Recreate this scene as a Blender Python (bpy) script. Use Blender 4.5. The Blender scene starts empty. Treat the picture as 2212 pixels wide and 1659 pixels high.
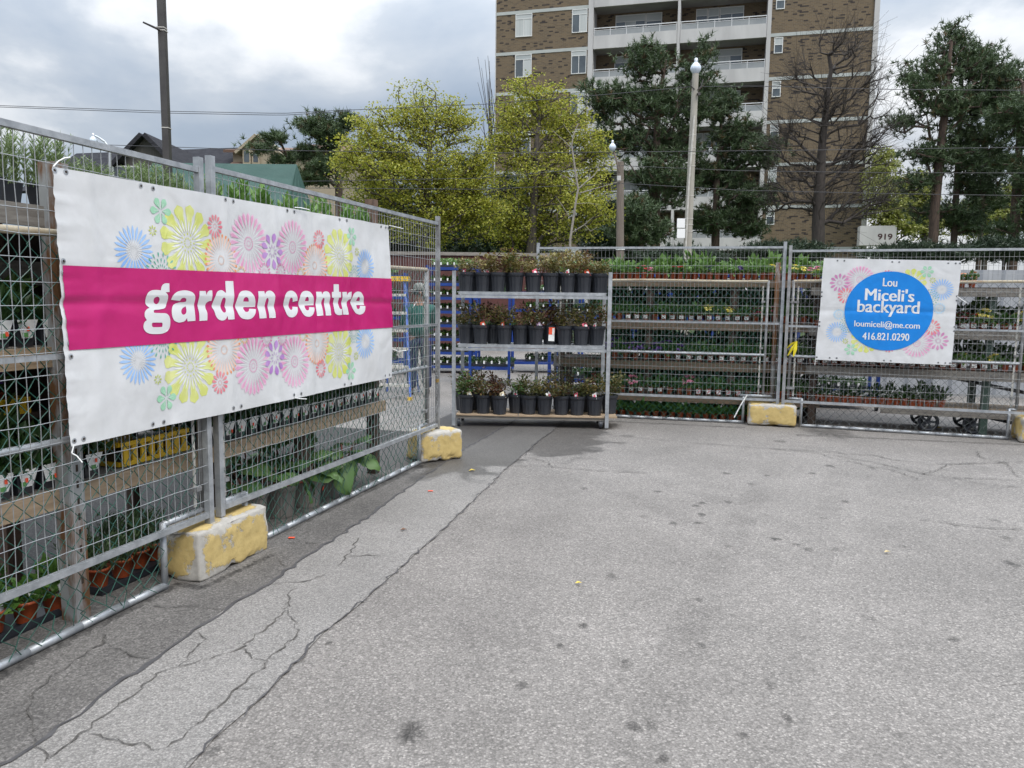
import bpy, bmesh, math, random
import numpy as np
from mathutils import Vector, Matrix
from mathutils.geometry import tessellate_polygon

# ------------------------------------------------------------------ camera, world, sun, exposure
scn = bpy.context.scene
col = scn.collection
FPX, CX, CY, EYE = 1661.0, 1106.0, 829.5, 1.6          # photograph measured at 2212 x 1659
PITCH, ROLL = math.atan(184.5 / FPX), 0.012
FW = np.array([0, math.cos(PITCH), -math.sin(PITCH)])
R0 = np.array([1.0, 0, 0]); U0 = np.array([0, math.sin(PITCH), math.cos(PITCH)])
RT = R0 * math.cos(ROLL) + U0 * math.sin(ROLL)
UP = -R0 * math.sin(ROLL) + U0 * math.cos(ROLL)
CAM = np.array([0, 0, EYE])
cd = bpy.data.cameras.new('camera'); cam = bpy.data.objects.new('camera', cd); col.objects.link(cam)
cd.sensor_width = 36.0; cd.lens = 36.0 * FPX / 2212.0; cd.clip_start = 0.05; cd.clip_end = 3000
cam.matrix_world = Matrix(((RT[0], UP[0], -FW[0], 0), (RT[1], UP[1], -FW[1], 0), (RT[2], UP[2], -FW[2], EYE), (0, 0, 0, 1)))
scn.camera = cam

SUN_EL, SUN_AZ = math.radians(52), math.radians(142)   # azimuth clockwise from +Y
w = bpy.data.worlds.new('World'); scn.world = w; w.use_nodes = True
nt = w.node_tree; nt.nodes.clear()
def wn(t, **kw):
    n = nt.nodes.new(t)
    for k, v in kw.items(): setattr(n, k, v)
    return n
def math_node(tree, op, a, b=None, c=None, clamp=False):
    n = tree.nodes.new('ShaderNodeMath'); n.operation = op; n.use_clamp = clamp
    for i, v in enumerate((a, b, c)):
        if v is None: continue
        if isinstance(v, (int, float)): n.inputs[i].default_value = v
        else: tree.links.new(v, n.inputs[i])
    return n.outputs[0]
sky = wn('ShaderNodeTexSky', sky_type='NISHITA', sun_disc=False, sun_elevation=SUN_EL, sun_rotation=SUN_AZ)
tc = wn('ShaderNodeTexCoord')
mp = wn('ShaderNodeMapping'); nt.links.new(tc.outputs['Generated'], mp.inputs[0]); mp.inputs['Scale'].default_value = (1, 1, 2.1)
mp.inputs['Location'].default_value = (3.1, 0.4, 0.25)
nz = wn('ShaderNodeTexNoise'); nt.links.new(mp.outputs[0], nz.inputs['Vector'])
nz.inputs['Scale'].default_value = 1.9; nz.inputs['Detail'].default_value = 9; nz.inputs['Roughness'].default_value = 0.52; nz.inputs['Distortion'].default_value = 0.25
nz2 = wn('ShaderNodeTexNoise'); nt.links.new(mp.outputs[0], nz2.inputs['Vector'])
nz2.inputs['Scale'].default_value = 1.1; nz2.inputs['Detail'].default_value = 4
rp = wn('ShaderNodeValToRGB'); nt.links.new(nz.outputs[0], rp.inputs[0])
cr = rp.color_ramp
cr.elements[0].position = 0.34; cr.elements[0].color = (0.325, 0.405, 0.52, 1)
cr.elements[1].position = 0.63; cr.elements[1].color = (0.93, 0.945, 0.965, 1)
for p_, c_ in ((0.45, (0.41, 0.48, 0.58, 1)), (0.52, (0.53, 0.585, 0.66, 1)), (0.57, (0.77, 0.80, 0.84, 1))):
    e_ = cr.elements.new(p_); e_.color = c_
sp = wn('ShaderNodeSeparateXYZ'); nt.links.new(tc.outputs['Generated'], sp.inputs[0])
el = math_node(nt, 'MAXIMUM', sp.outputs[2], 0.0)
gain = math_node(nt, 'MULTIPLY_ADD', math_node(nt, 'MULTIPLY', el, el), 37.0, 6.5)     # an overcast sky is brighter towards the zenith
cm = wn('ShaderNodeVectorMath', operation='SCALE'); nt.links.new(rp.outputs[0], cm.inputs[0]); nt.links.new(gain, cm.inputs['Scale'])
msk = wn('ShaderNodeMapRange'); nt.links.new(nz2.outputs[0], msk.inputs[0])
msk.inputs[1].default_value = 0.30; msk.inputs[2].default_value = 0.48; msk.inputs[3].default_value = 0.9; msk.inputs[4].default_value = 1.0
mx = wn('ShaderNodeMix', data_type='RGBA'); nt.links.new(msk.outputs[0], mx.inputs[0]); nt.links.new(sky.outputs[0], mx.inputs[6]); nt.links.new(cm.outputs[0], mx.inputs[7])
bg = wn('ShaderNodeBackground'); nt.links.new(mx.outputs[2], bg.inputs[0]); bg.inputs[1].default_value = 0.1
wo = wn('ShaderNodeOutputWorld'); nt.links.new(bg.outputs[0], wo.inputs[0])

sd = bpy.data.lights.new('sun', 'SUN'); sd.energy = 1.4; sd.angle = math.radians(25); sd.color = (1.0, 0.94, 0.86)
sun = bpy.data.objects.new('sun', sd); col.objects.link(sun)
dirv = Vector((math.sin(SUN_AZ) * math.cos(SUN_EL), math.cos(SUN_AZ) * math.cos(SUN_EL), math.sin(SUN_EL)))
sun.rotation_euler = dirv.to_track_quat('Z', 'Y').to_euler(); sun.location = (0, 0, 60)
scn.view_settings.view_transform = 'Standard'; scn.view_settings.look = 'None'
scn.view_settings.exposure = 0.42; scn.view_settings.gamma = 1.0
scn.render.engine = 'CYCLES'
scn.cycles.max_bounces = 6; scn.cycles.diffuse_bounces = 3; scn.cycles.glossy_bounces = 3; scn.cycles.transparent_max_bounces = 6

# ------------------------------------------------------------------ measuring helpers
def ray(x, y): return FW + RT * (x - CX) / FPX - UP * (y - CY) / FPX
def gp(x, y, z=0.0):
    d = ray(x, y); return CAM + d * ((z - EYE) / d[2])
def yp(x, y, Y):
    d = ray(x, y); return CAM + d * (Y / d[1])
def pl(x, y, A, e):
    n = np.array([-e[1], e[0], 0]); d = ray(x, y)
    return CAM + d * (((np.array([A[0], A[1], 0]) - CAM * [1, 1, 0]) @ n) / (d @ n))
def unit(v): v = np.asarray(v, float); return v / np.linalg.norm(v)
def perp(e): return np.array([-e[1], e[0], 0.0])
ORD = ('first second third fourth fifth sixth seventh eighth ninth tenth eleventh twelfth thirteenth fourteenth fifteenth sixteenth '
       'seventeenth eighteenth nineteenth twentieth').split()
def nth(i):
    if i < 20: return ORD[i]
    if i == 29: return 'thirtieth'
    return ('twenty-' if i < 29 else 'thirty-') + ORD[(i - 20) if i < 29 else (i - 30)]

# ------------------------------------------------------------------ materials
MATS = {}
def M(name, c1, c2=None, scale=6.0, rough=0.6, metal=0.0, bump=0.0, bscale=None, detail=5, island=False, trans=0.0, lo=0.35, hi=0.65,
      stretch=(1, 1, 1), spec=0.5, dist=0.01, bdist=0.0):
    if name in MATS: return MATS[name]
    m = bpy.data.materials.new(name); m.use_nodes = True; t = m.node_tree; L = t.links.new
    b = t.nodes['Principled BSDF']; b.inputs['Roughness'].default_value = rough; b.inputs['Metallic'].default_value = metal
    b.inputs['Specular IOR Level'].default_value = spec
    out = t.nodes['Material Output']
    tcn = t.nodes.new('ShaderNodeTexCoord'); mpn = t.nodes.new('ShaderNodeMapping'); L(tcn.outputs['Object'], mpn.inputs[0]); mpn.inputs['Scale'].default_value = stretch
    colout = None
    if c2 is not None:
        mix = t.nodes.new('ShaderNodeMix'); mix.data_type = 'RGBA'
        mix.inputs[6].default_value = (*c1, 1); mix.inputs[7].default_value = (*c2, 1)
        if island:
            g = t.nodes.new('ShaderNodeNewGeometry'); L(g.outputs['Random Per Island'], mix.inputs[0])
        else:
            n = t.nodes.new('ShaderNodeTexNoise'); n.inputs['Scale'].default_value = scale; n.inputs['Detail'].default_value = detail; n.inputs['Roughness'].default_value = 0.6
            L(mpn.outputs[0], n.inputs['Vector'])
            mr = t.nodes.new('ShaderNodeMapRange'); mr.inputs[1].default_value = lo; mr.inputs[2].default_value = hi; L(n.outputs[0], mr.inputs[0]); L(mr.outputs[0], mix.inputs[0])
        colout = mix.outputs[2]; L(colout, b.inputs['Base Color'])
    else: b.inputs['Base Color'].default_value = (*c1, 1)
    if bump:
        n2 = t.nodes.new('ShaderNodeTexNoise'); n2.inputs['Scale'].default_value = bscale or scale; n2.inputs['Detail'].default_value = 4 if not bdist else 2.5; n2.inputs['Distortion'].default_value = bdist; L(mpn.outputs[0], n2.inputs['Vector'])
        bp = t.nodes.new('ShaderNodeBump'); bp.inputs['Strength'].default_value = bump; bp.inputs['Distance'].default_value = dist; L(n2.outputs[0], bp.inputs['Height']); L(bp.outputs[0], b.inputs['Normal'])
    if trans:
        tr = t.nodes.new('ShaderNodeBsdfTranslucent'); ms = t.nodes.new('ShaderNodeMixShader'); ms.inputs[0].default_value = trans
        if colout is not None: L(colout, tr.inputs[0])
        else: tr.inputs[0].default_value = (*c1, 1)
        L(b.outputs[0], ms.inputs[1]); L(tr.outputs[0], ms.inputs[2]); L(ms.outputs[0], out.inputs[0])
    MATS[name] = m; return m

def asphalt(name, dark, mid, light, tint=(1, 1, 1), vscale=95, wet=None, patch=0.5):
    m = bpy.data.materials.new(name); m.use_nodes = True; t = m.node_tree; L = t.links.new
    b = t.nodes['Principled BSDF']; b.inputs['Roughness'].default_value = 0.85; b.inputs['Specular IOR Level'].default_value = 0.3
    tcn = t.nodes.new('ShaderNodeTexCoord')
    wob = t.nodes.new('ShaderNodeTexNoise'); wob.inputs['Scale'].default_value = 60; L(tcn.outputs['Object'], wob.inputs['Vector'])
    add = t.nodes.new('ShaderNodeVectorMath'); add.operation = 'MULTIPLY_ADD'; L(wob.outputs['Color'], add.inputs[0]); add.inputs[1].default_value = (0.012,) * 3; L(tcn.outputs['Object'], add.inputs[2])
    v = t.nodes.new('ShaderNodeTexVoronoi'); v.inputs['Scale'].default_value = vscale; L(add.outputs[0], v.inputs['Vector'])
    sx = t.nodes.new('ShaderNodeSeparateXYZ'); L(v.outputs['Color'], sx.inputs[0])
    rmp = t.nodes.new('ShaderNodeValToRGB'); L(sx.outputs[0], rmp.inputs[0]); e = rmp.color_ramp.elements
    e[0].position = 0.0; e[0].color = (*[dark * k for k in tint], 1); e[1].position = 1.0; e[1].color = (*[light * k for k in tint], 1)
    x = e.new(0.35); x.color = (*[mid * 0.93 * k for k in tint], 1); x = e.new(0.80); x.color = (*[mid * 1.12 * k for k in tint], 1)
    n = t.nodes.new('ShaderNodeTexNoise'); n.inputs['Scale'].default_value = 0.8; n.inputs['Detail'].default_value = 7; n.inputs['Roughness'].default_value = 0.65; L(tcn.outputs['Object'], n.inputs['Vector'])
    mr = t.nodes.new('ShaderNodeMapRange'); L(n.outputs[0], mr.inputs[0]); mr.inputs[1].default_value = 0.3; mr.inputs[2].default_value = 0.7; mr.inputs[3].default_value = 1 - 0.28 * patch; mr.inputs[4].default_value = 1 + 0.16 * patch
    gapm = t.nodes.new('ShaderNodeMapRange'); L(v.outputs['Distance'], gapm.inputs[0]); gapm.inputs[1].default_value = 0.38; gapm.inputs[2].default_value = 0.62; gapm.inputs[3].default_value = 1.0; gapm.inputs[4].default_value = 0.74
    k = math_node(t, 'MULTIPLY', mr.outputs[0], gapm.outputs[0])
    at = t.nodes.new('ShaderNodeAttribute'); at.attribute_name = 'stain'; k = math_node(t, 'MULTIPLY', k, math_node(t, 'SUBTRACT', 1.0, at.outputs['Fac']))
    if wet:                                              # water spilt round the plant rack: darker, smoother
        wx, wy, wr = wet
        sub = t.nodes.new('ShaderNodeVectorMath'); sub.operation = 'SUBTRACT'; L(tcn.outputs['Object'], sub.inputs[0]); sub.inputs[1].default_value = (wx, wy, 0)
        sc = t.nodes.new('ShaderNodeVectorMath'); sc.operation = 'MULTIPLY'; L(sub.outputs[0], sc.inputs[0]); sc.inputs[1].default_value = (1.0, 0.62, 0)
        ln = t.nodes.new('ShaderNodeVectorMath'); ln.operation = 'LENGTH'; L(sc.outputs[0], ln.inputs[0])
        wnz = t.nodes.new('ShaderNodeTexNoise'); wnz.inputs['Scale'].default_value = 2.2; wnz.inputs['Detail'].default_value = 5; L(tcn.outputs['Object'], wnz.inputs['Vector'])
        dd = math_node(t, 'MULTIPLY_ADD', wnz.outputs[0], 1.5, ln.outputs['Value'])
        wm = t.nodes.new('ShaderNodeMapRange'); L(dd, wm.inputs[0]); wm.inputs[1].default_value = wr + 0.68; wm.inputs[2].default_value = wr + 0.82; wm.inputs[3].default_value = 0.5; wm.inputs[4].default_value = 1.0
        k = math_node(t, 'MULTIPLY', k, wm.outputs[0])
        rr = t.nodes.new('ShaderNodeMapRange'); L(wm.outputs[0], rr.inputs[0]); rr.inputs[1].default_value = 0.5; rr.inputs[2].default_value = 1.0; rr.inputs[3].default_value = 0.5; rr.inputs[4].default_value = 0.85; L(rr.outputs[0], b.inputs['Roughness'])
    sc2 = t.nodes.new('ShaderNodeVectorMath'); sc2.operation = 'SCALE'; L(rmp.outputs[0], sc2.inputs[0]); L(k, sc2.inputs['Scale']); L(sc2.outputs[0], b.inputs['Base Color'])
    bp = t.nodes.new('ShaderNodeBump'); bp.inputs['Strength'].default_value = 0.45; bp.inputs['Distance'].default_value = 0.003; bp.invert = True; L(v.outputs['Distance'], bp.inputs['Height']); L(bp.outputs[0], b.inputs['Normal'])
    return m

galv = M('galvanised', (0.30, 0.315, 0.33), (0.46, 0.475, 0.49), scale=14, rough=0.48, metal=0.55, bump=0.1, bscale=60)
galv_old = M('galvanised_dull', (0.17, 0.165, 0.16), (0.36, 0.365, 0.37), scale=7, rough=0.6, metal=0.4, bump=0.1, bscale=40)
wire_m = M('wire', (0.28, 0.29, 0.295), (0.41, 0.42, 0.425), scale=20, rough=0.45, metal=0.5)
wire_far = M('wire_weathered', (0.22, 0.225, 0.225), (0.32, 0.325, 0.325), scale=20, rough=0.5, metal=0.4)
rusty = M('rusty_steel', (0.33, 0.34, 0.34), (0.16, 0.075, 0.03), scale=7, rough=0.75, metal=0.2, lo=0.43, hi=0.55, stretch=(1, 1, 0.3), bump=0.3)
tanpipe = M('tan_pipe', (0.40, 0.34, 0.24), (0.25, 0.17, 0.10), scale=5, rough=0.6, metal=0.1, lo=0.45, hi=0.7)
green_wire = M('green_vinyl', (0.012, 0.06, 0.045), (0.02, 0.10, 0.07), scale=8, rough=0.4)
grey_wire = M('grey_wire', (0.055, 0.065, 0.065), (0.13, 0.14, 0.14), scale=9, rough=0.5, metal=0.3)
wood_light = M('wood_light', (0.42, 0.31, 0.205), (0.29, 0.21, 0.135), scale=5, rough=0.8, stretch=(1, 1, 9), bump=0.25)
wood_grey = M('wood_grey', (0.27, 0.25, 0.22), (0.17, 0.15, 0.13), scale=5, rough=0.85, stretch=(1, 1, 9), bump=0.25)
wood_dark = M('wood_dark', (0.065, 0.042, 0.03), (0.035, 0.024, 0.018), scale=6, rough=0.85, stretch=(4, 4, 0.5), bump=0.3)
wood_post = M('wood_post', (0.16, 0.10, 0.07), (0.09, 0.055, 0.04), scale=8, rough=0.85, stretch=(5, 5, 0.6), bump=0.3)
terracotta = M('terracotta_plastic', (0.36, 0.075, 0.022), (0.28, 0.055, 0.018), scale=12, rough=0.5)
blackpot = M('black_plastic', (0.018, 0.02, 0.026), (0.03, 0.033, 0.04), scale=8, rough=0.42)
taupe = M('taupe_plastic', (0.25, 0.225, 0.20), (0.20, 0.18, 0.165), scale=6, rough=0.55)
soil = M('soil', (0.03, 0.02, 0.014), (0.05, 0.035, 0.025), scale=40, rough=0.95)
white_card = M('white_card', (0.78, 0.78, 0.76), rough=0.5)
orange_card = M('orange_card', (0.85, 0.10, 0.04), rough=0.6)
pink_card = M('pink_card', (0.72, 0.12, 0.18), rough=0.5)
green_card = M('green_card', (0.10, 0.28, 0.08), rough=0.5)
yellow_pl = M('yellow_plastic', (0.75, 0.47, 0.02), rough=0.45)
blue_m = M('blue_paint', (0.009, 0.034, 0.19), (0.015, 0.052, 0.25), scale=5, rough=0.4)
blue_l = M('blue_fibreglass', (0.10, 0.17, 0.48), rough=0.45)
yblock = None
def block_material():
    m = bpy.data.materials.new('painted_concrete'); m.use_nodes = True; t = m.node_tree; L = t.links.new; b = t.nodes['Principled BSDF']
    b.inputs['Roughness'].default_value = 0.85
    tcn = t.nodes.new('ShaderNodeTexCoord')
    n = t.nodes.new('ShaderNodeTexNoise'); n.inputs['Scale'].default_value = 4.2; n.inputs['Detail'].default_value = 9; n.inputs['Roughness'].default_value = 0.72; L(tcn.outputs['Object'], n.inputs['Vector'])
    g = t.nodes.new('ShaderNodeNewGeometry')
    pt = t.nodes.new('ShaderNodeMapRange'); wa = t.nodes.new('ShaderNodeAttribute'); wa.attribute_name = 'wear'; L(wa.outputs['Fac'], pt.inputs[0]); pt.inputs[4].default_value = 0.17
    nn = math_node(t, 'SUBTRACT', n.outputs[0], pt.outputs[0])
    mr = t.nodes.new('ShaderNodeMapRange'); L(nn, mr.inputs[0]); mr.inputs[1].default_value = 0.40; mr.inputs[2].default_value = 0.445
    n2 = t.nodes.new('ShaderNodeTexNoise'); n2.inputs['Scale'].default_value = 22; n2.inputs['Detail'].default_value = 6; L(tcn.outputs['Object'], n2.inputs['Vector'])
    yel = t.nodes.new('ShaderNodeMix'); yel.data_type = 'RGBA'; yel.inputs[6].default_value = (0.40, 0.285, 0.10, 1); yel.inputs[7].default_value = (0.60, 0.455, 0.19, 1); L(n2.outputs[0], yel.inputs[0])
    con = t.nodes.new('ShaderNodeMix'); con.data_type = 'RGBA'; con.inputs[6].default_value = (0.27, 0.25, 0.22, 1); con.inputs[7].default_value = (0.55, 0.52, 0.47, 1); L(n2.outputs[0], con.inputs[0])
    mix = t.nodes.new('ShaderNodeMix'); mix.data_type = 'RGBA'; L(mr.outputs[0], mix.inputs[0]); L(con.outputs[2], mix.inputs[6]); L(yel.outputs[2], mix.inputs[7]); L(mix.outputs[2], b.inputs['Base Color'])
    hh = math_node(t, 'MULTIPLY_ADD', n2.outputs[0], 1.0, mr.outputs[0])
    bp = t.nodes.new('ShaderNodeBump'); bp.inputs['Strength'].default_value = 0.55; bp.inputs['Distance'].default_value = 0.008; L(hh, bp.inputs['Height']); L(bp.outputs[0], b.inputs['Normal'])
    return m
yblock = block_material()

# ------------------------------------------------------------------ mesh builder
class MB:
    def __init__(s): s.ch = []; s.n = 0
    def add(s, V, Fc, mi=0):
        V = np.asarray(V, float).reshape(-1, 3); Fc = np.asarray(Fc, int)
        if Fc.ndim == 1: Fc = Fc.reshape(1, -1)
        s.ch.append((V, Fc + s.n, mi)); s.n += len(V); return s
    def box(s, c, hx, hy, hz, mi=0):                     # centre and three half-axis vectors
        c, hx, hy, hz = [np.asarray(a, float) for a in (c, hx, hy, hz)]
        V = [c + a * hx + b * hy + d * hz for a in (-1, 1) for b in (-1, 1) for d in (-1, 1)]
        f = np.array([[0, 1, 3, 2], [4, 6, 7, 5], [0, 4, 5, 1], [2, 3, 7, 6], [0, 2, 6, 4], [1, 5, 7, 3]])
        if np.dot(np.cross(hx, hy), hz) < 0: f = f[:, ::-1]
        return s.add(V, f, mi)
    def abox(s, x0, x1, y0, y1, z0, z1, mi=0):
        return s.box(((x0 + x1) / 2, (y0 + y1) / 2, (z0 + z1) / 2), ((x1 - x0) / 2, 0, 0), (0, (y1 - y0) / 2, 0), (0, 0, (z1 - z0) / 2), mi)
    def beam(s, p0, p1, w_, h_, up=(0, 0, 1), mi=0):
        p0 = np.asarray(p0, float); p1 = np.asarray(p1, float); d = unit(p1 - p0); up = np.asarray(up, float)
        if abs(d @ up) > 0.99: up = np.array([0, 1.0, 0])
        sx = unit(np.cross(d, up)); sy = np.cross(sx, d)
        return s.box((p0 + p1) / 2, (p1 - p0) / 2, sx * w_ / 2, sy * h_ / 2, mi)
    def segs(s, P0, P1, r0, r1=None, n=6, mi=0, cap=False):
        P0 = np.asarray(P0, float).reshape(-1, 3); P1 = np.asarray(P1, float).reshape(-1, 3); k = len(P0)
        r0 = np.broadcast_to(np.asarray(r0, float), (k,)); r1 = r0 if r1 is None else np.broadcast_to(np.asarray(r1, float), (k,))
        d = P1 - P0; ln = np.linalg.norm(d, axis=1, keepdims=True); ln[ln == 0] = 1; d = d / ln
        ref = np.where(np.abs(d[:, 2:3]) > 0.9, np.array([[1.0, 0, 0]]), np.array([[0, 0, 1.0]]))
        a = np.cross(d, ref); a /= np.linalg.norm(a, axis=1, keepdims=True); b = np.cross(d, a)
        th = np.arange(n) * 2 * math.pi / n; c_, s_ = np.cos(th), np.sin(th)
        off = a[:, None, :] * c_[None, :, None] + b[:, None, :] * s_[None, :, None]
        V = np.concatenate([P0[:, None] + off * r0[:, None, None], P1[:, None] + off * r1[:, None, None]], 1).reshape(-1, 3)
        i = np.arange(n); j = (i + 1) % n
        Fq = np.stack([i, i + n, j + n, j], 1)
        Fq = (Fq[None] + (np.arange(k) * 2 * n)[:, None, None]).reshape(-1, 4)
        base = s.n; s.add(V, Fq, mi)
        if cap:
            for q in range(k):
                s.ch.append((np.zeros((0, 3)), np.array([base + q * 2 * n + i]), mi)); s.ch.append((np.zeros((0, 3)), np.array([base + q * 2 * n + n + i[::-1]]), mi))
        return s
    def tube(s, pts, r, n=8, mi=0, cap=False):
        pts = np.asarray(pts, float); return s.segs(pts[:-1], pts[1:], r, None, n, mi, cap)
    def lathe(s, prof, n=16, c=(0, 0, 0), mi=0, rib=None):
        th = np.arange(n) * 2 * math.pi / n; V = []
        for k, (r, z) in enumerate(prof):
            rr = np.full(n, r)
            if rib and rib[0] <= k <= rib[1]: rr = r * (1 - rib[2] * (np.arange(n) // rib[3] % 2))
            V.append(np.stack([c[0] + rr * np.cos(th), c[1] + rr * np.sin(th), np.full(n, c[2] + z)], 1))
        V = np.concatenate(V); i = np.arange(n); j = (i + 1) % n
        Fq = np.concatenate([np.stack([i + k * n, j + k * n, j + (k + 1) * n, i + (k + 1) * n], 1) for k in range(len(prof) - 1)])
        return s.add(V, Fq, mi)
    def leaves(s, P, D, N, L, W, mi=0, fold=0.25, wid=0.45):   # pointed leaf: base, two sides, tip (folded on its midrib)
        P = np.asarray(P, float).reshape(-1, 3); k = len(P)
        D = np.broadcast_to(D, (k, 3)); N = np.broadcast_to(N, (k, 3)); D = D / (np.linalg.norm(D, axis=1, keepdims=True) + 1e-9)
        S = np.cross(D, N); S /= (np.linalg.norm(S, axis=1, keepdims=True) + 1e-9); N = np.cross(S, D)
        L = np.broadcast_to(np.asarray(L, float), (k,))[:, None]; W = np.broadcast_to(np.asarray(W, float), (k,))[:, None]
        mid = P + D * L * wid; V = np.stack([P, mid + S * W / 2 + N * W * fold, P + D * L, mid - S * W / 2 + N * W * fold], 1).reshape(-1, 3)
        return s.add(V, (np.array([[0, 1, 2, 3]])[None] + (np.arange(k) * 4)[:, None, None]).reshape(-1, 4), mi)
    def blades(s, P, D, L, W, mi=0, rng=None):
        P = np.asarray(P, float).reshape(-1, 3); k = len(P); D = D / (np.linalg.norm(D, axis=1, keepdims=True) + 1e-9)
        S = np.cross(D, rng.normal(size=(k, 3))); S /= (np.linalg.norm(S, axis=1, keepdims=True) + 1e-9)
        L = np.broadcast_to(np.asarray(L, float), (k,))[:, None]; W = np.broadcast_to(np.asarray(W, float), (k,))[:, None]
        V = np.stack([P - S * W / 2, P + S * W / 2, P + D * L], 1).reshape(-1, 3)
        return s.add(V, (np.array([[0, 1, 2]])[None] + (np.arange(k) * 3)[:, None, None]).reshape(-1, 3), mi)
    def mesh(s, name, mats, off=None, smooth=False):
        V = np.concatenate([c[0] for c in s.ch]) if s.ch else np.zeros((0, 3))
        if off is not None: V = V - np.asarray(off, float)
        me = bpy.data.meshes.new(name); tot = [c[1].shape[1] for c in s.ch for _ in range(len(c[1]))]
        me.vertices.add(len(V)); me.vertices.foreach_set('co', V.astype(np.float32).ravel())
        loops = np.concatenate([c[1].ravel() for c in s.ch]); tot = np.array(tot); st = np.concatenate([[0], np.cumsum(tot)[:-1]])
        me.loops.add(len(loops)); me.loops.foreach_set('vertex_index', loops.astype(np.int32))
        me.polygons.add(len(tot)); me.polygons.foreach_set('loop_start', st.astype(np.int32)); me.polygons.foreach_set('loop_total', tot.astype(np.int32))
        mats = mats if isinstance(mats, (list, tuple)) else [mats]
        for m in mats: me.materials.append(m)
        me.polygons.foreach_set('material_index', np.concatenate([np.full(len(c[1]), c[2]) for c in s.ch]).astype(np.int32))
        me.polygons.foreach_set('use_smooth', np.full(len(tot), bool(smooth)))
        me.update(calc_edges=True); me.validate(); return me

def origin_of(p):
    o = np.zeros(3)
    while p is not None: o = o + np.array(p.location); p = p.parent
    return o
def put(name, mb, mats, parent=None, smooth=False, local=False):
    me = mb if isinstance(mb, bpy.types.Mesh) else mb.mesh(name, mats, None if (local or parent is None) else origin_of(parent), smooth)
    o = bpy.data.objects.new(name, me); col.objects.link(o)
    if parent is not None: o.parent = parent
    return o
def tag(o, label=None, cat=None, group=None, kind=None):
    for k, v in (('label', label), ('category', cat), ('group', group), ('kind', kind)):
        if v is not None: o[k] = v
    return o
def thing(name, label, cat, loc=(0, 0, 0), rotz=0.0, group=None):
    o = bpy.data.objects.new(name, None); col.objects.link(o); o.location = tuple(float(a) for a in loc); o.rotation_euler = (0, 0, rotz); o.empty_display_size = 0.1
    return tag(o, label, cat, group)
def struct(name, mb, mats, smooth=False): return tag(put(name, mb, mats, None, smooth), kind='structure')
rng = np.random.default_rng(7); rnd = random.Random(11)
def sphere_dirs(n, r_=None):
    v = (r_ or rng).normal(size=(n, 3)); return v / np.linalg.norm(v, axis=1, keepdims=True)
# ------------------------------------------------------------------ ground
asph = asphalt('lot_asphalt', 0.155, 0.228, 0.36, (1.0, 0.915, 0.835), 110, wet=(0.25, 9.3, 1.0), patch=0.75)
asph_strip = asphalt('strip_asphalt', 0.185, 0.262, 0.35, (1.0, 0.935, 0.865), 130, wet=(-0.5, 9.0, 1.35), patch=0.7)
asph_side = asphalt('side_asphalt', 0.11, 0.172, 0.255, (1.0, 0.925, 0.855), 110, wet=(-0.7, 8.9, 1.3), patch=0.8)
oil = asphalt('oil_mark', 0.07, 0.12, 0.20, (1.0, 0.96, 0.93), 95)
crack_m = M('crack', (0.055, 0.05, 0.046), (0.11, 0.10, 0.088), scale=30, rough=0.95)
tar_m = M('tar', (0.05, 0.047, 0.048), (0.085, 0.08, 0.08), scale=12, rough=0.7)
g = MB()
g.add([[-400, -60, 0], [400, -60, 0], [400, 900, 0], [-400, 900, 0]], [[0, 1, 2, 3]])
def extend(px):
    P = np.array([gp(*q) for q in px]); a = P[0] - unit(P[1] - P[0]) * 6; return np.vstack([a, P])
left_seam = extend([(40, 1633), (147, 1561.5), (236.6, 1494.5), (330, 1427.5), (486.6, 1320.4), (593.7, 1253.4), (696, 1182), (821, 1098.5), (886, 1052), (949, 1008), (998, 974), (1078, 930)])
right_seam = extend([(410.7, 1655), (491, 1575), (598, 1472), (714, 1360.6), (803.6, 1284.7), (893, 1204), (987.5, 1115), (1074, 1032), (1137, 976), (1200, 925.7)])
def resample(P, n):
    d = np.concatenate([[0], np.cumsum(np.linalg.norm(np.diff(P, axis=0), axis=1))]); t = np.linspace(0, d[-1], n)
    return np.stack([np.interp(t, d, P[:, k]) for k in range(3)], 1)
NS = 60
ls = resample(np.vstack([left_seam, left_seam[-1] + unit(left_seam[-1] - left_seam[-3]) * 5]), NS); rs = resample(np.vstack([right_seam, right_seam[-1] + unit(right_seam[-1] - right_seam[-3]) * 5]), NS)
ls[:, :2] += rng.normal(scale=0.008, size=(NS, 2)); rs[:, :2] += rng.normal(scale=0.008, size=(NS, 2))
far_l = ls + np.array([-.95, .28, 0]); far_2 = ls + np.array([-12, 3.3, 0]); yard_shaded = asphalt('yard_asphalt_shaded', 0.028, 0.052, 0.09, (1.0, 0.95, 0.90), 110, patch=0.8)  # yard asphalt darkened: shade from bench, tent and racks put into its colour
def sheet(A, B, z, mi):
    V = np.vstack([A * [1, 1, 0] + [0, 0, z], B * [1, 1, 0] + [0, 0, z]]); n = len(A); i = np.arange(n - 1)
    g.add(V, np.stack([i, i + n, i + n + 1, i + 1], 1), mi)
sheet(ls, rs, 0.006, 1); sheet(far_l, ls, 0.004, 2); sheet(far_2[:42], far_l[:42], 0.003, 6)
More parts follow.
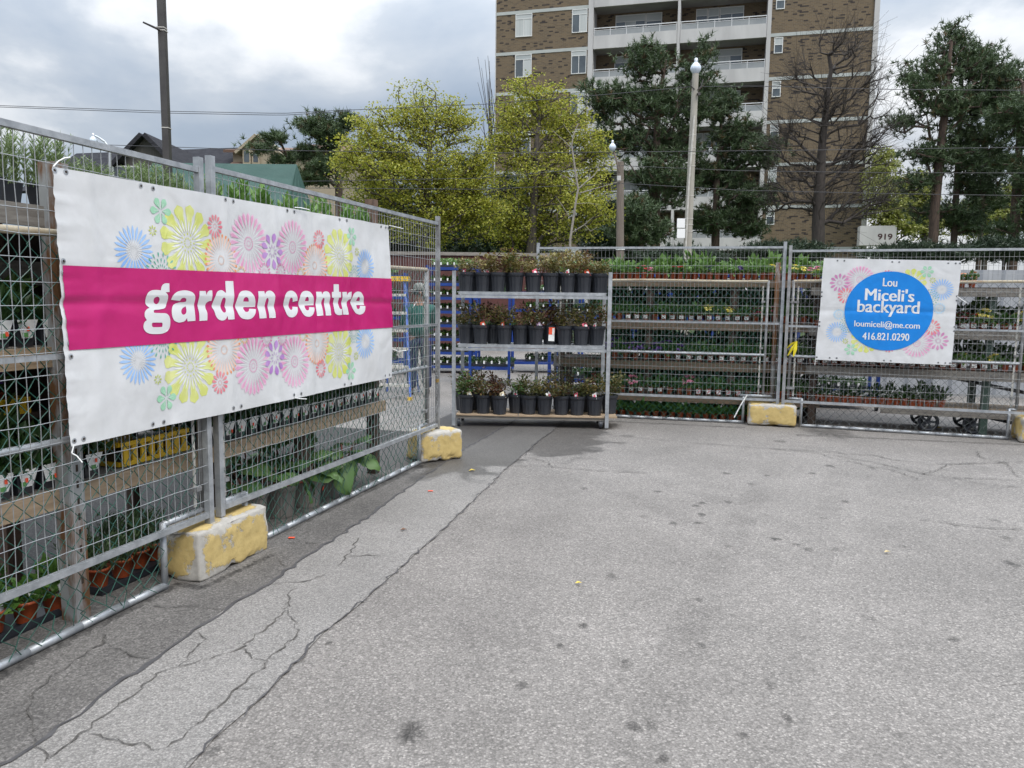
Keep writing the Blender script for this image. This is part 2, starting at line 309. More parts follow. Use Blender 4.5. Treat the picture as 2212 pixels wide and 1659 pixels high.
def ribbon(P, wd, z, mi, jit=0.4, step=0.04):
    P = np.asarray(P); L_ = np.sum(np.linalg.norm(np.diff(P, axis=0), axis=1)); n = max(3, int(L_ / step)); Q = resample(P, n)
    Q[1:-1, :2] += rng.normal(scale=min(0.011, step * 0.3), size=(n - 2, 2)) * (1 if jit else 0.3)
    T = np.gradient(Q, axis=0); S = np.stack([-T[:, 1], T[:, 0], np.zeros(n)], 1); S /= np.linalg.norm(S, axis=1, keepdims=True)
    ww = wd * (1 + jit * rng.normal(size=n)).clip(0.25, 2.2) / 2; ww[0] *= 0.2; ww[-1] *= 0.2
    V = np.vstack([Q + S * ww[:, None], Q - S * ww[:, None]]); V[:, 2] = z; i = np.arange(n - 1)
    g.add(V, np.stack([i, i + n, i + n + 1, i + 1], 1), mi)
ribbon(ls[:-6], 0.020, 0.010, 4, 0.3, 0.07); ribbon(rs[:-6], 0.0065, 0.010, 4, 0.6, 0.05)
CR1 = [[(700, 480), (900, 487), (1000, 490), (1090, 500)], [(1380, 505), (1330, 565), (1250, 620), (1160, 690), (1110, 710), (1000, 740), (860, 778)],
       [(1435, 395), (1405, 415), (1400, 470), (1380, 510), (1430, 555), (1445, 605), (1430, 635), (1380, 670), (1290, 745)],
       [(1160, 690), (1220, 725), (1283, 750), (1275, 775), (1190, 840), (1140, 885), (1100, 925), (1040, 985), (960, 1045), (880, 1130), (800, 1180)],
       [(430, 1105), (550, 1125), (680, 1160), (800, 1180)], [(480, 600), (510, 660), (450, 695), (350, 750), (250, 830), (180, 890), (150, 920), (130, 975), (150, 1080), (170, 1120)],
       [(510, 660), (560, 690), (640, 720), (730, 740)], [(960, 610), (995, 635), (940, 690), (900, 745), (850, 775), (780, 800), (690, 880), (560, 970), (420, 1085), (330, 1160), (190, 1250)],
       [(0, 1035), (80, 1010), (140, 985)], [(1310, 185), (1430, 172), (1560, 180)], [(1310, 245), (1350, 265), (1395, 290)], [(1140, 885), (1270, 878)], [(1310, 375), (1480, 365), (1580, 325)],
       [(1640, 290), (1680, 240), (1740, 150)], [(1680, 240), (1760, 238), (1870, 235)], [(170, 1120), (200, 1190), (215, 1250)], [(480, 620), (525, 625), (520, 650), (500, 655)], [(1010, 1105), (1080, 1095)]]
for q in CR1: ribbon([gp(x / 2.24, 1097.2 + y / 2.24) for x, y in q], 0.0052, 0.011, 3, .5, .03)
CR2 = [[(600, 135), (740, 140), (830, 150), (1000, 165), (1130, 175), (1330, 190), (1500, 205), (1560, 225), (1700, 255), (1760, 265), (1800, 280), (1860, 300)], [(440, 250), (600, 255), (760, 268), (940, 275)],
       [(590, 255), (575, 240), (540, 228), (490, 217)], [(1340, 190), (1500, 200), (1700, 215), (1760, 230), (1900, 245), (2060, 240), (2212, 235)], [(1560, 215), (1700, 240), (1850, 275), (1950, 290), (2212, 300)],
       [(1860, 280), (1920, 260), (1950, 245), (2160, 240)], [(1960, 290), (2080, 315), (2212, 325)], [(2050, 200), (2060, 220), (2150, 240), (2180, 280), (2212, 290)], [(1840, 432), (2000, 455), (2120, 468), (2212, 470)]]
for q in CR2: ribbon([gp(x * 0.628 + 822.9, 850.3 + y * 0.628) for x, y in q], 0.0085, 0.011, 3, .45)
STN = []
SPOTS = [(887, 1584, 27), (1258.6, 1352, 10), (1353, 1436, 15), (1126, 1481, 13), (1369, 1571, 16), (1405, 1566, 14), (1667, 1481, 12), (1702, 1554, 13), (2060, 1383, 13), (1876, 1336, 14), (1322, 1245, 11), (1509, 1297, 9),
         (1516, 1394, 9), (1433, 1641, 12), (1940, 1589, 13), (1607, 1589, 9), (1421, 1062, 8), (1517, 1087, 7), (1573, 1085, 9), (1503, 1093, 8), (1515, 1112, 9), (1508, 1130, 9), (1454, 1131, 9), (1393, 1116, 9), (1676, 1165, 11),
         (1573, 1181, 10), (1721, 1177, 9), (1746, 1188, 12), (1807, 1188, 9), (1777, 1120, 9), (1826, 1084, 8), (1623, 1046, 8), (1657, 1028, 7), (1568, 1023, 8), (1755, 1023, 8), (1793, 1007, 8), (1884, 1012, 8), (1686, 954, 12),
         (1950, 1181, 10), (2151, 1125, 9), (2173, 1162, 10), (2185, 1219, 12), (712, 1390, 7), (605, 1450, 6), (460, 1625, 14), (1210, 1395, 7), (1350, 1430, 9), (1790, 935, 40), (1262, 1055, 7)]
for x, y, r_ in SPOTS:
    c = gp(x, y); px = gp(x + r_, y); rx = np.linalg.norm(px - c); k = 16; th = np.arange(k) * 2 * math.pi / k
    k = 28; th = np.arange(k) * 2 * math.pi / k; rr = rx * (1 + .10 * np.sin(th * 2 + rng.random() * 6) + .08 * np.sin(th * 3 + rng.random() * 6) + 0.07 * rng.normal(size=k)); ry = rng.uniform(1.0, 1.6) if r_ < 30 else 2.0; sg = rng.uniform(.28, .62)
    zz = .0022 + .00002 * len(STN); V, A_ = [[c[0], c[1], zz]], [sg]
    for f, s_ in ((.45, .95), (.75, .8), (.95, .5), (1.15, .15), (1.4, 0)):
        q = rr * f if f > .5 else rx * f; V += list(np.stack([c[0] + q * np.cos(th), c[1] + q * ry * np.sin(th), np.full(k, zz if f < 1.3 else -.002)], 1)); A_ += list(sg * s_ * (1 + .25 * rng.normal(size=k)).clip(.2, 1.5))
    i = np.arange(k); j = (i + 1) % k; b0 = g.n; STN.append((b0, A_)); g.add(V, np.stack([np.zeros(k, int), 1 + i, 1 + j], 1), 0)
    g.ch.append((np.zeros((0, 3)), b0 + np.concatenate([np.stack([1 + q * k + i, 1 + (q + 1) * k + i, 1 + (q + 1) * k + j, 1 + q * k + j], 1) for q in range(4)]), 0))
for (xa, ya), (xm, ym), (xb, yb), wd, sg in (((1300, 1900), (1500, 1250), (1690, 985), .16, .10), ((1640, 1900), (1720, 1250), (1830, 985), .16, .09), ((2180, 1330), (1700, 1120), (1240, 980), .14, .08), ((2180, 1480), (1650, 1180), (1180, 1000), .14, .08), ((900, 1900), (1080, 1300), (1250, 960), .3, .07), ((1960, 1900), (1960, 1200), (1930, 980), .35, .06)):
    a, m_, b = gp(xa, ya), gp(xm, ym), gp(xb, yb); t = np.linspace(0, 1, 60)[:, None]; Q = a * (1 - t) ** 2 + 2 * m_ * t * (1 - t) + b * t * t; T = np.gradient(Q, axis=0); S = np.stack([-T[:, 1], T[:, 0], 0 * T[:, 0]], 1); S /= np.linalg.norm(S, axis=1, keepdims=True)
    V = np.concatenate([Q + S * wd * f for f in (-1, -.5, 0, .5, 1)]); V[:, 2] = .0008 + .0002 * len(STN[len(SPOTS):]); V[:60, 2] = -.002; V[240:, 2] = -.002; fade = np.sin(np.pi * t[:, 0]) ** .5 * (1 + .4 * rng.normal(size=60)).clip(0, 2); A_ = np.concatenate([fade * sg * f for f in (0, .8, 1, .8, 0)]); STN.append((g.n, A_)); i = np.arange(59)
    g.add(V, np.concatenate([np.stack([q * 60 + i, (q + 1) * 60 + i, (q + 1) * 60 + i + 1, q * 60 + i + 1], 1) for q in range(4)]), 0)
GK = 0
for pa, pb, wd, sg, mi in (((-60, 1490), (374, 1268), .07, .5, 2), ((560, 1172), (912, 1006), .07, .5, 2), ((-80, 1640), (900, 1030), .22, .16, 2), ((1290, 909), (1610, 924), .08, .4, 0), ((1720, 940), (2230, 962), .08, .4, 0), ((378, 1262), (440, 1272), .05, .6, 2), ((436, 1272), (590, 1200), .04, .55, 2)):
    A, B = gp(*pa), gp(*pb); n = 40; Q = A + (B - A) * np.linspace(0, 1, n)[:, None]; S = perp(unit(B - A)); V = np.concatenate([Q + S * wd * f * (1 + .3 * rng.normal(size=(n, 1)).clip(-1.5, 1.5)) for f in (-1, -.4, 0, .4, 1)]); V[:, 2] = (.0045 if mi else .0034) + .00013 * GK; V[:n, 2] = V[4 * n:, 2] = (.003 if mi else -.002); GK += 1
    A_ = np.concatenate([np.full(n, sg) * f * (1 + .35 * rng.normal(size=n)).clip(0, 2) for f in (0, .8, 1, .8, 0)]); STN.append((g.n, A_)); i = np.arange(n - 1); g.add(V, np.concatenate([np.stack([q * n + i, (q + 1) * n + i, (q + 1) * n + i + 1, q * n + i + 1], 1) for q in range(4)]), mi)
GO = struct('ground', g, [asph, asph_strip, asph_side, crack_m, tar_m, oil, yard_shaded])
sa = np.zeros(g.n)
for b0, A_ in STN: sa[b0:b0 + len(A_)] = A_
at_ = GO.data.attributes.new('stain', 'FLOAT', 'POINT'); at_.data.foreach_set('value', sa.astype(np.float32))
lawn = MB().add([[-120, 27, 0.01], [160, 24, 0.01], [160, 110, 0.01], [-120, 110, 0.01]], [[0, 1, 2, 3]])
struct('lawn', lawn, M('lawn_green', (0.045, 0.08, 0.02), (0.08, 0.11, 0.03), scale=2, rough=0.9))

# ------------------------------------------------------------------ fences
LA, LB_ = np.array([-2.117, 3.046, 0]), np.array([-0.864, 7.151, 0])
EL = unit(LB_ - LA); NL = perp(EL)                       # NL points into the yard
LO = LA.copy()                                           # reference point of the left fence line
FE1 = unit(np.array([3.36, 9.88, 0]) - np.array([1.429, 10.324, 0])); FN1 = perp(FE1); FO1 = np.array([3.36, 9.88, 0.0])
FE2 = unit(np.array([6.006, 8.929, 0]) - np.array([3.457, 9.798, 0])); FN2 = perp(FE2); FO2 = np.array([3.457, 9.798, 0.0])
def sline(x, y, O, e): P = pl(x, y, O, e); return (P - O) @ e, P[2]

def wire_panel(label, O, e, s0, s1, zb, zt, ptop=0.07, pbot=0.05, right_post=True, wmat=None, wr=0.0019):
    n = perp(e); L = lambda s, z, d=0.0: O + e * s + n * d + np.array([0, 0, z])
    t = thing('wire_fence_panel', label, 'fence panel', L(s0, 0), group='galvanised wire mesh fence panels')
    for s in ((s0, s1) if right_post else (s0,)):
        put('post', MB().beam(L(s, zb - pbot), L(s, zt + ptop), 0.038, 0.038, up=n), galv_old if rnd.random() < .5 else galv, t)
    put('top_rail', MB().beam(L(s0 + .02, zt), L(s1 - .02, zt), 0.03, 0.028), galv, t)
    put('bottom_rail', MB().beam(L(s0 + .02, zb), L(s1 - .02, zb), 0.03, 0.03), galv, t)
    zm = (zb + zt) / 2 + 0.01
    put('middle_rail', MB().beam(L(s0 + .02, zm, .008), L(s1 - .02, zm, .008), 0.022, 0.024), galv, t)
    mb = MB(); xs = np.arange(s0 + 0.05, s1 - 0.03, 0.0508); zs = np.arange(zb + 0.09, zt - 0.03, 0.1016)
    k = 10; P0, P1 = [], []
    for x in xs:                                         # the verticals bow a little where the mesh has been knocked
        zz = np.linspace(zb, zt, k); dev = rng.normal(scale=0.0022, size=k); dn = rng.normal(scale=0.002, size=k)
        if rng.random() < .12: dev[1] += rng.normal(scale=0.01)
        Q = np.array([L(x + a, z, -0.003 + b) for z, a, b in zip(zz, dev, dn)]); P0.append(Q[:-1]); P1.append(Q[1:])
    for z in zs:
        ss = np.linspace(s0, s1, 24); dz = rng.normal(scale=0.0018, size=24)
        if rng.random() < .15: dz[rng.integers(3, 20)] += rng.normal(scale=0.015)
        Q = np.array([L(a, z + b, -0.009) for a, b in zip(ss, dz)]); P0.append(Q[:-1]); P1.append(Q[1:])
    mb.segs(np.concatenate(P0), np.concatenate(P1), wr, None, 5)
    put('wire_mesh', mb, wmat or wire_m, t); return t

def chain_panel(label, O, e, s0, s1, zt, wm, d=0.085, mid=0.91, top_mat=None, n0=0.0, n1=0.0, pr=0.018):
    n = perp(e); L = lambda s, z, dd=0.0: O + e * s + n * (d + dd) + np.array([0, 0, z])
    t = thing('chain_link_panel', label, 'fence panel', L(s0, 0), group='chain link panels behind the wire mesh')
    ZN = .365
    for s, nn_, sg in ((s0, n0, 1), (s1, n1, -1)):         # the frame steps in low down to clear the concrete block
        put('post', MB().segs([L(s, ZN if nn_ else 0.0)], [L(s, zt + .01)], pr, None, 12, cap=True), galv_old, t, True)
        if nn_: put('step_frame', MB().segs([L(s, ZN), L(s + sg * nn_, ZN + .01)], [L(s + sg * nn_, ZN), L(s + sg * nn_, 0)], pr, None, 12, cap=True), galv, t, True)
        bar = MB().beam(L(s + (0.06 if s == s0 else -0.06), ZN + .03 if nn_ else 0.08), L(s + (0.06 if s == s0 else -0.06), zt - .06), 0.018, 0.006, up=n)
        put('tension_bar', bar, white_bar, t)
        for z in ((0.12, 0.32, 0.7, 1.2, 1.6) if not nn_ else (.5, 1.0, 1.6)):
            put('clamp', MB().beam(L(s - 0.03, z, -.0), L(s + (0.075 if s == s0 else -0.075) , z), 0.05, 0.025), galv_old, t)
    put('top_rail', MB().tube(np.array([L(a, zt + .006 * math.sin(a * 3)) for a in np.linspace(s0, s1, 9)]), pr, 12), top_mat or galv, t, True)
    put('middle_rail', MB().tube(np.array([L(a, mid) for a in np.linspace(s0, s1, 5)]), pr * .95, 12), galv, t, True)
    put('bottom_rail', MB().tube(np.array([L(a, pr + .006 + .002 * math.sin(a * 2.3)) for a in np.linspace(s0 + n0 - .01, s1 - n1 + .01, 13)]), pr * 1.15, 12, cap=True), galv, t, True)
    w2 = 0.048; K = int((s1 - s0) / w2); I = int((zt - 0.03) / w2); kk, ii = np.meshgrid(np.arange(K), np.arange(I + 1), indexing='ij')
    S = s0 + w2 * (kk + ((ii + kk) % 2)) ; Z = 0.03 + ii * w2
    S = S + rng.normal(scale=0.0035, size=S.shape); Z = Z + rng.normal(scale=0.003, size=Z.shape)
    low = np.exp(-((Z - 0.06) / 0.09) ** 2); S = S + low * rng.normal(scale=0.014, size=S.shape); D = rng.normal(scale=0.003, size=S.shape) + low * rng.normal(scale=0.018, size=S.shape) - 0.01
    P = O + e * S[..., None] + n * (d + D)[..., None]; P[..., 2] = Z
    ok = ~((Z[:, :-1] < ZN - .02) & ((S[:, :-1] < s0 + n0) | (S[:, :-1] > s1 - n1)))
    mb = MB().segs(P[:, :-1][ok], P[:, 1:][ok], 0.0022, None, 5)
    put('chain_mesh', mb, wm, t); return t
white_bar = M('flat_bar', (0.55, 0.53, 0.48), (0.4, 0.38, 0.34), scale=9, rough=0.6)
EP1, EP2 = unit(np.array([-1.739, 4.355, 0]) - np.array([-2.111, 3.065, 0])), unit(np.array([-0.736, 7.555, 0]) - np.array([-1.72, 4.455, 0]))
OP1, OP2 = np.array([-1.737, 4.362, 0]), np.array([-1.72, 4.450, 0])
wire_panel('wire mesh panel nearest the camera, carrying the left end of the garden centre banner', OP1, EP1, -3.3, -0.022, 0.338, 2.282)
wire_panel('wire mesh panel between the two nearer yellow blocks, ending at the padlock', OP2, EP2, 0.0, 3.255, 0.345, 2.310)
chain_panel('green chain link panel on the ground behind the nearest wire panel', LO, EL, -2.35, 1.34, 1.86, green_wire, 0.06, 0.93, tanpipe, 0, .32)
chain_panel('green chain link panel in front of the big taupe pots', LO, EL, 1.48, 4.60, 1.86, green_wire, 0.06, 0.93, tanpipe, sline(530, 1110, LO + NL * .06, EL)[0] - 1.48, 4.60 - sline(905, 985, LO + NL * .06, EL)[0])
sL = sline(1163, 521, FO1, FE1)[0]; sR = sline(1686, 700, FO1, FE1)[0]
wire_panel('wire mesh panel right behind the rose rack', FO1, FE1, sL, sR + .01, 0.335, 2.285, wmat=wire_far, wr=0.0017)
s2L = sline(1700, 700, FO2, FE2)[0]
wire_panel('wire mesh panel holding the white sign with the blue circle', FO2, FE2, s2L, s2L + 3.2, 0.335, 2.235, wmat=wire_far, wr=0.0017)
s0_, _ = sline(1215, 700, FO1, FE1); s1_ = sline(1605, 905, FO1, FE1)[0]
chain_panel('chain link panel with tan top pipe behind the rose rack', FO1, FE1, s0_ - .1, sline(1657, 690, FO1, FE1)[0], 1.86, green_wire, 0.06, 0.91, tanpipe, 0, sline(1657, 690, FO1, FE1)[0] - s1_)
t0_ = sline(1711, 690, FO2, FE2)[0]; t1_ = sline(2206, 800, FO2, FE2)[0]
chain_panel('grey chain link panel below the white blue-circle sign', FO2, FE2, t0_, t1_, 1.86, grey_wire, 0.06, 0.91, tanpipe, sline(1730, 905, FO2, FE2)[0] - t0_, t1_ - sline(2180, 930, FO2, FE2)[0])
# tall round post and rusty stub rail where the two far panels meet
P_ = lambda x, y, O, e, d=0.0: pl(x, y, O + perp(e) * d, e)
mp_ = thing('gate_post', 'rust-streaked round steel post above the third yellow block', 'post', FO1 + FE1 * (sR - .06) + FN1 * .09)
put('post', MB().segs([FO1 + FE1 * (sR - .055) + FN1 * .09 + [0, 0, .30]], [FO1 + FE1 * (sR - .055) + FN1 * .09 + [0, 0, 2.1]], .03, None, 12, cap=True), rusty, mp_, True)
put('stub_rail', MB().segs([FO1 + FE1 * (s1_ - .05) + FN1 * .06 + [0, 0, .375]], [FO1 + FE1 * (sR - .06) + FN1 * .06 + [0, 0, .375]], .022, None, 10, cap=True), galv, mp_, True)
tp = thing('white_tape', 'strip of white tape tied slanting across the far fence foot', 'tape', P_(1590, 896, FO1, FE1))
put('strip', MB().tube(np.array([P_(1586, 902, FO1, FE1, -.03), P_(1600, 875, FO1, FE1, -.035), P_(1614, 853, FO1, FE1, -.03)]), .008, 5), white_card, tp)
# yellow flagging ribbon on the post
yr = thing('yellow_ribbon', 'yellow flagging ribbon knotted round the fence post beside the white sign', 'ribbon', P_(1708, 760, FO2, FE2, -.03))
rb = MB()
for (a, b, c) in (((1721, 737), (1712, 752), (1702, 768)), ((1721, 737), (1718, 755), (1714, 770)), ((1721, 737), (1712, 741), (1700, 752))):
    Q = [P_(*q, FO2, FE2, -.035) for q in (a, b, c)]; wv = FE2 * .022
    V = []
    for i, q in enumerate(Q): V += [q - wv * (.35 + .65 * (i == 1)) - FN2 * .01 * i, q + wv * (.35 + .65 * (i == 1)) + FN2 * .006 * i]
    rb.add(V, [[0, 1, 3, 2], [2, 3, 5, 4]])
put('loop', rb, M('yellow_film', (0.72, 0.60, 0.03), rough=0.35), yr)

# perforated rusty post in the near panel
pp = thing('perforated_post', 'rusty perforated steel angle post behind the left banner edge', 'post', gp(165, 1345))
base = np.array(pp.location) * [1, 1, 0]
top = 2.2
fl = MB(); 
for k in range(2):
    dv = EL * .042 if k else NL * .042
    fl.box(base + dv / 1 + [0, 0, top / 2], dv, (NL if k else EL) * .0035, (0, 0, top / 2))
put('angle', fl, rusty, pp)
hl = MB()
for i in range(26):
    c = base + EL * .045 - NL * .0045 + [0, 0, .12 + i * .08]; hl.box(c, EL * .006, NL * .001, (0, 0, .017))
put('slot', hl, soil, pp)

# padlock and chain
ps = P_(945, 822, OP2, EP2, -.03); pk = thing('padlock', 'brass padlock hanging on the end post of the near fence', 'padlock', ps + [0, 0, -.03])
brass = M('brass', (0.50, 0.33, 0.12), rough=0.35, metal=0.6)
put('body', MB().box(ps, EP2 * .022, perp(EP2) * .009, (0, 0, .017)), brass, pk)
th = np.linspace(0, math.pi, 9); put('shackle', MB().tube(np.array([ps + EP2 * .015 * math.cos(a) + np.array([0, 0, .017 + .03 * (math.sin(a) ** .6)]) for a in th]), .0035, 6), wire_m, pk, True)
chp = thing('lock_chain', 'short steel chain hanging down the padlocked post', 'chain', ps)
cb = MB()
for i in range(18):
    c = ps + np.array([0, 0, .14 - i * .028]) - EP2 * (.01 + .012 * math.sin(i * .9)); ax = EP2 if i % 2 else perp(EP2)
    a_ = np.linspace(0, 2 * math.pi, 9); cb.tube(np.array([c + ax * .009 * math.cos(q) + np.array([0, 0, .018 * math.sin(q)]) for q in a_]), .003, 5)
put('links', cb, galv_old, chp)

# ------------------------------------------------------------------ concrete blocks
def block(label, corner_a, corner_b, depth, h, seed, chip=0.018):
    """rough cast block: front lower edge from corner_a to corner_b, running back by depth"""
    a = np.array(corner_a); b = np.array(corner_b); e = unit(b - a); n = perp(e); L = np.linalg.norm(b - a)
    c = (a + b) / 2 + n * depth / 2
    bm = bmesh.new(); bmesh.ops.create_cube(bm, size=1.0)
    for v in bm.verts: v.co = Vector((v.co.x * L, v.co.y * depth, (v.co.z + .5) * h))
    bmesh.ops.bevel(bm, geom=bm.edges[:] + bm.verts[:], offset=chip, segments=3, affect='EDGES', profile=0.6)
    bmesh.ops.subdivide_edges(bm, edges=[x for x in bm.edges if x.calc_length() > .06], cuts=7, use_grid_fill=True)
    bmesh.ops.triangulate(bm, faces=bm.faces[:]); bmesh.ops.subdivide_edges(bm, edges=[x for x in bm.edges if x.calc_length() > .035], cuts=1)
    from mathutils import noise
    bm.normal_update(); wear = {}
    for v in bm.verts:
        q = v.co + Vector((seed * 3.1, seed * 1.7, seed))
        k = noise.noise(q * 3.5) * .007 + noise.noise(q * 11) * .004 + noise.noise(q * 34) * .0025
        dd = sorted((L / 2 - abs(v.co.x), depth / 2 - abs(v.co.y), h / 2 - abs(v.co.z - h / 2)))[1]; wear[v] = max(0.0, 1 - dd / .055)
        ed = sum(1 for x, m_ in ((abs(v.co.x), L / 2), (abs(v.co.y), depth / 2), (abs(v.co.z - h / 2), h / 2)) if m_ - x < chip * 1.15)
        if ed >= 2: k -= max(0, noise.noise(q * 7 + Vector((9, 9, 9))) + .05) * .045
        v.co += v.normal * k
        if v.co.z < 0.05: v.co.z = max(0.0, v.co.z + max(0, noise.noise(Vector((q.x * 4, q.y * 4, seed)))) * .09 * (1 if v.co.x > -.1 * L else 0.2))
    wv = [wear[v] for v in bm.verts]; me = bpy.data.meshes.new('concrete_block'); bm.to_mesh(me); bm.free(); me.attributes.new('wear', 'FLOAT', 'POINT').data.foreach_set('value', np.array(wv, np.float32)); me.materials.append(yblock)
    for p_ in me.polygons: p_.use_smooth = True
    o = bpy.data.objects.new('concrete_block', me); col.objects.link(o); o.location = (c[0], c[1], 0.001); o.rotation_euler = (0, 0, math.atan2(e[1], e[0]))
    return tag(o, label, 'concrete block', 'yellow painted concrete fence blocks')
block('large chipped yellow concrete block where the two near fence panels meet', gp(432, 1262), gp(582, 1186), 0.29, 0.287, 1, .02)
block('rounded yellow concrete block under the padlocked end of the near fence', gp(909, 1003), gp(1001, 992), 0.36, 0.30, 2, .045)
block('yellow concrete block under the far fence joint beside the white sign', gp(1613, 919), gp(1719, 925), 0.42, 0.29, 5, .045)
block('yellow concrete block cut by the right edge of the photo', gp(2203, 957), gp(2290, 962), 0.36, 0.3, 7, .05)

# ------------------------------------------------------------------ banners
def banner_mats(kind):
    kw = dict(rough=0.36, bump=0.32, bscale=9, dist=0.012)
    return kw
def cr_smooth(pts, sharp=50, n=4):
    P = [np.array(p, float) for p in pts]; m = len(P); out = []; cor = []
    for i in range(m):
        a = P[i] - P[i - 1]; b = P[(i + 1) % m] - P[i]; ang = math.degrees(abs(math.atan2(a[0] * b[1] - a[1] * b[0], a @ b))); cor.append(ang > sharp)
    for i in range(m):
        p0, p1, p2, p3 = P[i - 1], P[i], P[(i + 1) % m], P[(i + 2) % m]
        if cor[i]: p0 = p1 * 2 - p2 if False else p1
        if cor[(i + 1) % m]: p3 = p2
        for t in np.arange(n) / n:
            out.append(0.5 * ((2 * p1) + (p2 - p0) * t + (2 * p0 - 5 * p1 + 4 * p2 - p3) * t * t + (3 * p1 - p0 - 3 * p2 + p3) * t ** 3))
    return out

class Cloth:
    """flat print space (s along the fence, z up) laid over one displaced sheet"""
    def __init__(s, O, e, d, disp): s.O = np.asarray(O, float); s.e = e; s.n = -perp(e); s.d = d; s.disp = disp
    def px(s, x, y): P = pl(x, y, s.O + s.n * s.d, s.e); return (P - s.O) @ s.e, P[2]
    def at(s, u, v, lift=0.0):
        u = np.asarray(u, float); v = np.asarray(v, float); k = s.d + s.disp(u, v) + lift
        return s.O + u[..., None] * s.e + k[..., None] * s.n + v[..., None] * np.array([0, 0, 1.0])
    def poly(s, outer, holes=(), lift=.001, step=.03):
        loops = [[Vector((a, b, 0)) for a, b in L] for L in (outer, *holes)]
        tri = tessellate_polygon(loops); flat = [v for L in loops for v in L]
        return s.fit(flat, tri, lift, step)
    def fit(s, flat, tri, lift, step):
        bm = bmesh.new(); vs = [bm.verts.new(v) for v in flat]
        for t in tri:
            try: bm.faces.new([vs[i] for i in t])
            except ValueError: pass
        xs = [v.x for v in flat]; ys = [v.y for v in flat]
        for a, lo, hi in ((0, min(xs), max(xs)), (1, min(ys), max(ys))):
            q = math.ceil(lo / step) * step
            while q < hi:
                co = Vector((q, 0, 0)) if a == 0 else Vector((0, q, 0)); no = Vector((1, 0, 0)) if a == 0 else Vector((0, 1, 0))
                bmesh.ops.bisect_plane(bm, geom=bm.verts[:] + bm.edges[:] + bm.faces[:], plane_co=co, plane_no=no); q += step
        bmesh.ops.triangulate(bm, faces=bm.faces[:])
        bm.verts.ensure_lookup_table()
        V = np.array([v.co[:2] for v in bm.verts]); Fq = []
        for f in bm.faces:
            i = [v.index for v in f.verts]; p = V[i]
            if (p[1][0] - p[0][0]) * (p[2][1] - p[0][1]) - (p[1][1] - p[0][1]) * (p[2][0] - p[0][0]) < 0: i = i[::-1]
            Fq.append(i)
        bm.verts.index_update(); bm.free()
        return s.at(V[:, 0], V[:, 1], lift), np.array(Fq)

def petal(c, ang, r0, r1, w_, k=7, blunt=0.5, tipround=0.8):
    t = np.linspace(0, 1, k); prof = np.sin(np.pi * t ** (math.log(.5) / math.log(blunt))) ** tipround
    prof[0] = max(prof[0], .04); prof[-1] = .0; r = r0 + (r1 - r0) * t
    d = np.array([math.cos(ang), math.sin(ang)]); sd_ = np.array([-d[1], d[0]])
    A = [np.array(c) + d * a + sd_ * b * w_ / 2 for a, b in zip(r, prof)]; B = [np.array(c) + d * a - sd_ * b * w_ / 2 for a, b in zip(r, prof)]
    return np.array(A), np.array(B)
def flower(cl, mbs, c, R, kind, lift, clip=None, key=None):
    def P(matname, ang, r0, r1, wd, blunt=.5, tr=.8, dl=0.0):
        A, B = petal(c, ang, R * r0, R * r1, R * wd, 8, blunt, tr); V = np.vstack([A, B])
        if clip is not None:
            lo, hi = clip; 
            if V[:, 1].max() < lo or V[:, 1].min() > hi: return
            V[:, 1] = V[:, 1].clip(lo, hi)
        n = len(A); i = np.arange(n - 1)
        mbs.setdefault(matname, MB()).add(cl.at(V[:, 0], V[:, 1], lift + dl), np.stack([i + n, i + n + 1, i + 1, i], 1))
    def ring(mat_, n, r0, r1, wd, off=0.0, **kw):
        for q in range(n): P(mat_, off + q * 2 * math.pi / n, r0, r1, wd, **kw)
    if kind == 'daisy': ring('print_blue', 24, .16, 1, .118, blunt=.7); ring('print_white', 24, .10, .45, .03, off=.0, dl=.0003)
    elif kind == 'lime':
        ring('print_lime', 13, .34, 1, .345, blunt=.78, tr=.6); ring('print_lime_pale', 26, .28, .82, .05, off=.1, dl=.0003); ring('print_white', 26, .25, .62, .045, off=.0, dl=.0005)
        ring('print_lime', 12, .20, .27, .05); ring('print_lime', 12, .09, .15, .035, off=.2)
    elif kind == 'red': ring('print_red', 13, .36, 1, .26, blunt=.72, tr=.6); ring('print_red', 12, .14, .26, .05)
    elif kind == 'peach':
        ring('print_peach', 30, .3, 1, .118, blunt=.8, tr=.6); ring('print_orange', 30, .84, 1.0, .1, blunt=.6, dl=.0004); ring('print_peach', 22, .12, .2, .03)
    elif kind == 'pink':
        ring('print_pink_pale', 24, .34, 1, .185, blunt=.83, tr=.55); ring('print_pink', 24, .52, .95, .11, off=.02, blunt=.72, tr=.6, dl=.0004); ring('print_white', 24, .26, .7, .022, off=.131, dl=.0006)
        ring('print_pink', 18, .17, .24, .05); ring('print_pink', 12, .07, .11, .03)
    elif kind == 'purple': ring('print_purple', 9, .42, 1, .33, blunt=.6); ring('print_purple_pale', 9, .14, .38, .07, off=.3)
    elif kind == 'mauve': ring('print_mauve', 12, .42, 1, .26, blunt=.62); ring('print_mauve', 12, .12, .34, .045)
    elif kind == 'green': ring('print_green', 6, .14, 1, .52, blunt=.68, tr=.75); ring('print_white', 6, .15, .75, .025, dl=.0004)
    elif kind == 'teal':
        for q, (r0, r1) in enumerate(((.74, 1), (.48, .72), (.27, .45))): ring('print_teal', 18, r0, r1, .085 - .018 * q, off=.17 * q, blunt=.68)
    elif kind == 'sprig': ring('print_olive', 8, .22, 1, .3, blunt=.68)
    elif kind == 'sky': ring('print_sky', 18, .5, 1, .17, blunt=.66); ring('print_sky', 14, .2, .42, .06)
    elif kind == 'magenta': ring('print_magenta', 16, .55, 1, .17, blunt=.7); ring('print_pink_pale', 16, .2, .55, .07)
    elif kind == 'gold': ring('print_gold', 14, .5, 1, .17, blunt=.7)
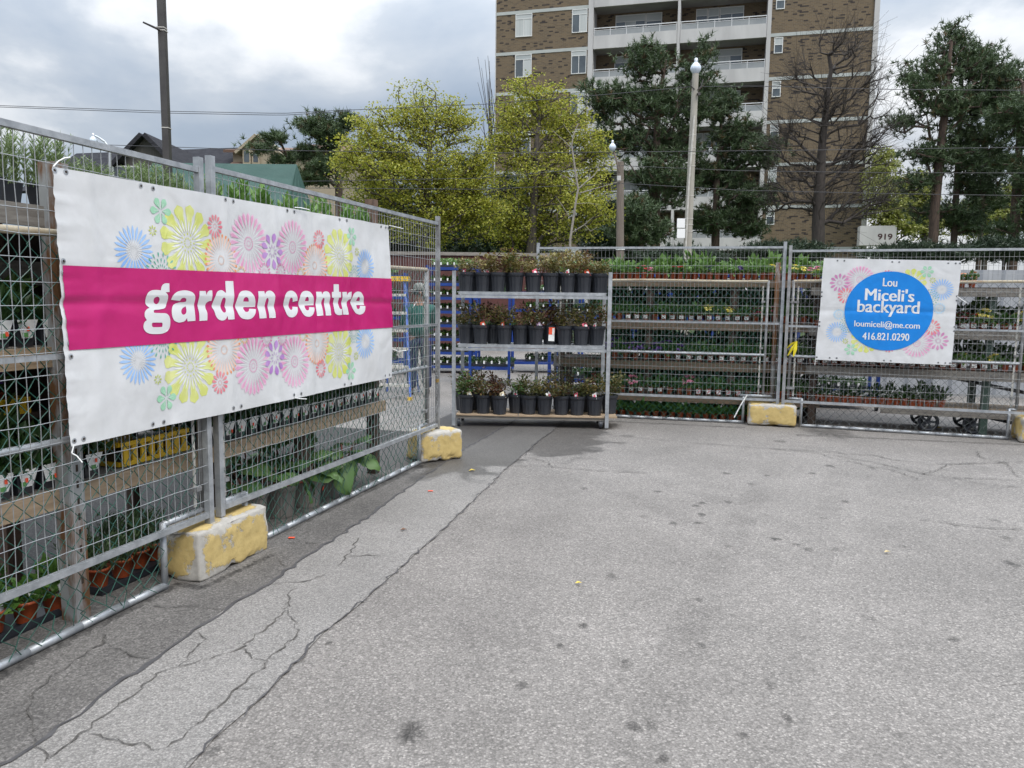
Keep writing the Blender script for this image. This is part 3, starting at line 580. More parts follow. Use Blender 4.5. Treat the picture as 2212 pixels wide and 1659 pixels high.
BK = dict(scale=7, rough=0.33, bump=0.5, bscale=3.2, dist=0.03, lo=.3, hi=.7, bdist=.55)
PRINT = {'print_blue': ((.22, .40, .74), (.40, .57, .80)), 'print_blue_pale': ((.42, .58, .80), (.5, .65, .82)), 'print_lime': ((.54, .58, .10), (.68, .69, .30)), 'print_lime_pale': ((.62, .66, .25), (.70, .72, .36)),
         'print_white': ((.75, .75, .75), (.76, .76, .76)), 'print_red': ((.67, .15, .20), (.73, .32, .34)), 'print_peach': ((.75, .48, .38), (.77, .62, .55)), 'print_orange': ((.72, .27, .09), (.72, .33, .20)),
         'print_pink': ((.64, .25, .42), (.72, .44, .57)), 'print_pink_pale': ((.70, .44, .57), (.75, .60, .67)), 'print_purple': ((.38, .17, .48), (.52, .32, .60)), 'print_purple_pale': ((.45, .30, .5), (.5, .4, .55)),
         'print_mauve': ((.50, .18, .38), (.62, .34, .48)), 'print_green': ((.25, .55, .34), (.40, .63, .46)), 'print_teal': ((.06, .34, .22), (.22, .48, .40)), 'print_olive': ((.42, .50, .07), (.55, .58, .16)),
         'print_sky': ((.33, .56, .74), (.45, .63, .76)), 'print_magenta': ((.62, .14, .36), (.70, .3, .46)), 'print_gold': ((.70, .45, .07), (.72, .5, .2))}
for k_, (a_, b_) in PRINT.items(): M(k_, a_, b_, **BK)
vinyl = M('white_vinyl', (.57, .572, .57), (.66, .66, .665), **BK)
vinyl_edge = vinyl
pinkband = M('pink_vinyl', (.45, .007, .125), (.51, .012, .155), **BK)
bluedisc = M('blue_vinyl', (.003, .19, .60), (.005, .22, .66), **BK)
letters_w = M('white_lettering', (.68, .685, .69), (.71, .71, .71), **BK)

def make_banner(name, label, O, e, d, corners, disp, nu, nv, grommets):
    cl = Cloth(O, e, d, disp)
    c4 = [cl.px(*q) for q in corners]                    # TL TR BL BR
    c4 = np.array(c4); a, b = np.meshgrid(np.linspace(0, 1, nu + 1), np.linspace(0, 1, nv + 1), indexing='ij')
    uv = (c4[0] * (1 - a[..., None]) * (b[..., None]) + c4[1] * a[..., None] * b[..., None] + c4[2] * (1 - a[..., None]) * (1 - b[..., None]) + c4[3] * a[..., None] * (1 - b[..., None]))
    bow = 0.004 * np.sin(np.pi * b * 3.0) * (np.abs(a - .5) * 2) ** 6; uv[..., 0] += bow * np.sign(a - .5)
    P = cl.at(uv[..., 0], uv[..., 1]).reshape(-1, 3)
    i, j = np.meshgrid(np.arange(nu), np.arange(nv), indexing='ij'); k = (i * (nv + 1) + j).ravel(); Fq = np.stack([k, k + nv + 1, k + nv + 2, k + 1], 1)
    ctr = (c4[2] + c4[3]) / 2; t = thing(name, label, 'banner', cl.at(np.array(ctr[0]), np.array(ctr[1])))
    put('sheet', MB().add(P, Fq), vinyl, t, True)
    for gx, gy in grommets:
        u, v = cl.px(gx, gy); th = np.arange(14) * 2 * math.pi / 14; mb = MB()
        for r0, r1, mi in ((.0065, .0125, 0),):
            V = np.vstack([cl.at(u + r1 * np.cos(th), v + r1 * np.sin(th), .0022), cl.at(u + r0 * np.cos(th), v + r0 * np.sin(th), .0034)]); q = np.arange(14); mb.add(V, np.stack([q, (q + 1) % 14, (q + 1) % 14 + 14, q + 14], 1), mi)
        mb.add(cl.at(u + .0065 * np.cos(th), v + .0065 * np.sin(th), .0018), np.arange(14), 1)
        put('grommet', mb, [galv, soil], t)
    return cl, t
# near banner: fold crease along its middle, vertical folds, puckered left hem
def disp1(u, v):
    zc = 1.545
    k = .006 * np.sin(u * 3.1 + v * 2.2) + .004 * np.sin(u * 7.3 - v * 4.1 + 1) + .003 * np.sin(u * 2.0 + v * 11)
    k = k - .010 * np.exp(-(np.abs(v - zc - .012 * np.sin(u * 2.6)) / .03) ** 1.5) + .004 * np.exp(-np.abs(v - zc - .05) / .03)
    for f in (.55, 1.02, 1.5, 1.98, 2.45, 2.9): k = k + .005 * np.exp(-(np.abs(u - f - .01 * np.sin(v * 5)) / .03) ** 1.6) * np.where(int(f * 10) % 2, 1, -1)
    lm = np.exp(-(u - .39) / .07); k = k + lm * (.0022 * np.sin(v * 55 + 2 * np.sin(v * 9)) + .0015 * np.sin(v * 120))
    k = k + .012 * np.exp(-((u - 3.35) / .16) ** 2) * np.sin((v + u * 1.2) * 9)
    k = k + .010 * np.exp(-((u - .62) / .05) ** 2 - ((v - zc) / .05) ** 2)
    return k
GR1 = [(x / 2.212 / 1.8228, (450 + y / 2.212) / 1.8228) for x, y in ((480, 487), (575, 502), (1223, 622), (1327, 645), (1952, 742), (2030, 757), (548, 1278), (558, 1380))]
GR1 += [(x / 2.212 / 1.8228, (1200 + y / 2.212) / 1.8228) for x, y in ((618, 338), (625, 450), (651, 1186), (732, 1168), (1343, 1040), (1440, 1022), (2018, 898), (2087, 882))]
GR1 += [((900 + x / 2.765) / 1.8228, (700 + y / 2.765) / 1.8228) for x, y in ((638, 355), (715, 369), (1205, 453), (1275, 465), (1662, 530), (1713, 541), (1741, 546))]
GR1 += [((800 + x / 2.011) / 1.8228, (1450 + y / 2.011) / 1.8228) for x, y in ((225, 313), (290, 299), (711, 210), (768, 200), (1128, 129), (1178, 121), (1441, 58), (1478, 52))]
GC, GT = make_banner('garden_centre_banner', 'large white vinyl banner with pink garden centre band and printed flowers on near fence', LO, EL, .035, ((115, 360), (840, 487), (155, 965), (847, 815)), disp1, 164, 64, GR1)
cT = [GC.px(*q) for q in ((133, 573), (843, 602), (150, 757), (847, 707))]
a, b = np.meshgrid(np.linspace(0.0015, .9985, 165), np.linspace(0, 1, 31), indexing='ij'); cT = np.array(cT)
uv = cT[0] * ((1 - a) * b)[..., None] + cT[1] * (a * b)[..., None] + cT[2] * ((1 - a) * (1 - b))[..., None] + cT[3] * (a * (1 - b))[..., None]
i, j = np.meshgrid(np.arange(164), np.arange(30), indexing='ij'); k = (i * 31 + j).ravel()
put('pink_band', MB().add(GC.at(uv[..., 0], uv[..., 1], .0042).reshape(-1, 3), np.stack([k, k + 31, k + 32, k + 1], 1)), pinkband, GT, True)
vmid = float(cT[:, 1].mean())
FL1 = [('green', 346, 456, 31), ('daisy', 289, 541, 55), ('sprig', 328.6, 498, 12), ('lime', 403, 524.6, 83), ('teal', 346, 591, 47), ('red', 462.6, 488.7, 26), ('peach', 477.5, 562, 57), ('pink', 538, 526, 67), ('pink', 632.6, 534, 60),
       ('purple', 588, 542.7, 40), ('red', 690, 517, 21), ('peach', 683, 573.5, 48), ('lime', 731, 552.6, 60), ('green', 756.6, 511, 22), ('sprig', 768, 543.8, 10), ('daisy', 786.4, 576.5, 40), ('teal', 763.6, 597, 25),
       ('magenta', 571, 588, 22), ('magenta', 606.6, 588, 20), ('gold', 521, 590, 16), ('gold', 652, 592, 14)]
order = {'lime': 0, 'peach': 1, 'pink': 2, 'daisy': 1, 'teal': 3, 'green': 3, 'sprig': 3, 'red': 3, 'purple': 4, 'magenta': 5, 'gold': 5}
for row in (0, 1):
    for q, (kd, x, y, ry) in enumerate(FL1):
        c = np.array(GC.px(x, y)); R = abs(GC.px(x, y - ry)[1] - c[1]); mbs = {}
        if row: c[1] = 2 * vmid - c[1]
        flower(GC, mbs, c, R, kd, .0012 + .0004 * order[kd] + .00002 * q, clip=(vmid + .1, 9) if not row else (-9, vmid - .1))
        keys = list(mbs); mm = MB()
        for qi, kk in enumerate(keys):
            for V, Fq, _ in mbs[kk].ch: mm.ch.append((V, Fq + mm.n, qi))
            mm.n += mbs[kk].n
        put('printed_flower', mm, [MATS[kk] for kk in keys], GT)
Z1 = lambda x, y: ((400 + x / 3.6867) / 1.8228, (1000 + y / 3.6867) / 1.8228)
Z2 = lambda x, y: ((950 + x / 3.6867) / 1.8228, (1000 + y / 3.6867) / 1.8228)
GLY = [
 (Z1, [(952,428),(955,552),(892,556),(925,590),(942,650),(938,720),(918,772),(880,795),(805,808),(760,811),(743,822),(742,845),(760,855),(850,858),(915,862),(960,890),(985,940),(992,1010),(980,1075),(940,1125),(870,1155),(780,1163),(700,1158),(640,1135),(605,1090),(598,1040),(612,990),(645,960),(622,925),(612,890),(617,845),(645,805),(688,782),(650,745),(630,690),(624,620),(645,565),(690,530),(750,521),(825,527),(832,480),(855,442),(895,425)],
   [[(780,618),(810,635),(822,670),(818,705),(800,728),(775,725),(750,700),(740,665),(748,635)],[(735,997),(850,997),(868,1010),(868,1045),(850,1060),(740,1062),(720,1045),(718,1015)]]),
 (Z1, [(995,665),(1010,600),(1060,550),(1130,530),(1200,530),(1270,550),(1310,585),(1330,640),(1335,720),(1338,840),(1342,900),(1348,970),(1233,978),(1222,930),(1195,970),(1150,990),(1100,993),(1050,970),(1022,920),(1010,850),(1020,780),(1050,730),(1110,705),(1170,700),(1207,690),(1203,660),(1185,640),(1155,637),(1130,650),(1118,682)], [[(1212,760),(1165,785),(1142,815),(1140,850),(1155,875),(1180,880),(1205,860),(1215,820)]]),
 (Z1, [(1388,537),(1478,537),(1490,595),(1510,550),(1540,530),(1577,530),(1578,680),(1545,685),(1515,705),(1502,740),(1500,790),(1518,850),(1520,965),(1405,970),(1400,860),(1388,770),(1385,640)], []),
 (Z1, [(1772,393),(1885,393),(1888,600),(1890,760),(1895,850),(1898,948),(1810,952),(1802,900),(1780,945),(1745,965),(1700,960),(1660,930),(1635,880),(1620,820),(1595,765),(1605,680),(1622,610),(1650,550),(1690,527),(1730,530),(1765,560),(1775,560)], [[(1752,633),(1772,650),(1777,700),(1778,760),(1788,810),(1780,845),(1760,852),(1740,835),(1722,790),(1720,730),(1725,670),(1735,640)]]),
 (Z2, [(-103,760),(-95,680),(-75,600),(-40,550),(0,533),(60,533),(110,555),(150,610),(175,680),(185,750),(182,768),(15,772),(12,800),(30,835),(55,840),(80,830),(95,795),(190,800),(175,860),(140,915),(90,945),(30,947),(-25,930),(-60,890),(-85,830)], [[(2,690),(4,655),(18,632),(42,626),(65,640),(76,670),(78,692)]]),
 (Z2, [(215,540),(305,540),(312,590),(335,550),(375,532),(420,540),(450,570),(466,620),(466,760),(475,850),(477,925),(380,930),(372,830),(368,740),(370,670),(360,642),(345,640),(330,665),(325,720),(328,800),(338,930),(232,936),(225,830),(215,740)], []),
 (Z2, [(822,680),(750,697),(745,660),(735,640),(715,635),(700,655),(695,710),(698,770),(712,805),(730,812),(745,800),(755,765),(830,770),(822,830),(800,880),(765,912),(720,920),(675,905),(645,860),(625,790),(610,720),(612,650),(630,590),(665,550),(710,533),(755,540),(795,575),(815,630)], []),
 (Z2, [(842,710),(850,640),(870,580),(905,545),(950,535),(1000,548),(1035,590),(1058,650),(1070,715),(1065,745),(935,748),(935,780),(945,812),(965,820),(985,808),(995,772),(1070,775),(1060,830),(1035,880),(1000,908),(960,910),(920,895),(885,850),(860,790)], [[(935,685),(938,650),(950,628),(962,622),(978,635),(985,660),(986,685)]]),
 (Z2, [(1098,548),(1165,548),(1172,590),(1190,555),(1225,542),(1262,555),(1282,600),(1285,680),(1288,760),(1295,890),(1215,893),(1210,780),(1208,690),(1205,650),(1195,638),(1180,650),(1172,690),(1175,770),(1182,893),(1102,897),(1095,800),(1100,730)], []),
 (Z2, [(1332,440),(1405,440),(1408,550),(1438,552),(1438,632),(1410,635),(1410,720),(1420,780),(1435,800),(1457,798),(1458,880),(1430,887),(1390,885),(1355,860),(1340,800),(1338,640),(1305,632),(1308,552),(1333,548)], []),
 (Z2, [(1455,552),(1520,550),(1525,600),(1545,560),(1590,545),(1588,655),(1560,660),(1540,690),(1532,750),(1540,800),(1550,878),(1470,880),(1464,800),(1458,740),(1460,640)], []),
 (Z2, [(1588,705),(1600,640),(1625,580),(1660,552),(1695,545),(1735,560),(1765,610),(1785,680),(1790,742),(1675,742),(1675,770),(1685,795),(1700,800),(1718,785),(1725,752),(1805,755),(1795,810),(1770,855),(1730,878),(1690,875),(1650,850),(1620,800),(1600,750)], [[(1675,682),(1678,650),(1690,625),(1705,622),(1718,645),(1722,682)]])]
for Z, outer, holes in GLY:
    f_ = lambda L: [GC.px(*Z(*p)) for p in cr_smooth(L)]
    V, Fq = GC.poly(f_(outer), [f_(h_) for h_ in holes], .0066, .02); put('letter', MB().add(V, Fq), letters_w, GT, True)
def tie(parent, pts, r=.0032):
    put('cable_tie', MB().tube(np.array(pts), r, 5), white_card, parent)
B_ = lambda x, y, d=.05: pl(x, y, LO - NL * d, EL)
tie(GT, [B_(115, 360), B_(125, 349), B_(140, 341, .06), B_(152, 340, .07)]); tie(GT, [B_(840, 487), B_(858, 491), B_(871, 494, .06)])
tie(GT, [B_(160, 960), B_(155, 979), B_(166, 985, .06), B_(178, 999, .08)]); tie(GT, [B_(848, 754), B_(860, 759, .06), B_(878, 757, .07)]); tie(GT, [B_(636, 859), B_(645, 861), B_(662, 862, .07)])
tie(GT, [B_(636, 448), B_(650, 449), B_(668, 453, .06)])

def disp2(u, v):
    k = .003 * np.sin(u * 4 + v * 3) + .0025 * np.sin(u * 9 - v * 5) + .005 * np.exp(-(np.abs(u - 1.12) / .025) ** 1.6) - .007 * np.exp(-(np.abs(v - 1.50) / .028) ** 1.6)
    return k + .004 * np.exp(-(np.abs(u - .78) / .025) ** 1.6) - .003 * np.exp(-(np.abs(u - 1.46) / .025) ** 1.6)
Z6 = lambda x, y: ((3100 + x / 2.765) / 1.8228, (980 + y / 2.765) / 1.8228)
GR2 = [Z6(*q) for q in ((546, 128), (621, 129), (1143, 141), (1219, 143), (1752, 156), (1833, 157), (1879, 157), (376, 470), (373, 515), (352, 794), (349, 838), (321, 1178), (461, 1185), (537, 1188), (1052, 1214), (1126, 1217), (1643, 1238), (1721, 1241), (1772, 1243), (1846, 514), (1843, 562), (1822, 847), (1818, 894))]
SC, ST = make_banner('backyard_sign', 'white vinyl sign with blue circle tied to the far fence', FO2, FE2, .03, (Z6(400, 100), Z6(1895, 130), Z6(305, 1205), Z6(1785, 1265)), disp2, 64, 52, GR2)
FL2 = [('pink', 790, 335, 155), ('mauve', 570, 370, 104), ('red', 640, 510, 88), ('sky', 562, 712, 60), ('teal', 660, 825, 88), ('daisy', 540, 905, 116), ('sprig', 632, 1005, 32), ('green', 690, 1095, 66), ('lime', 850, 985, 150), ('red', 1090, 300, 72)]
cxy = np.array(SC.px(*Z6(1098, 680)))
for row in (0, 1):
    for q, (kd, x, y, ry) in enumerate(FL2):
        c = np.array(SC.px(*Z6(x, y))); R = abs(SC.px(*Z6(x, y - ry))[1] - c[1]); mbs = {}
        if row: c = 2 * cxy - c
        flower(SC, mbs, c, R, kd, .0012 + .0004 * order.get(kd, 3) + .00002 * q)
        keys = list(mbs); mm = MB()
        for qi, kk in enumerate(keys):
            for V, Fq, _ in mbs[kk].ch: mm.ch.append((V, Fq + mm.n, qi))
            mm.n += mbs[kk].n
        put('printed_flower', mm, [MATS[kk] for kk in keys], ST)
Rd = abs(SC.px(*Z6(1098, 248))[1] - SC.px(*Z6(1098, 1110))[1]) / 2; ctr = SC.px(*Z6(1098, 678))
V, Fq = SC.poly([(ctr[0] + Rd * 1.02 * math.cos(a), ctr[1] + Rd * math.sin(a)) for a in np.linspace(0, 2 * math.pi, 73)[:-1]], (), .0050, .025)
put('blue_circle', MB().add(V, Fq), bluedisc, ST, True)
def text_mesh(body, bold=0.02):
    c = bpy.data.curves.new('t', 'FONT'); c.body = body; c.size = 1.0; c.offset = bold; c.resolution_u = 4
    o = bpy.data.objects.new('t', c); col.objects.link(o); dg = bpy.context.evaluated_depsgraph_get(); me = bpy.data.meshes.new_from_object(o.evaluated_get(dg))
    V = np.array([v.co[:2] for v in me.vertices]); Fq = [list(p.vertices) for p in me.polygons]; bpy.data.objects.remove(o); bpy.data.curves.remove(c); bpy.data.meshes.remove(me)
    return V, Fq
TXT = [('Lou', (1042, 362), (1195, 368), 320, 410, .028), ("Miceli's", (850, 492), (1380, 512), 432, 566, .035), ('backyard', (765, 640), (1435, 662), 572, 745, .025), ('loumiceli@me.com', (730, 818), (1440, 845), 785, 872, .02), ('416.821.0290', (818, 948), (1325, 962), 912, 990, .028)]
for body, pa, pb, yt, yb, bold in TXT:
    V, Fq = text_mesh(body, 0); A = np.array(SC.px(*Z6(*pa))); B = np.array(SC.px(*Z6(*pb))); hh = abs(SC.px(*Z6(pa[0], yt))[1] - SC.px(*Z6(pa[0], yb))[1])
    lo, hi = V.min(0), V.max(0); q = (V - lo) / (hi - lo); W = A + (B - A) * q[:, :1] + np.array([0, 1]) * (q[:, 1:] - .5) * hh
    mb = MB()
    for q, dx in enumerate((-1, 0, 1)): mb.add(*SC.fit([Vector((a + dx * bold * hh, b, 0)) for a, b in W], Fq, .0070 + .0005 * q, .025))
    put('lettering', mb, letters_w, ST, True)
S_ = lambda x, y, d=.04: pl(*Z6(x, y), FO2 - FN2 * d, FE2)
tie(ST, [S_(1895, 130), S_(1915, 122), S_(1940, 112)]); tie(ST, [S_(1850, 515), S_(1900, 552, .06), S_(1950, 585, .07)]); tie(ST, [S_(305, 1205), S_(300, 1265)])
# ------------------------------------------------------------------ plants and pots
LEAF = {}
def leafm(name, a, b, tr=.25, rough=.5): return M(name, a, b, island=True, rough=rough, trans=tr)
lf_rosemary = leafm('leaf_rosemary', (.125, .185, .065), (.21, .275, .11)); lf_laurel = leafm('leaf_laurel', (.07, .16, .025), (.14, .26, .05))
lf_basil = leafm('leaf_basil', (.075, .155, .03), (.14, .24, .055)); lf_dark = leafm('leaf_dark_herb', (.02, .055, .015), (.045, .10, .025)); lf_mid = leafm('leaf_seedling', (.035, .10, .02), (.085, .18, .04))
lf_pale = leafm('leaf_pale', (.10, .20, .05), (.20, .32, .10)); lf_rose = leafm('leaf_rose_bronze', (.11, .035, .018), (.13, .10, .03)); lf_rose2 = leafm('leaf_rose_green', (.045, .075, .02), (.13, .11, .03))
lf_rose3 = leafm('leaf_rose_olive', (.19, .12, .04), (.23, .22, .065)); lf_red = leafm('leaf_rose_red', (.11, .02, .018), (.07, .05, .025)); lf_rhub = leafm('leaf_rhubarb', (.045, .105, .028), (.10, .185, .05), tr=.2)
lf_lav = leafm('leaf_lavender', (.07, .125, .05), (.12, .19, .08)); cane = M('cane', (.11, .12, .045), (.16, .10, .05), scale=9); stem_red = M('rhubarb_stalk', (.30, .07, .06), (.22, .12, .06), scale=9)
PET = {n: leafm('petal_' + n, a, b, tr=.2) for n, a, b in (('yellow', (.75, .62, .08), (.80, .72, .25)), ('red', (.48, .02, .02), (.6, .05, .04)), ('pink', (.70, .18, .32), (.75, .35, .45)), ('white', (.74, .74, .72), (.78, .78, .74)),
                                                           ('purple', (.09, .03, .22), (.16, .07, .32)), ('orange', (.72, .28, .12), (.75, .45, .25)), ('dark_red', (.16, .012, .02), (.25, .03, .04)))}
def mound(n, rx, h, L, W, mats_flower=None, nf=0, up=.35, seed=0, fl=.022):
    r_ = np.random.default_rng(seed); d = sphere_dirs(n, r_); d[:, 2] = np.abs(d[:, 2]); rad = r_.random(n) ** .45
    P = d * rad[:, None] * [rx, rx, h]; D = d * [1, 1, .6] + [0, 0, up] + r_.normal(scale=.35, size=(n, 3)); mb = MB()
    mb.leaves(P, D, r_.normal(size=(n, 3)) * .4 + [0, 0, 1], L * r_.uniform(.7, 1.25, n), W * r_.uniform(.8, 1.2, n), 0, .15)
    if nf:
        d = sphere_dirs(nf, r_); d[:, 2] = np.abs(d[:, 2]) + .35; d /= np.linalg.norm(d, axis=1, keepdims=True); C = d * [rx * .85, rx * .85, h * 1.08]
        for q in range(5):
            a = q * 2 * math.pi / 5; DD = np.stack([np.cos(a + C[:, 0] * 50), np.sin(a + C[:, 0] * 50) * .8, np.full(nf, .35)], 1); mb.leaves(C, DD + d * .3, d, fl, fl * .95, 1, .1, .6)
    return mb
def spikes(n, rx, h, L, W, seed, per=16, lean=.25):        # upright stems set with needle leaves
    r_ = np.random.default_rng(seed); mb = MB(); P, D = [], []
    S0, S1 = [], []
    for q in range(n):
        b0 = np.array([r_.uniform(-rx, rx), r_.uniform(-rx, rx), 0]); hh = h * r_.uniform(.55, 1.05); tip = b0 + np.array([r_.normal(scale=lean) * hh * .5, r_.normal(scale=lean) * hh * .5, hh])
        S0.append(b0); S1.append(tip); t = r_.random(per) ** .7; a = r_.random(per) * 6.28; P.append(b0 + (tip - b0) * t[:, None]); D.append(np.stack([np.cos(a), np.sin(a), np.full(per, 1.0)], 1))
    mb.segs(S0, S1, .0018, .0008, 4, 0); P = np.concatenate(P); D = np.concatenate(D)
    mb.leaves(P, D, r_.normal(size=(len(P), 3)), L * r_.uniform(.7, 1.2, len(P)), W, 0, .1); return mb
def tallleaf(n, rx, h, L, W, seed):
    r_ = np.random.default_rng(seed); mb = MB(); P, D = [], []
    for q in range(n):
        b0 = np.array([r_.uniform(-rx, rx), r_.uniform(-rx, rx), 0]); hh = h * r_.uniform(.6, 1.05); k = 12; t = np.linspace(.2, 1, k); a = np.arange(k) * 2.4 + r_.random() * 6
        P.append(b0 + np.array([0, 0, hh]) * t[:, None]); D.append(np.stack([np.cos(a), np.sin(a), .7 + t * 1.2], 1)); mb.segs([b0], [b0 + [0, 0, hh]], .003, .0015, 4)
    P = np.concatenate(P); D = np.concatenate(D); mb.leaves(P, D, sphere_dirs(len(P), r_) * .4 + [0, 0, 1], L * r_.uniform(.7, 1.15, len(P)), W, 0, .18, .5); return mb
def rosebush(seed, h, dens=230):
    r_ = np.random.default_rng(seed); mb = MB(); P, D = [], []
    for q in range(6):
        a = r_.random() * 6.28; b0 = np.array([math.cos(a), math.sin(a), 0]) * .025; p = b0; d = unit([math.cos(a) * .45, math.sin(a) * .45, 1]); hh = h * r_.uniform(.55, 1.0); pts = [p]
        for s in range(4): p = p + d * hh / 4; d = unit(d + r_.normal(scale=.2, size=3)); pts.append(p)
        mb.tube(pts, .0045 if q < 3 else .003, 5, 1); pts = np.array(pts); k = dens // 6
        t = r_.uniform(.8, 4, k); i = np.minimum(t.astype(int), 3); Q = pts[i] + (pts[i + 1] - pts[i]) * (t - i)[:, None]; o = sphere_dirs(k, r_); o[:, 2] *= .5; Q = Q + o * r_.uniform(.01, .085, k)[:, None]
        P.append(Q); D.append(o + [0, 0, .25])
    P = np.concatenate(P); D = np.concatenate(D); k = len(P); half = r_.random(k) < .5
    for m_, s in ((0, half), (2, ~half)): mb.leaves(P[s], D[s], sphere_dirs(s.sum(), r_) * .6 + [0, 0, 1], r_.uniform(.03, .055, s.sum()), r_.uniform(.02, .036, s.sum()), m_, .2)
    return mb
def potmesh(name, r, h, mat_, n=16, rim=.1, rib=None, square=False):
    p = [(r * .72, 0), (r * .97, h * .86), (r * 1.04, h * .87), (r * 1.04, h), (r * .93, h), (r * .9, h * .88), (0.001, h * .86)]
    if rib: p = [(r * .74, 0), (r * .76, .004), (r * .93, h * .80), (r * .96, h * .81), (r * 1.0, h * .84), (r * 1.03, h * .90), (r * 1.03, h), (r * .95, h), (r * .93, h * .88), (0.001, h * .87)]
    mb = MB().lathe(p[:-1], n, (0, 0, 0), 0, rib); mb.lathe(p[-2:], n, (0, 0, 0), 1); mb.lathe([(0.001, 0), (r * .72, 0)], n, (0, 0, 0), 0); return mb.mesh(name, [mat_, soil], smooth=not rib)
ME_pot = potmesh('pot', .044, .088, terracotta, 14)
ME_pot_big = potmesh('pot', .060, .105, terracotta, 16)
ME_rosepot = potmesh('pot', .105, .235, blackpot, 48, rib=(1, 2, .045, 2))
ME_taupe = potmesh('pot', .125, .235, taupe, 60, rib=(1, 3, .02, 1))
def sqpot():
    mb = MB(); a, b_, h = .040, .052, .105
    V = [(sx * q, sy * q, z) for q, z in ((a, 0), (b_, h)) for sx, sy in ((-1, -1), (1, -1), (1, 1), (-1, 1))]
    mb.add(V, [[0, 1, 5, 4], [1, 2, 6, 5], [2, 3, 7, 6], [3, 0, 4, 7], [3, 2, 1, 0]], 0); mb.add([(sx * .05, sy * .05, h * .9) for sx, sy in ((-1, -1), (1, -1), (1, 1), (-1, 1))], [[0, 1, 2, 3]], 1); return mb.mesh('pot', [blackpot, soil])
ME_sq = sqpot()
def FOL(fn, mats, k=3): return [fn(s).mesh('foliage', mats) for s in range(k)]
F_basil = FOL(lambda s: mound(70, .062, .10, .05, .036, seed=s), [lf_basil])
F_dark = FOL(lambda s: mound(90, .062, .13, .05, .022, seed=10 + s, up=.8), [lf_dark])
F_mid = FOL(lambda s: mound(70, .058, .075, .042, .028, seed=20 + s, up=.5), [lf_mid])
F_pale = FOL(lambda s: mound(90, .064, .085, .054, .038, seed=30 + s), [lf_pale])
F_rosem = FOL(lambda s: spikes(40, .075, .23, .036, .0065, 40 + s, 30), [lf_rosemary], 4)
F_laurel = FOL(lambda s: tallleaf(4, .04, .19, .085, .032, 50 + s), [lf_laurel])
F_lav = FOL(lambda s: spikes(26, .05, .15, .045, .007, 60 + s, 14, .5), [lf_lav])
F_mint = FOL(lambda s: mound(95, .075, .12, .045, .034, seed=70 + s), [leafm('leaf_mint', (.07, .17, .03), (.15, .28, .06))])
F_flower = {c: FOL(lambda s: mound(60, .058, .07, .042, .028, True, 8, seed=80 + s, fl=.026), [lf_mid if c not in ('yellow', 'pink') else lf_pale, PET[c]], 2) for c in PET}
F_rose = [rosebush(100 + s, .30 + .05 * (s % 3)).mesh('foliage', [(lf_rose, lf_rose2, lf_rose3, lf_red)[s % 4], cane, (lf_rose2, lf_rose3, lf_rose2, lf_rose)[s % 4]]) for s in range(8)]
F_rose_top = [rosebush(130 + s, .27 + .04 * (s % 3), 260).mesh('foliage', [lf_rose3, cane, (lf_rose2, lf_rose3, lf_rose)[s % 3]]) for s in range(5)]
F_rose_low = [rosebush(150 + s, .29, 270).mesh('foliage', [lf_rose2, cane, (lf_rose2, lf_mid, lf_rose)[s % 3]]) for s in range(5)]
def cardmesh(name, w_, h_, mats, r=.046, z0=.02, sides=True, blob=True):
    mb = MB(); mb.box((0, -r, z0 + h_ / 2), (w_ / 2, 0, 0), (0, .0012, 0), (0, .004, h_ / 2), 0)
    if blob: mb.box((w_ * .15, -r - .003, z0 + h_ * .62), (w_ * .14, 0, 0), (0, .0008, 0), (0, .001, h_ * .2), 1); mb.box((-w_ * .15, -r - .003, z0 + h_ * .22), (w_ * .22, 0, 0), (0, .0008, 0), (0, .0, h_ * .14), 2)
    return mb.mesh(name, mats)
C_white = cardmesh('plant_label', .055, .05, [white_card, white_card, soil], .043, .03, blob=True)
C_pink = cardmesh('plant_label', .055, .055, [white_card, pink_card, pink_card], .043, .02)
def vcard(s):
    mb = MB(); w0, h = .108, .085; P = np.array([(-w0 / 2, -.062, .122), (w0 / 2, -.062, .122), (w0 * .24, -.053, .122 - h), (-w0 * .24, -.053, .122 - h)]); mb.add(P, [[3, 2, 1, 0]], 0)
    k = [(.01, .085), (-.012, .07), (.018, .06), (0, .08)][s]; mb.box((k[0], -.0625, k[1]), (.007, 0, 0), (0, .0006, 0), (0, .001, .010), 1); mb.box((-.012 + k[0], -.0575, .053), (.014, 0, 0), (0, .0006, 0), (0, .001, .010), 2); return mb.mesh('plant_label', [white_card, orange_card, green_card])
C_v = [vcard(s) for s in range(4)]
def stake(mat_):
    mb = MB(); mb.box((.02, -.03, .085 + .03), (.018, 0, .004), (0, .001, 0), (-.004, .004, .028)); return mb.mesh('plant_label', [mat_])
C_stake = stake(white_card)
def pot_plant(name, label, cat, loc, rz, pot, fol, zf, cards=(), group=None, sc=1.0):
    t = thing(name, label, cat, loc, rz, group); put('pot', pot, None, t, local=True)
    f = put('foliage', fol, None, t, local=True); f.location = (0, 0, zf); f.rotation_euler = (rnd.uniform(-.13, .13), rnd.uniform(-.13, .13), rnd.random() * 6.28); q_ = rnd.uniform(.85, 1.15); f.scale = (sc * q_, sc * q_, sc * q_ * rnd.uniform(.8, 1.2))
    for c in cards: put('plant_label', c, None, t, local=True)
    return t
def ang(e): return math.atan2(e[1], e[0])

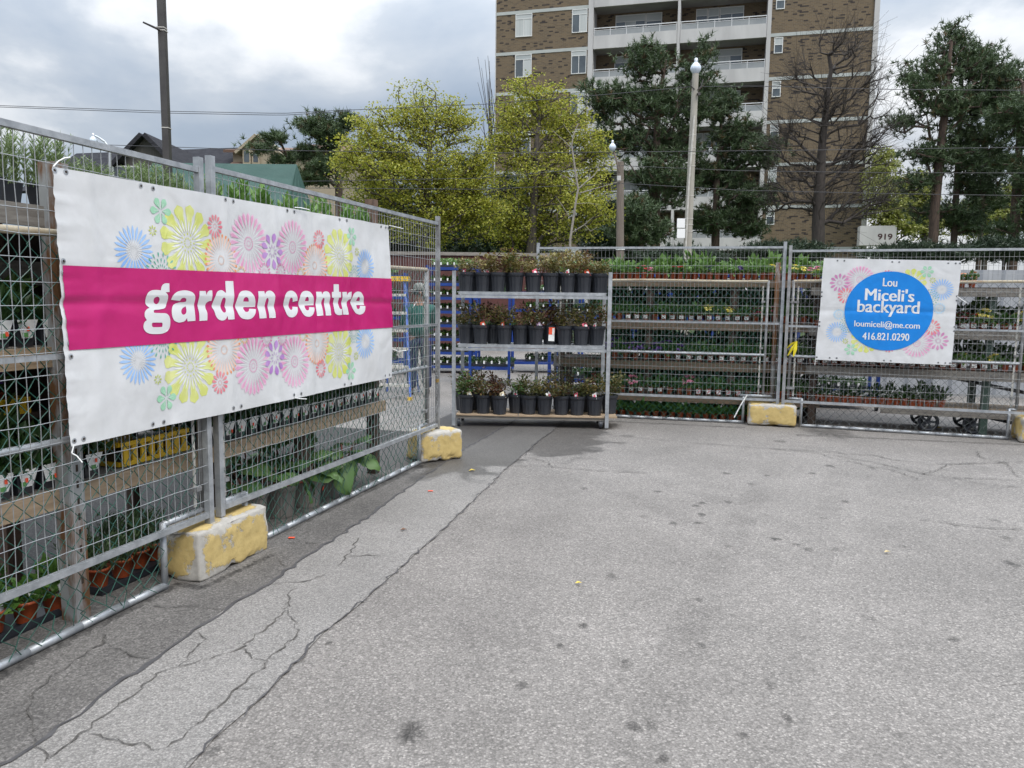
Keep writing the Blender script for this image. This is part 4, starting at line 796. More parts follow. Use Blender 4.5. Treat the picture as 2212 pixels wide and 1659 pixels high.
# ------------------------------------------------------------------ near bench behind the left fence
BL = lambda s, d, z: LO + EL * (s + 1.41) + NL * d + np.array([0, 0, z])     # s = 0 where the two panels meet
bench = thing('plant_bench', 'long three-tier wooden plant bench right behind the near fence', 'plant bench', BL(1, .5, 0))
D0, D1 = .24, .95; SA, SB = -3.2, 2.62
for z, nm, mt in ((2.005, 'shelf', wood_grey), (1.355, 'shelf', wood_light), (.67, 'shelf', wood_light)):
    put(nm, MB().beam(BL(SA, (D0 + D1) / 2 + .02, z - .012), BL(SB, (D0 + D1) / 2 + .02, z - .012), D1 - D0, .024), wood_grey, bench)
    put('fascia_board', MB().beam(BL(SA, D0 - .005, z - .055), BL(SB, D0 - .005, z - .055), .03, .095), mt, bench)
put('back_board', MB().beam(BL(SA, .62, 1.70), BL(SB, .62, 1.70), .025, .12), wood_grey, bench)
put('added_back_panel', MB().beam(BL(SA, D1 + .045, 1.36), BL(SB, D1 + .045, 1.36), .02, 1.2), wood_dark, bench)  # added dark boards, standing in for the dim inside of the bench
for s in (-2.2, .35, 1.35, 2.52):
    put('leg', MB().beam(BL(s, D0 + .06, 0), BL(s, D0 + .06, 1.98), .085, .085, up=NL), wood_dark if s > 0 else wood_post, bench)
    put('leg', MB().beam(BL(s, D1, 0), BL(s, D1, 1.98), .06, .06, up=NL), wood_dark, bench)
put('tall_post', MB().beam(BL(-.62, .88, 0), BL(-.62, .88, 2.42), .085, .085, up=NL), wood_post, bench)
put('tall_post', MB().beam(BL(2.60, .34, 1.98), BL(2.60, .34, 2.46), .085, .085, up=NL), wood_post, bench)
rz = ang(EL)
n_ = 0
for k in range(33):                                       # top tier
    s = -2.25 + k * .148; far_ = s > .55
    if far_: pot_plant('potted_shrub', f'{nth(n_)} glossy broad-leaved shrub from the left on the bench top, above the garden centre banner', 'potted plant', BL(s, .36 + .05 * (k % 2), 2.006), rz, ME_sq, F_laurel[k % 3], .08, (), 'broad-leaved shrubs along the bench top', 1.12); n_ += 1
    else: pot_plant('potted_herb', f'{nth(k)} feathery rosemary-like herb from the left on the bench top tier', 'potted plant', BL(s, .34 + .06 * (k % 2), 2.006), rz, ME_sq, F_rosem[k % 4], .09, (), 'feathery herbs along the bench top', .98 if s < -.7 else .86)
for k in range(5):                                        # middle tier, left of the banner
    s = -1.36 + k * .125; pot_plant('potted_herb', f'{nth(k)} dark herb from the left with white card, bench middle tier left of banner', 'potted plant', BL(s, D0 + .055, 1.356), rz, ME_sq, F_dark[k % 3], .09, (C_v[k % 4],), 'dark herbs on the bench middle tier', 1.15)
for k in range(6):
    s = -1.45 + k * .125; pot_plant('potted_basil', f'{nth(k)} bright green basil from the left at the back of the bench middle tier', 'potted plant', BL(s, .50, 1.42), rz, ME_sq, F_basil[k % 3], .10, (), 'basil plants at the back of the bench', 1.2)
for k in range(7):
    s = -1.40 + k * .125; pot_plant('potted_herb', f'{nth(k)} dark herb from the left with white card, bench lowest tier left of banner', 'potted plant', BL(s, D0 + .055, .671), rz, ME_sq, F_dark[(k + 1) % 3], .09, (C_v[(k + 2) % 4],), 'dark herbs on the bench lowest tier', 1.5)
for k in range(19):
    s = .17 + k * .1275; pot_plant('potted_herb', f'{nth(k)} dark herb from the left in the white-carded row below the banner', 'potted plant', BL(s, D0 + .055, .671), rz, ME_sq, F_dark[k % 3], .09, (C_v[(k * 3 + k // 4) % 4],), 'white-carded herbs below the banner', 1.35)
for k in range(15): pot_plant('potted_herb', f'{nth(k)} dark herb from the left, second row behind the cards on the lowest bench tier', 'potted plant', BL(.2 + k * .165, .46, .671), rz, ME_sq, F_mid[k % 3] if k % 3 == 0 else F_dark[k % 3], .09, (), 'second row on the lowest bench tier', 2.0)
for k in range(5): pot_plant('potted_herb', f'{nth(k)} dark herb left of the banner, second row of the lowest bench tier', 'potted plant', BL(-1.5 + k * .16, .46, .671), rz, ME_sq, F_dark[k % 3], .09, (), 'second row of the lowest tier left of the banner', 2.1)
def crate(label, loc, rz_, mt, w_=.55, d_=.38, h_=.11):
    t = thing('plastic_crate', label, 'crate', loc, rz_); fr = MB()
    for z in (h_ * .12, h_ * .95): 
        for y in (-d_ / 2, d_ / 2): fr.abox(-w_ / 2, w_ / 2, y - .008, y + .008, z - .012, z + .012)
        for x in (-w_ / 2, w_ / 2): fr.abox(x - .008, x + .008, -d_ / 2 + .009, d_ / 2 - .009, z - .012, z + .012)
    put('rim', fr, mt, t, local=True); sl = MB()
    for q in range(8):
        x = -w_ / 2 + .035 + q * (w_ - .07) / 7
        for y in (-d_ / 2, d_ / 2): put('slat', MB().abox(x - .022, x + .014, y - .006, y + .006, h_ * .2, h_ * .84), mt, t, local=True)
    put('base', MB().abox(-w_ / 2 + .01, w_ / 2 - .01, -d_ / 2 + .01, d_ / 2 - .01, 0.001, .012), blackpot, t, local=True); return t
crate('yellow plastic crate on the lowest bench tier under the banner', BL(-.18, .47, .671), rz, yellow_pl, .52, .4, .13)
crate('yellow plastic crate on the lowest tier left of the banner, mid height', BL(-1.15, .62, 1.02), rz, yellow_pl, .62, .4, .07)
tr_ = thing('plank', 'loose plank carrying the yellow crate inside the bench', 'plank', BL(-1.15, .62, 1.0)); put('board', MB().beam(BL(-2.2, .62, 1.005), BL(-.3, .62, 1.005), .42, .03), wood_dark, tr_)
for k in range(5): pot_plant('potted_pansy', f'{nth(k)} dark purple plant from the left in the yellow crate inside the bench', 'potted plant', BL(-1.38 + k * .12, .56, 1.035), rz, ME_pot, F_flower['purple'][k % 2], .075, (), 'purple plants in the yellow crate')
# pots standing on the ground under the bench
for k, (s, d, f, tg, desc) in enumerate([(-1.27, .42, F_mint, 1, 'mint-leaved plant with white stake, leftmost on the ground behind the fence'), (-1.12, .40, F_mint, 1, 'mint-leaved plant with white stake, second from the left on the ground'), (-.97, .37, F_mint, 1, 'mint-leaved plant with white stake, third from the left on the ground'),
                                   (-.84, .33, F_mint, 1, 'mint-leaved plant beside the rusty perforated post foot'), (-1.18, .60, F_mint, 1, 'mint-leaved plant in the rear row, left of the rusty post'), (-1.0, .56, F_mint, 1, 'mint-leaved plant in the rear row, next to the rusty post'),
                                   (-.50, .40, F_lav, 0, 'grey-green spiky plant just right of the rusty post'), (-.34, .40, F_lav, 0, 'grey-green spiky plant in the middle of its black tray'), (-.19, .42, F_lav, 0, 'grey-green spiky plant near the pipe corner by the yellow block'),
                                   (-.05, .44, F_lav, 0, 'grey-green spiky plant nearest the large yellow block'), (-.44, .58, F_lav, 0, 'grey-green spiky plant in the tray rear row, left'), (-.22, .60, F_lav, 0, 'grey-green spiky plant in the tray rear row, right')]):
    pot_plant('orange_potted_plant', 'orange pot of ' + desc, 'potted plant', BL(s, d, .022), rz, ME_pot_big, F_mint[k % 3] if tg else F_lav[k % 3], .09, (C_stake,) if tg else (), 'orange pots on the ground behind the near fence', 1.2 if tg else 1.3)
for nm, s, d, L_ in (('black plant tray under the grey-green spiky plants', -.27, .49, .62), ('black plant tray under the mint-leaved plants', -1.06, .48, .62)):
    t = thing('plant_tray', nm, 'tray', BL(s, d, .003), rz); mb = MB().abox(-L_ / 2, L_ / 2, -.19, .19, 0, .012)
    for a_ in (-1, 1): mb.abox(-L_ / 2, L_ / 2, a_ * .19 - .004, a_ * .19 + .004, .0122, .045); mb.abox(a_ * L_ / 2 - .004, a_ * L_ / 2 + .004, -.185, .185, .0122, .045)
    put('tray', mb, blackpot, t, local=True)
# rhubarb
def rhubarb(seed, droop, front):
    r_ = np.random.default_rng(seed); lf, st = MB(), MB(); n = 8 if front else 10
    for q in range(n):
        a = q * 6.28 / n + r_.uniform(-.4, .4); dr = droop and q in (0, 1); d2 = np.array([math.cos(a), math.sin(a), 0]); hh = (r_.uniform(.06, .2) if front else r_.uniform(.12, .34)) if not dr else .10
        p0 = d2 * .03 + [0, 0, .17]; p1 = d2 * r_.uniform(.08, .15) + [0, 0, .2 + hh]; 
        if dr: p1 = d2 * .19 + np.array([0, 0, .25])
        st.tube([p0, (p0 + p1) / 2 + [0, 0, .03], p1], .007, 6)
        fw = unit(d2 * (1 if not dr else .35) + np.array([0, 0, -.1 if not dr else -1.0]) + r_.normal(scale=.2, size=3)); L = r_.uniform(.13, .22) if front else r_.uniform(.14, .23); W = L * r_.uniform(.98, 1.15); sd_ = unit(np.cross(fw, [0, 0, 1.0]) + r_.normal(scale=.15, size=3)); up = np.cross(sd_, fw)
        k = 9; t = np.linspace(0, 1, k); wid = np.sin(np.pi * np.clip(t * .93 + .07, 0, 1) ** .62) ** .75; wid[0] = .25; row = []
        for c in (-1, -.5, 0, .5, 1):
            Q = p1 + fw * (t * L - (abs(c) ** 2) * .035 * (t < .2))[:, None] + sd_ * (c * wid * W / 2)[:, None] + up * (-.12 * L * abs(c) ** 2 + .05 * L * (c == 0) - .16 * L * t ** 2 + (abs(c) == 1) * r_.normal(scale=.03 * L, size=k))[:, None]; row.append(Q)
        V = np.stack(row, 1).reshape(-1, 3); i, j = np.meshgrid(np.arange(k - 1), np.arange(4), indexing='ij'); b_ = (i * 5 + j).ravel(); lf.add(V, np.stack([b_, b_ + 1, b_ + 6, b_ + 5], 1))
    return lf, st
for k, (s, d, desc) in enumerate([(.80, .37, 'half hidden behind the large yellow block'), (1.05, .30, 'with a drooping leaf touching the pipe'), (1.36, .27, 'with an orange sticker, in the middle of the row'), (1.66, .27, 'with leaves hanging over the rim'), (1.98, .30, 'nearest the dark wooden leg'), (1.2, .62, 'in the rear, left'), (1.62, .62, 'in the rear, right')]):
    t = thing('rhubarb_pot', 'big taupe ribbed pot of rhubarb ' + desc, 'potted plant', BL(s, d, .005), rz + rnd.uniform(-.3, .3), 'rhubarb pots behind the near fence'); put('pot', ME_taupe, None, t, local=True); lf, st = rhubarb(k * 3 + 2, k in (1, 3), k < 5)
    f = put('leaves', lf, lf_rhub, t, True, local=True); s2 = put('stalks', st, stem_red, t, True, local=True)
    f.rotation_euler = s2.rotation_euler = (0, 0, -1.57 if k in (1, 3) else k)
    if k == 2: put('sticker', MB().box((.045, -.1175, .13), (.009, 0, 0), (0, .001, 0), (.002, -.004, .018)), orange_card, t, local=True)
# yellow paint marks on yard floor
pm = MB()
for a_, b_, c_ in (((600, 925), (668, 940), .03), ((640, 928), (650, 955), .02)):
    A, B = gp(*a_), gp(*b_); sd_ = perp(unit(B - A)) * c_; pm.add([A - sd_ + [0, 0, .012], B - sd_ + [0, 0, .012], B + sd_ + [0, 0, .012], A + sd_ + [0, 0, .012]], [[0, 1, 2, 3]])
struct('floor_marking', pm, M('worn_yellow_paint', (.55, .36, .04), (.16, .14, .12), scale=40, rough=.8))

# ------------------------------------------------------------------ rose rack
RA, RB = gp(980, 922), gp(1310, 928); RE = unit(RB - RA); RN = perp(RE); RW = np.linalg.norm(RB - RA); RD = .56
RK = lambda s, d, z: RA + RE * s + RN * d + np.array([0, 0, z])
rack = thing('plant_rack', 'three-tier galvanised rack on casters, loaded with potted roses', 'plant rack', RK(RW / 2, RD / 2, 0), 0)
for s in (0, RW):
    for d in (0, RD):
        top_ = 1.93 if d == 0 else 1.70
        put('post', MB().beam(RK(s - (.02 if d and s else -.05 if d else 0), d, .02 if d == 0 else .12), RK(s - (.02 if d and s else -.05 if d else 0), d, top_), .045, .035, up=RN), galv, rack)
for z in (1.675, 1.028):
    sh = MB().beam(RK(.035, RD / 2, z), RK(RW - .035, RD / 2, z), RD - .04, .012)
    sh.beam(RK(.05, .02, z - .013), RK(RW - .06, .02, z - .013), .012, .038); sh.beam(RK(.05, RD - .02, z - .013), RK(RW - .06, RD - .02, z - .013), .012, .038)
    put('shelf', sh, galv, rack); put('bracket_rail', MB().beam(RK(.0, .012, z - .055), RK(RW, .012, z - .055), .014, .035), galv, rack)
put('bottom_shelf', MB().beam(RK(.03, RD / 2 + .02, .155), RK(RW * .42, RD / 2 + .02, .15), RD + .02, .018).beam(RK(RW * .425, RD / 2 + .02, .15), RK(RW + .13, RD / 2 + .02, .15), RD + .02, .018), wood_light, rack)
put('bottom_beam', MB().beam(RK(.03, .05, .122), RK(RW * .99, .05, .118), .04, .035), wood_grey, rack)
for s in (.06, RW - .07):
    for d in (.04, RD - .05):
        cs = put('caster', MB().beam(RK(s - .022, d, .11), RK(s - .022, d, .05), .004, .04).beam(RK(s + .022, d, .11), RK(s + .022, d, .05), .004, .04), galv_old, rack)
        put('wheel', MB().segs([RK(s - .016, d + .01, .055)], [RK(s + .016, d + .01, .055)], .052, None, 18, cap=True), blackpot, cs)
def rose(label, s, d, z, fol, card=None, big=False):
    t = pot_plant('potted_rose', label, 'potted rose', RK(s, d, z), ang(RE), ME_rosepot, fol, .20, (), 'black pots of roses on the rack', 1.0)
    if card: ct = put('care_tag', card, None, t, local=True); ct.rotation_euler = (0, 0, rnd.uniform(-.9, .5)) if card is not CT['big'] else (0, .04, .1)
    return t
def care(kind):
    mb = MB()
    if kind == 'big': mb.box((0, -.112, .13), (.037, 0, 0), (0, .002, 0), (0, .004, .085), 0); mb.box((.0, -.1155, .17), (.036, 0, 0), (0, .001, 0), (0, .0, .045), 1); mb.box((0, -.1155, .06), (.036, 0, 0), (0, .001, 0), (0, 0, .012), 1); mb.box((.02, -.118, .165), (.014, 0, 0), (0, .001, 0), (0, 0, .04), 0); return mb.mesh('care_tag', [white_card, orange_card])
    c = {'white': white_card, 'pink': pink_card, 'red': orange_card, 'cream': M('cream_card', (.72, .62, .42), rough=.5), 'mauve': M('mauve_card', (.55, .35, .55), rough=.5)}[kind]
    mb.box((.03, -.07, .238), (.026, 0, .012), (0, .0015, .001), (-.014, .016, .036), 0); mb.box((.034, -.078, .242), (.012, 0, .005), (0, .0015, .001), (-.006, .007, .014), 1); return mb.mesh('care_tag', [c, pink_card if kind == 'white' else white_card])
CT = {k: care(k) for k in ('big', 'white', 'pink', 'red', 'cream', 'mauve')}
zs2 = lambda z: (z - 605) / (1860 - 605) * RW
for k, z in enumerate((692, 828, 955, 1098, 1243, 1385, 1524, 1655, 1788)):
    tg = ['pink', 'white', None, None, 'pink', None, 'white', 'red', None][k]
    rose(f"{nth(k)} black pot from left on rack's top shelf, olive rose" + (f' with {tg} tag' if tg else ' without tag'), zs2(z), .14 + rnd.uniform(-.01, .01), 1.683, F_rose_top[k % 5], CT[tg] if tg else None)
for k in range(7): rose(f"{nth(k)} rear rose pot from the left on the rack's top shelf", .16 + k * .265, .42, 1.683, F_rose_top[(k + 2) % 5])
for k, (z, dd) in enumerate(((690, .22), (815, .14), (918, .28), (1012, .14), (1140, .15), (1270, .13), (1388, .24), (1505, .15), (1640, .14), (1772, .2))):
    tg = [None, 'red', None, 'red', None, 'mauve', 'big', None, 'pink', 'white'][k]
    rose(f"{nth(k)} black pot from left on rack's middle shelf, bronze rose" + (f' with {"big red-white" if tg == "big" else tg} tag' if tg else ''), zs2(z), dd, 1.036, F_rose[(k * 3 + 1) % 8], CT[tg] if tg else None)
for k in range(5): rose(f"{nth(k)} rear rose pot from the left on the rack's middle shelf", .2 + k * .36, .44, 1.036, F_rose[(k * 5) % 8])
for k, (z, dd) in enumerate(((655, .34), (700, .12), (842, .12), (980, .08), (1112, .22), (1222, .14), (1350, .13), (1490, .14), (1620, .13), (1765, .13), (1895, .3))):
    tg = ['white', 'cream', None, 'cream', 'white', None, 'white', None, 'pink', 'white', None][k]
    rose(f"{nth(k)} black pot from left on rack's bottom shelf, greenish rose" + (f' with {tg} tag' if tg else ''), zs2(z), dd, .166, F_rose_low[k % 5] if k % 3 else F_rose[k % 8], CT[tg] if tg else None)
for k in range(6): rose(f"{nth(k)} rear rose pot from the left on the rack's wooden bottom shelf", .22 + k * .29, .44, .166, F_rose[(k * 3) % 8])

# ------------------------------------------------------------------ far tiered shelves
F1 = lambda s, d, z: FO1 + FE1 * s + FN1 * d + np.array([0, 0, z])
F2 = lambda s, d, z: FO2 + FE2 * s + FN2 * d + np.array([0, 0, z])
wood_fas = M('wood_fascia', (.17, .12, .08), (.11, .08, .055), scale=5, rough=.8, stretch=(1, 1, 9), bump=.25)
shelf = thing('plant_shelf', 'wide four-tier wooden plant shelf behind the far fence and rose rack', 'plant shelf', F1(-1.2, .6, 0))
for z, h_ in ((1.885, .09), (1.325, .105), (.79, .11), (.335, .09)):
    put('shelf', MB().beam(F1(-2.9, .62, z - .014), F1(.62, .62, z - .014), .80, .028), wood_dark, shelf); put('fascia_board', MB().beam(F1(-2.9, .205, z - h_ / 2 - .012), F1(.62, .205, z - h_ / 2 - .012), .03, h_), wood_fas, shelf)
for s in (-2.8, -1.6, -.5, .55):
    for d in (.28, .98): put('leg', MB().beam(F1(s, d, 0), F1(s, d, 1.86), .08, .08, up=FN1), wood_dark, shelf)
ra = ang(FE1)
def frow(Fn, e, label, s0, s1, n, d, z, folf, cards=lambda k: (), sc=1.0, grp=None, skip=()):
    for k in range(n):
        if k in skip: continue
        f, desc = folf(k); c = cards(k)
        pot_plant('orange_potted_plant', label.format(nth(k), desc), 'potted plant', Fn(s0 + (s1 - s0) * k / max(1, n - 1), d + rnd.uniform(-.012, .012), z), ang(e) + rnd.uniform(-.15, .15), ME_pot, f, .075, c, grp, sc)
def tops(k):
    if k in (6, 7): return F_flower['red'][k % 2], 'red flowers'
    if k in (8, 11, 12): return F_flower['red' if k != 8 else 'pink'][k % 2], 'red flowers' if k != 8 else 'pink flowers'
    if k in (16, 20): return F_flower['purple'][k % 2], 'purple flowers'
    if k in (24, 25, 27, 28): return F_flower['yellow'][k % 2], 'yellow flowers'
    if k in (29, 30): return F_flower['pink'][k % 2], 'pink flowers'
    return F_pale[k % 3], 'pale green leaves'
frow(F1, FE1, 'orange pot, {} from the left on the far shelf top, {}', -2.75, .52, 35, .26, 1.886, lambda k: tops(k - 4), sc=1.15, grp='orange pots on the far shelf top')
frow(F1, FE1, 'orange pot, {} from the left on the far shelf second tier, {}', -2.25, .5, 24, .27, 1.326, lambda k: ((F_flower['yellow'][k % 2], 'a few yellow flowers') if k in (12, 14) else (F_flower['dark_red'][k % 2], 'dark red flowers') if k in (17, 19) else (F_mid[k % 3], 'green seedlings')), cards=lambda k: (C_white,) if k in (3, 4, 5, 7, 8, 9, 10, 11, 12, 13, 14, 15, 16) else (), sc=1.75, grp='orange pots on the far shelf second tier')
frow(F1, FE1, 'white-labelled pot, {} from the left on the far shelf third tier, {}', -2.2, .5, 20, .27, .791, lambda k: ((F_flower['purple'][k % 2], 'purple flowers') if k < 8 else (F_mid[k % 3], 'green seedlings')), cards=lambda k: (C_white,) if k > 6 else (), sc=2.1, grp='white-labelled pots on the far shelf third tier')
frow(F1, FE1, 'orange pot, {} from the left on the far shelf fourth tier, {}', -2.2, .5, 22, .27, .336, lambda k: ((F_flower['pink'][k % 2], 'small pink flowers') if k in (3, 9) else (F_mid[k % 3], 'green seedlings')), cards=lambda k: (C_white,) if 2 < k < 7 else (C_pink,) if 9 < k < 15 else (), sc=1.9, grp='orange pots on the far shelf fourth tier')
frow(F1, FE1, 'orange pot, {} from the left on the ground under the far shelf, {}', -2.15, -.25, 18, .24, .004, lambda k: (F_mid[k % 3], 'dark green leaves'), sc=1.8, grp='orange pots on the ground under the far shelf')
for z, nm in ((1.326, 'second'), (.791, 'third'), (.336, 'fourth'), (.03, 'ground')):
    for k in range(9): pot_plant('orange_potted_plant', f'{nth(k)} tall leafy plant from the left, deepest row of the far shelf {nm} tier', 'potted plant', F1(-2.2 + k * .31, .84, z), ra, ME_pot_big, (F_dark if k % 2 else F_mid)[k % 3], .075, (), f'deepest row on the far shelf {nm} tier', 4.2 if nm != 'ground' else 3.2)
# a second, deeper row on each tier so the foliage reads full (one mixed bank per tier)
for z, fs, nm in ((1.886, F_basil, 'top'), (1.326, F_mid, 'second'), (.791, F_mid, 'third'), (.336, F_mid, 'fourth')):
    for k in range(14): pot_plant('orange_potted_plant', f'{nth(k)} plant from the left in the rear row of the far shelf {nm} tier', 'potted plant', F1(-2.25 + k * .2, .55, z), ra, ME_pot, fs[k % 3], .075, (), f'rear row on the far shelf {nm} tier', 2.0 if nm == 'top' else 2.5)
shelf2 = thing('plant_shelf', 'grey wooden plant shelf behind the white blue-circle sign, nearly empty on top', 'plant shelf', F2(1.6, .6, 0))
for z, h_ in ((1.80, .10), (1.285, .10), (.80, .11)):
    put('shelf', MB().beam(F2(.3, .62, z - .014), F2(3.6, .62, z - .014), .80, .028), wood_dark, shelf2); put('fascia_board', MB().beam(F2(.3, .205, z - h_ / 2 - .012), F2(3.6, .205, z - h_ / 2 - .012), .03, h_), wood_grey, shelf2)
for s in (.38, 2.35, 3.5):
    for d in (.3, .98): put('leg', MB().beam(F2(s, d, 0), F2(s, d, 1.78), .08, .08, up=FN2), M('green_post', (.03, .06, .045), (.05, .08, .06), scale=5) if s > 1 else wood_dark, shelf2)
for k, s in enumerate((2.0, 2.11)): pot_plant('orange_potted_plant', f'orange pot with salmon flowers, {"left" if k == 0 else "right"} of the two beside the white sign top', 'potted plant', F2(s, .27, 1.801), ang(FE2), ME_pot, F_flower['orange'][k], .075, (), 'two salmon-flowered pots beside the sign', 1.25)
for k in range(3): pot_plant('orange_potted_plant', f'{nth(k)} orange pot from the post on the sign-side shelf top, {["yellow", "pink", "pink"][k]} flowers', 'potted plant', F2(.36 + k * .1, .27, 1.801 + .05), ang(FE2), ME_pot, F_flower[('yellow', 'pink', 'pink')[k]][0], .075, (), 'pots between the fence post and the sign', 1.2)
pcs = ['dark_red', 'dark_red', 'red', 'yellow', 'white', 'dark_red', 'yellow', 'yellow', 'yellow', 'pink', 'dark_red', 'yellow', 'red']
for k in range(13): pot_plant('orange_potted_plant', f'{nth(k)} pansy pot from the sign, right of it on the second tier, {pcs[k].replace("_", " ")} flowers', 'potted plant', F2(1.93 + k * .112, .27, 1.286), ang(FE2), ME_pot, F_flower[pcs[k]][k % 2], .075, (C_white,) if k < 5 else (), 'pansies right of the white sign', 1.6)
for k in range(3): pot_plant('orange_potted_plant', f'{nth(k)} green potted plant between fence post and sign, second tier', 'potted plant', F2(.4 + k * .11, .27, 1.286), ang(FE2), ME_pot, F_mid[k], .075, (), 'green pots between post and sign', 1.6)
for k in range(26): pot_plant('orange_potted_plant', f'{nth(k)} yellow-budded pot from the left on the third tier below the white sign', 'potted plant', F2(.4 + k * .112, .27, .801), ang(FE2), ME_pot, (F_mid if k % 3 else F_flower['yellow'])[k % 2], .075, (C_white,) if k < 19 else (), 'yellow-budded pots on the third tier', 1.35)
for z, nm in ((1.286, 'second'), (.801, 'third')):
    for k in range(13): pot_plant('orange_potted_plant', f'{nth(k)} leafy plant from the left, rear row of the sign-side shelf {nm} tier', 'potted plant', F2(.45 + k * .235, .58, z), ang(FE2), ME_pot_big, (F_mid, F_dark, F_pale)[k % 3][k % 3], .09, (), f'rear row of the sign-side shelf {nm} tier', 2.3)
for k in range(3): pot_plant('orange_potted_plant', f'{nth(k)} orange pot from the left low behind the third yellow block', 'potted plant', F2(.02 + k * .12, .5, .36), ang(FE2), ME_pot, F_mid[k], .075, (), 'low pots behind the yellow block', 1.4)
# flatbed wagon
wg = thing('garden_wagon', 'long wooden flatbed wagon with black spoked wheels behind the far fence', 'wagon', F2(1.3, .62, 0))
put('deck', MB().beam(F2(.28, .62, .30), F2(2.95, .62, .30), .72, .035), wood_light, wg); put('side_beam', MB().beam(F2(1.2, .27, .25), F2(2.9, .27, .25), .03, .075), wood_grey, wg); put('side_beam', MB().beam(F2(1.2, .95, .25), F2(2.9, .95, .25), .03, .075), wood_grey, wg)
put('drawbar', MB().segs([F2(2.4, .62, .2), F2(1.9, .5, .7)], [F2(3.3, .4, .04), F2(3.4, .5, .42)], .022, None, 8), blackpot, wg)
for s in (1.76, 2.26):
    for d in (.34, .9):
        c = F2(s, d, .125); th = np.linspace(0, 2 * math.pi, 25); ringp = np.array([c + FE2 * .105 * math.cos(a) + np.array([0, 0, .105 * math.sin(a)]) for a in th])
        wh = put('wheel', MB().tube(ringp, .02, 8), blackpot, wg, True); sp_ = MB().segs([c - FN2 * .04], [c + FN2 * .04], .028, None, 10, cap=True)
        for q in range(5):
            a = q * 6.28 / 5; sp_.beam(c, c + FE2 * .1 * math.cos(a) + np.array([0, 0, .1 * math.sin(a)]), .028, .02, up=FN2)
        put('spokes', sp_, blackpot, wh)
for k in range(16): pot_plant('orange_potted_plant', f'{nth(k)} orange pot from the left along the wagon deck, small white flowers', 'potted plant', F2(.42 + k * .088, .33, .319), ang(FE2), ME_pot, (F_flower['white'] if k % 2 else F_dark)[k % 2], .075, (), 'orange pots on the wagon', 1.25)
for k in range(2): pot_plant('orange_potted_plant', f'{("left", "right")[k]} of two dark leafy orange pots at the bare end of the wagon', 'potted plant', F2(1.79 + k * .1, .33, .319), ang(FE2), ME_pot, F_dark[k], .075, (), 'two pots at the wagon end', 1.3)

# ------------------------------------------------------------------ blue nursery racks in the yard
TRAY_F = {k: mound(420, .5, .09, .06, .03, seed=200 + i, up=.7) for i, k in enumerate('ab')}
def tray_mesh(seed, L_, W_, lm, tags=True, h=.11, fl=None):
    r_ = np.random.default_rng(seed); n = int(420 * L_ * W_ / .3); mb = MB(); mb.abox(-L_ / 2, L_ / 2, -W_ / 2, W_ / 2, 0, .05, 1)
    P = np.stack([r_.uniform(-L_ / 2, L_ / 2, n), r_.uniform(-W_ / 2, W_ / 2, n), .05 + h * r_.random(n) ** 1.3 * .75], 1); D = r_.normal(size=(n, 3)) * [.7, .7, .3] + [0, 0, .7]
    mb.leaves(P, D, sphere_dirs(n, r_) * .5 + [0, 0, 1], r_.uniform(.04, .08, n), r_.uniform(.02, .038, n), 0, .15)
    if tags:
        for q in range(int(L_ / .14)): mb.box((-L_ / 2 + .08 + q * .14, -W_ / 2 - .004, .075), (.015, 0, 0), (0, .001, 0), (0, 0, .028), 2)
    if fl:
        k = 40; P = np.stack([r_.uniform(-L_ / 2, L_ / 2, k), r_.uniform(-W_ / 2, W_ / 2, k), np.full(k, .05 + h)], 1); mb.leaves(P, r_.normal(size=(k, 3)) * [1, 1, .2], np.array([0, 0, 1.0]), .045, .04, 3, .1)
    return mb.mesh('seedling_tray', [lm, blackpot, white_card] + ([PET[fl]] if fl else []))
lf_nurs = leafm('leaf_nursery', (.05, .13, .02), (.12, .24, .04))
TRM = [tray_mesh(1, .92, .5, lf_nurs), tray_mesh(2, .92, .5, lf_mid), tray_mesh(3, .92, .5, lf_pale, True, .16), tray_mesh(4, .92, .5, lf_dark), tray_mesh(5, .92, .5, lf_mid, True, .11, 'white')]
TRN = ['bright green', 'mid green', 'pale green tall', 'dark green', 'white-flowered']
def blue_rack(label, where, x, y, rz_, zl, h, Wd=1.0, Dd=.56, trays=None):
    t = thing('nursery_rack', label, 'nursery rack', (x, y, 0), rz_, 'blue nursery racks in the yard'); c, s_ = math.cos(rz_), math.sin(rz_)
    for sx in (-1, 1):
        for sy in (-1, 1): put('post', MB().abox(sx * Wd / 2 - .025, sx * Wd / 2 + .025, sy * Dd / 2 - .02, sy * Dd / 2 + .02, .09, h), blue_m, t, local=True); put('caster', MB().segs([(sx * Wd / 2 - .02, sy * Dd / 2, .05)], [(sx * Wd / 2 + .02, sy * Dd / 2, .05)], .05, None, 12, cap=True), blackpot, t, local=True)
    for q, z in enumerate(zl):
        mb = MB().abox(-Wd / 2 + .026, Wd / 2 - .026, -Dd / 2 + .01, Dd / 2 - .01, z - .03, z - .02)
        for sy in (-1, 1): mb.abox(-Wd / 2 + .026, Wd / 2 - .026, sy * Dd / 2 - .012, sy * Dd / 2 + .012, z - .06, z - .001)
        put('shelf', mb, blue_m, t, local=True); k = (trays or [0])[q % len(trays or [0])]
        if k is not None:
            o = put('seedling_tray', TRM[k], None, None); o.location = (x, y, z); o.rotation_euler = (0, 0, rz_)
            tag(o, f'{TRN[k]} seedling tray, {nth(len(zl) - 1 - q)} shelf down, {where}', 'seedling tray', 'seedling trays on the blue racks')
    return t
yp0 = lambda x, y: gp(x, y)
blue_rack('tall many-shelved blue nursery rack between fence post and rose rack', 'the tall rack beside the fence post', -1.27, 16.6, -.06, [.17, .46, .75, 1.04, 1.33, 1.62, 1.91, 2.24], 2.28, 1.05, .6, [0, 1, 0, 0, 1, 0, 0, 2])
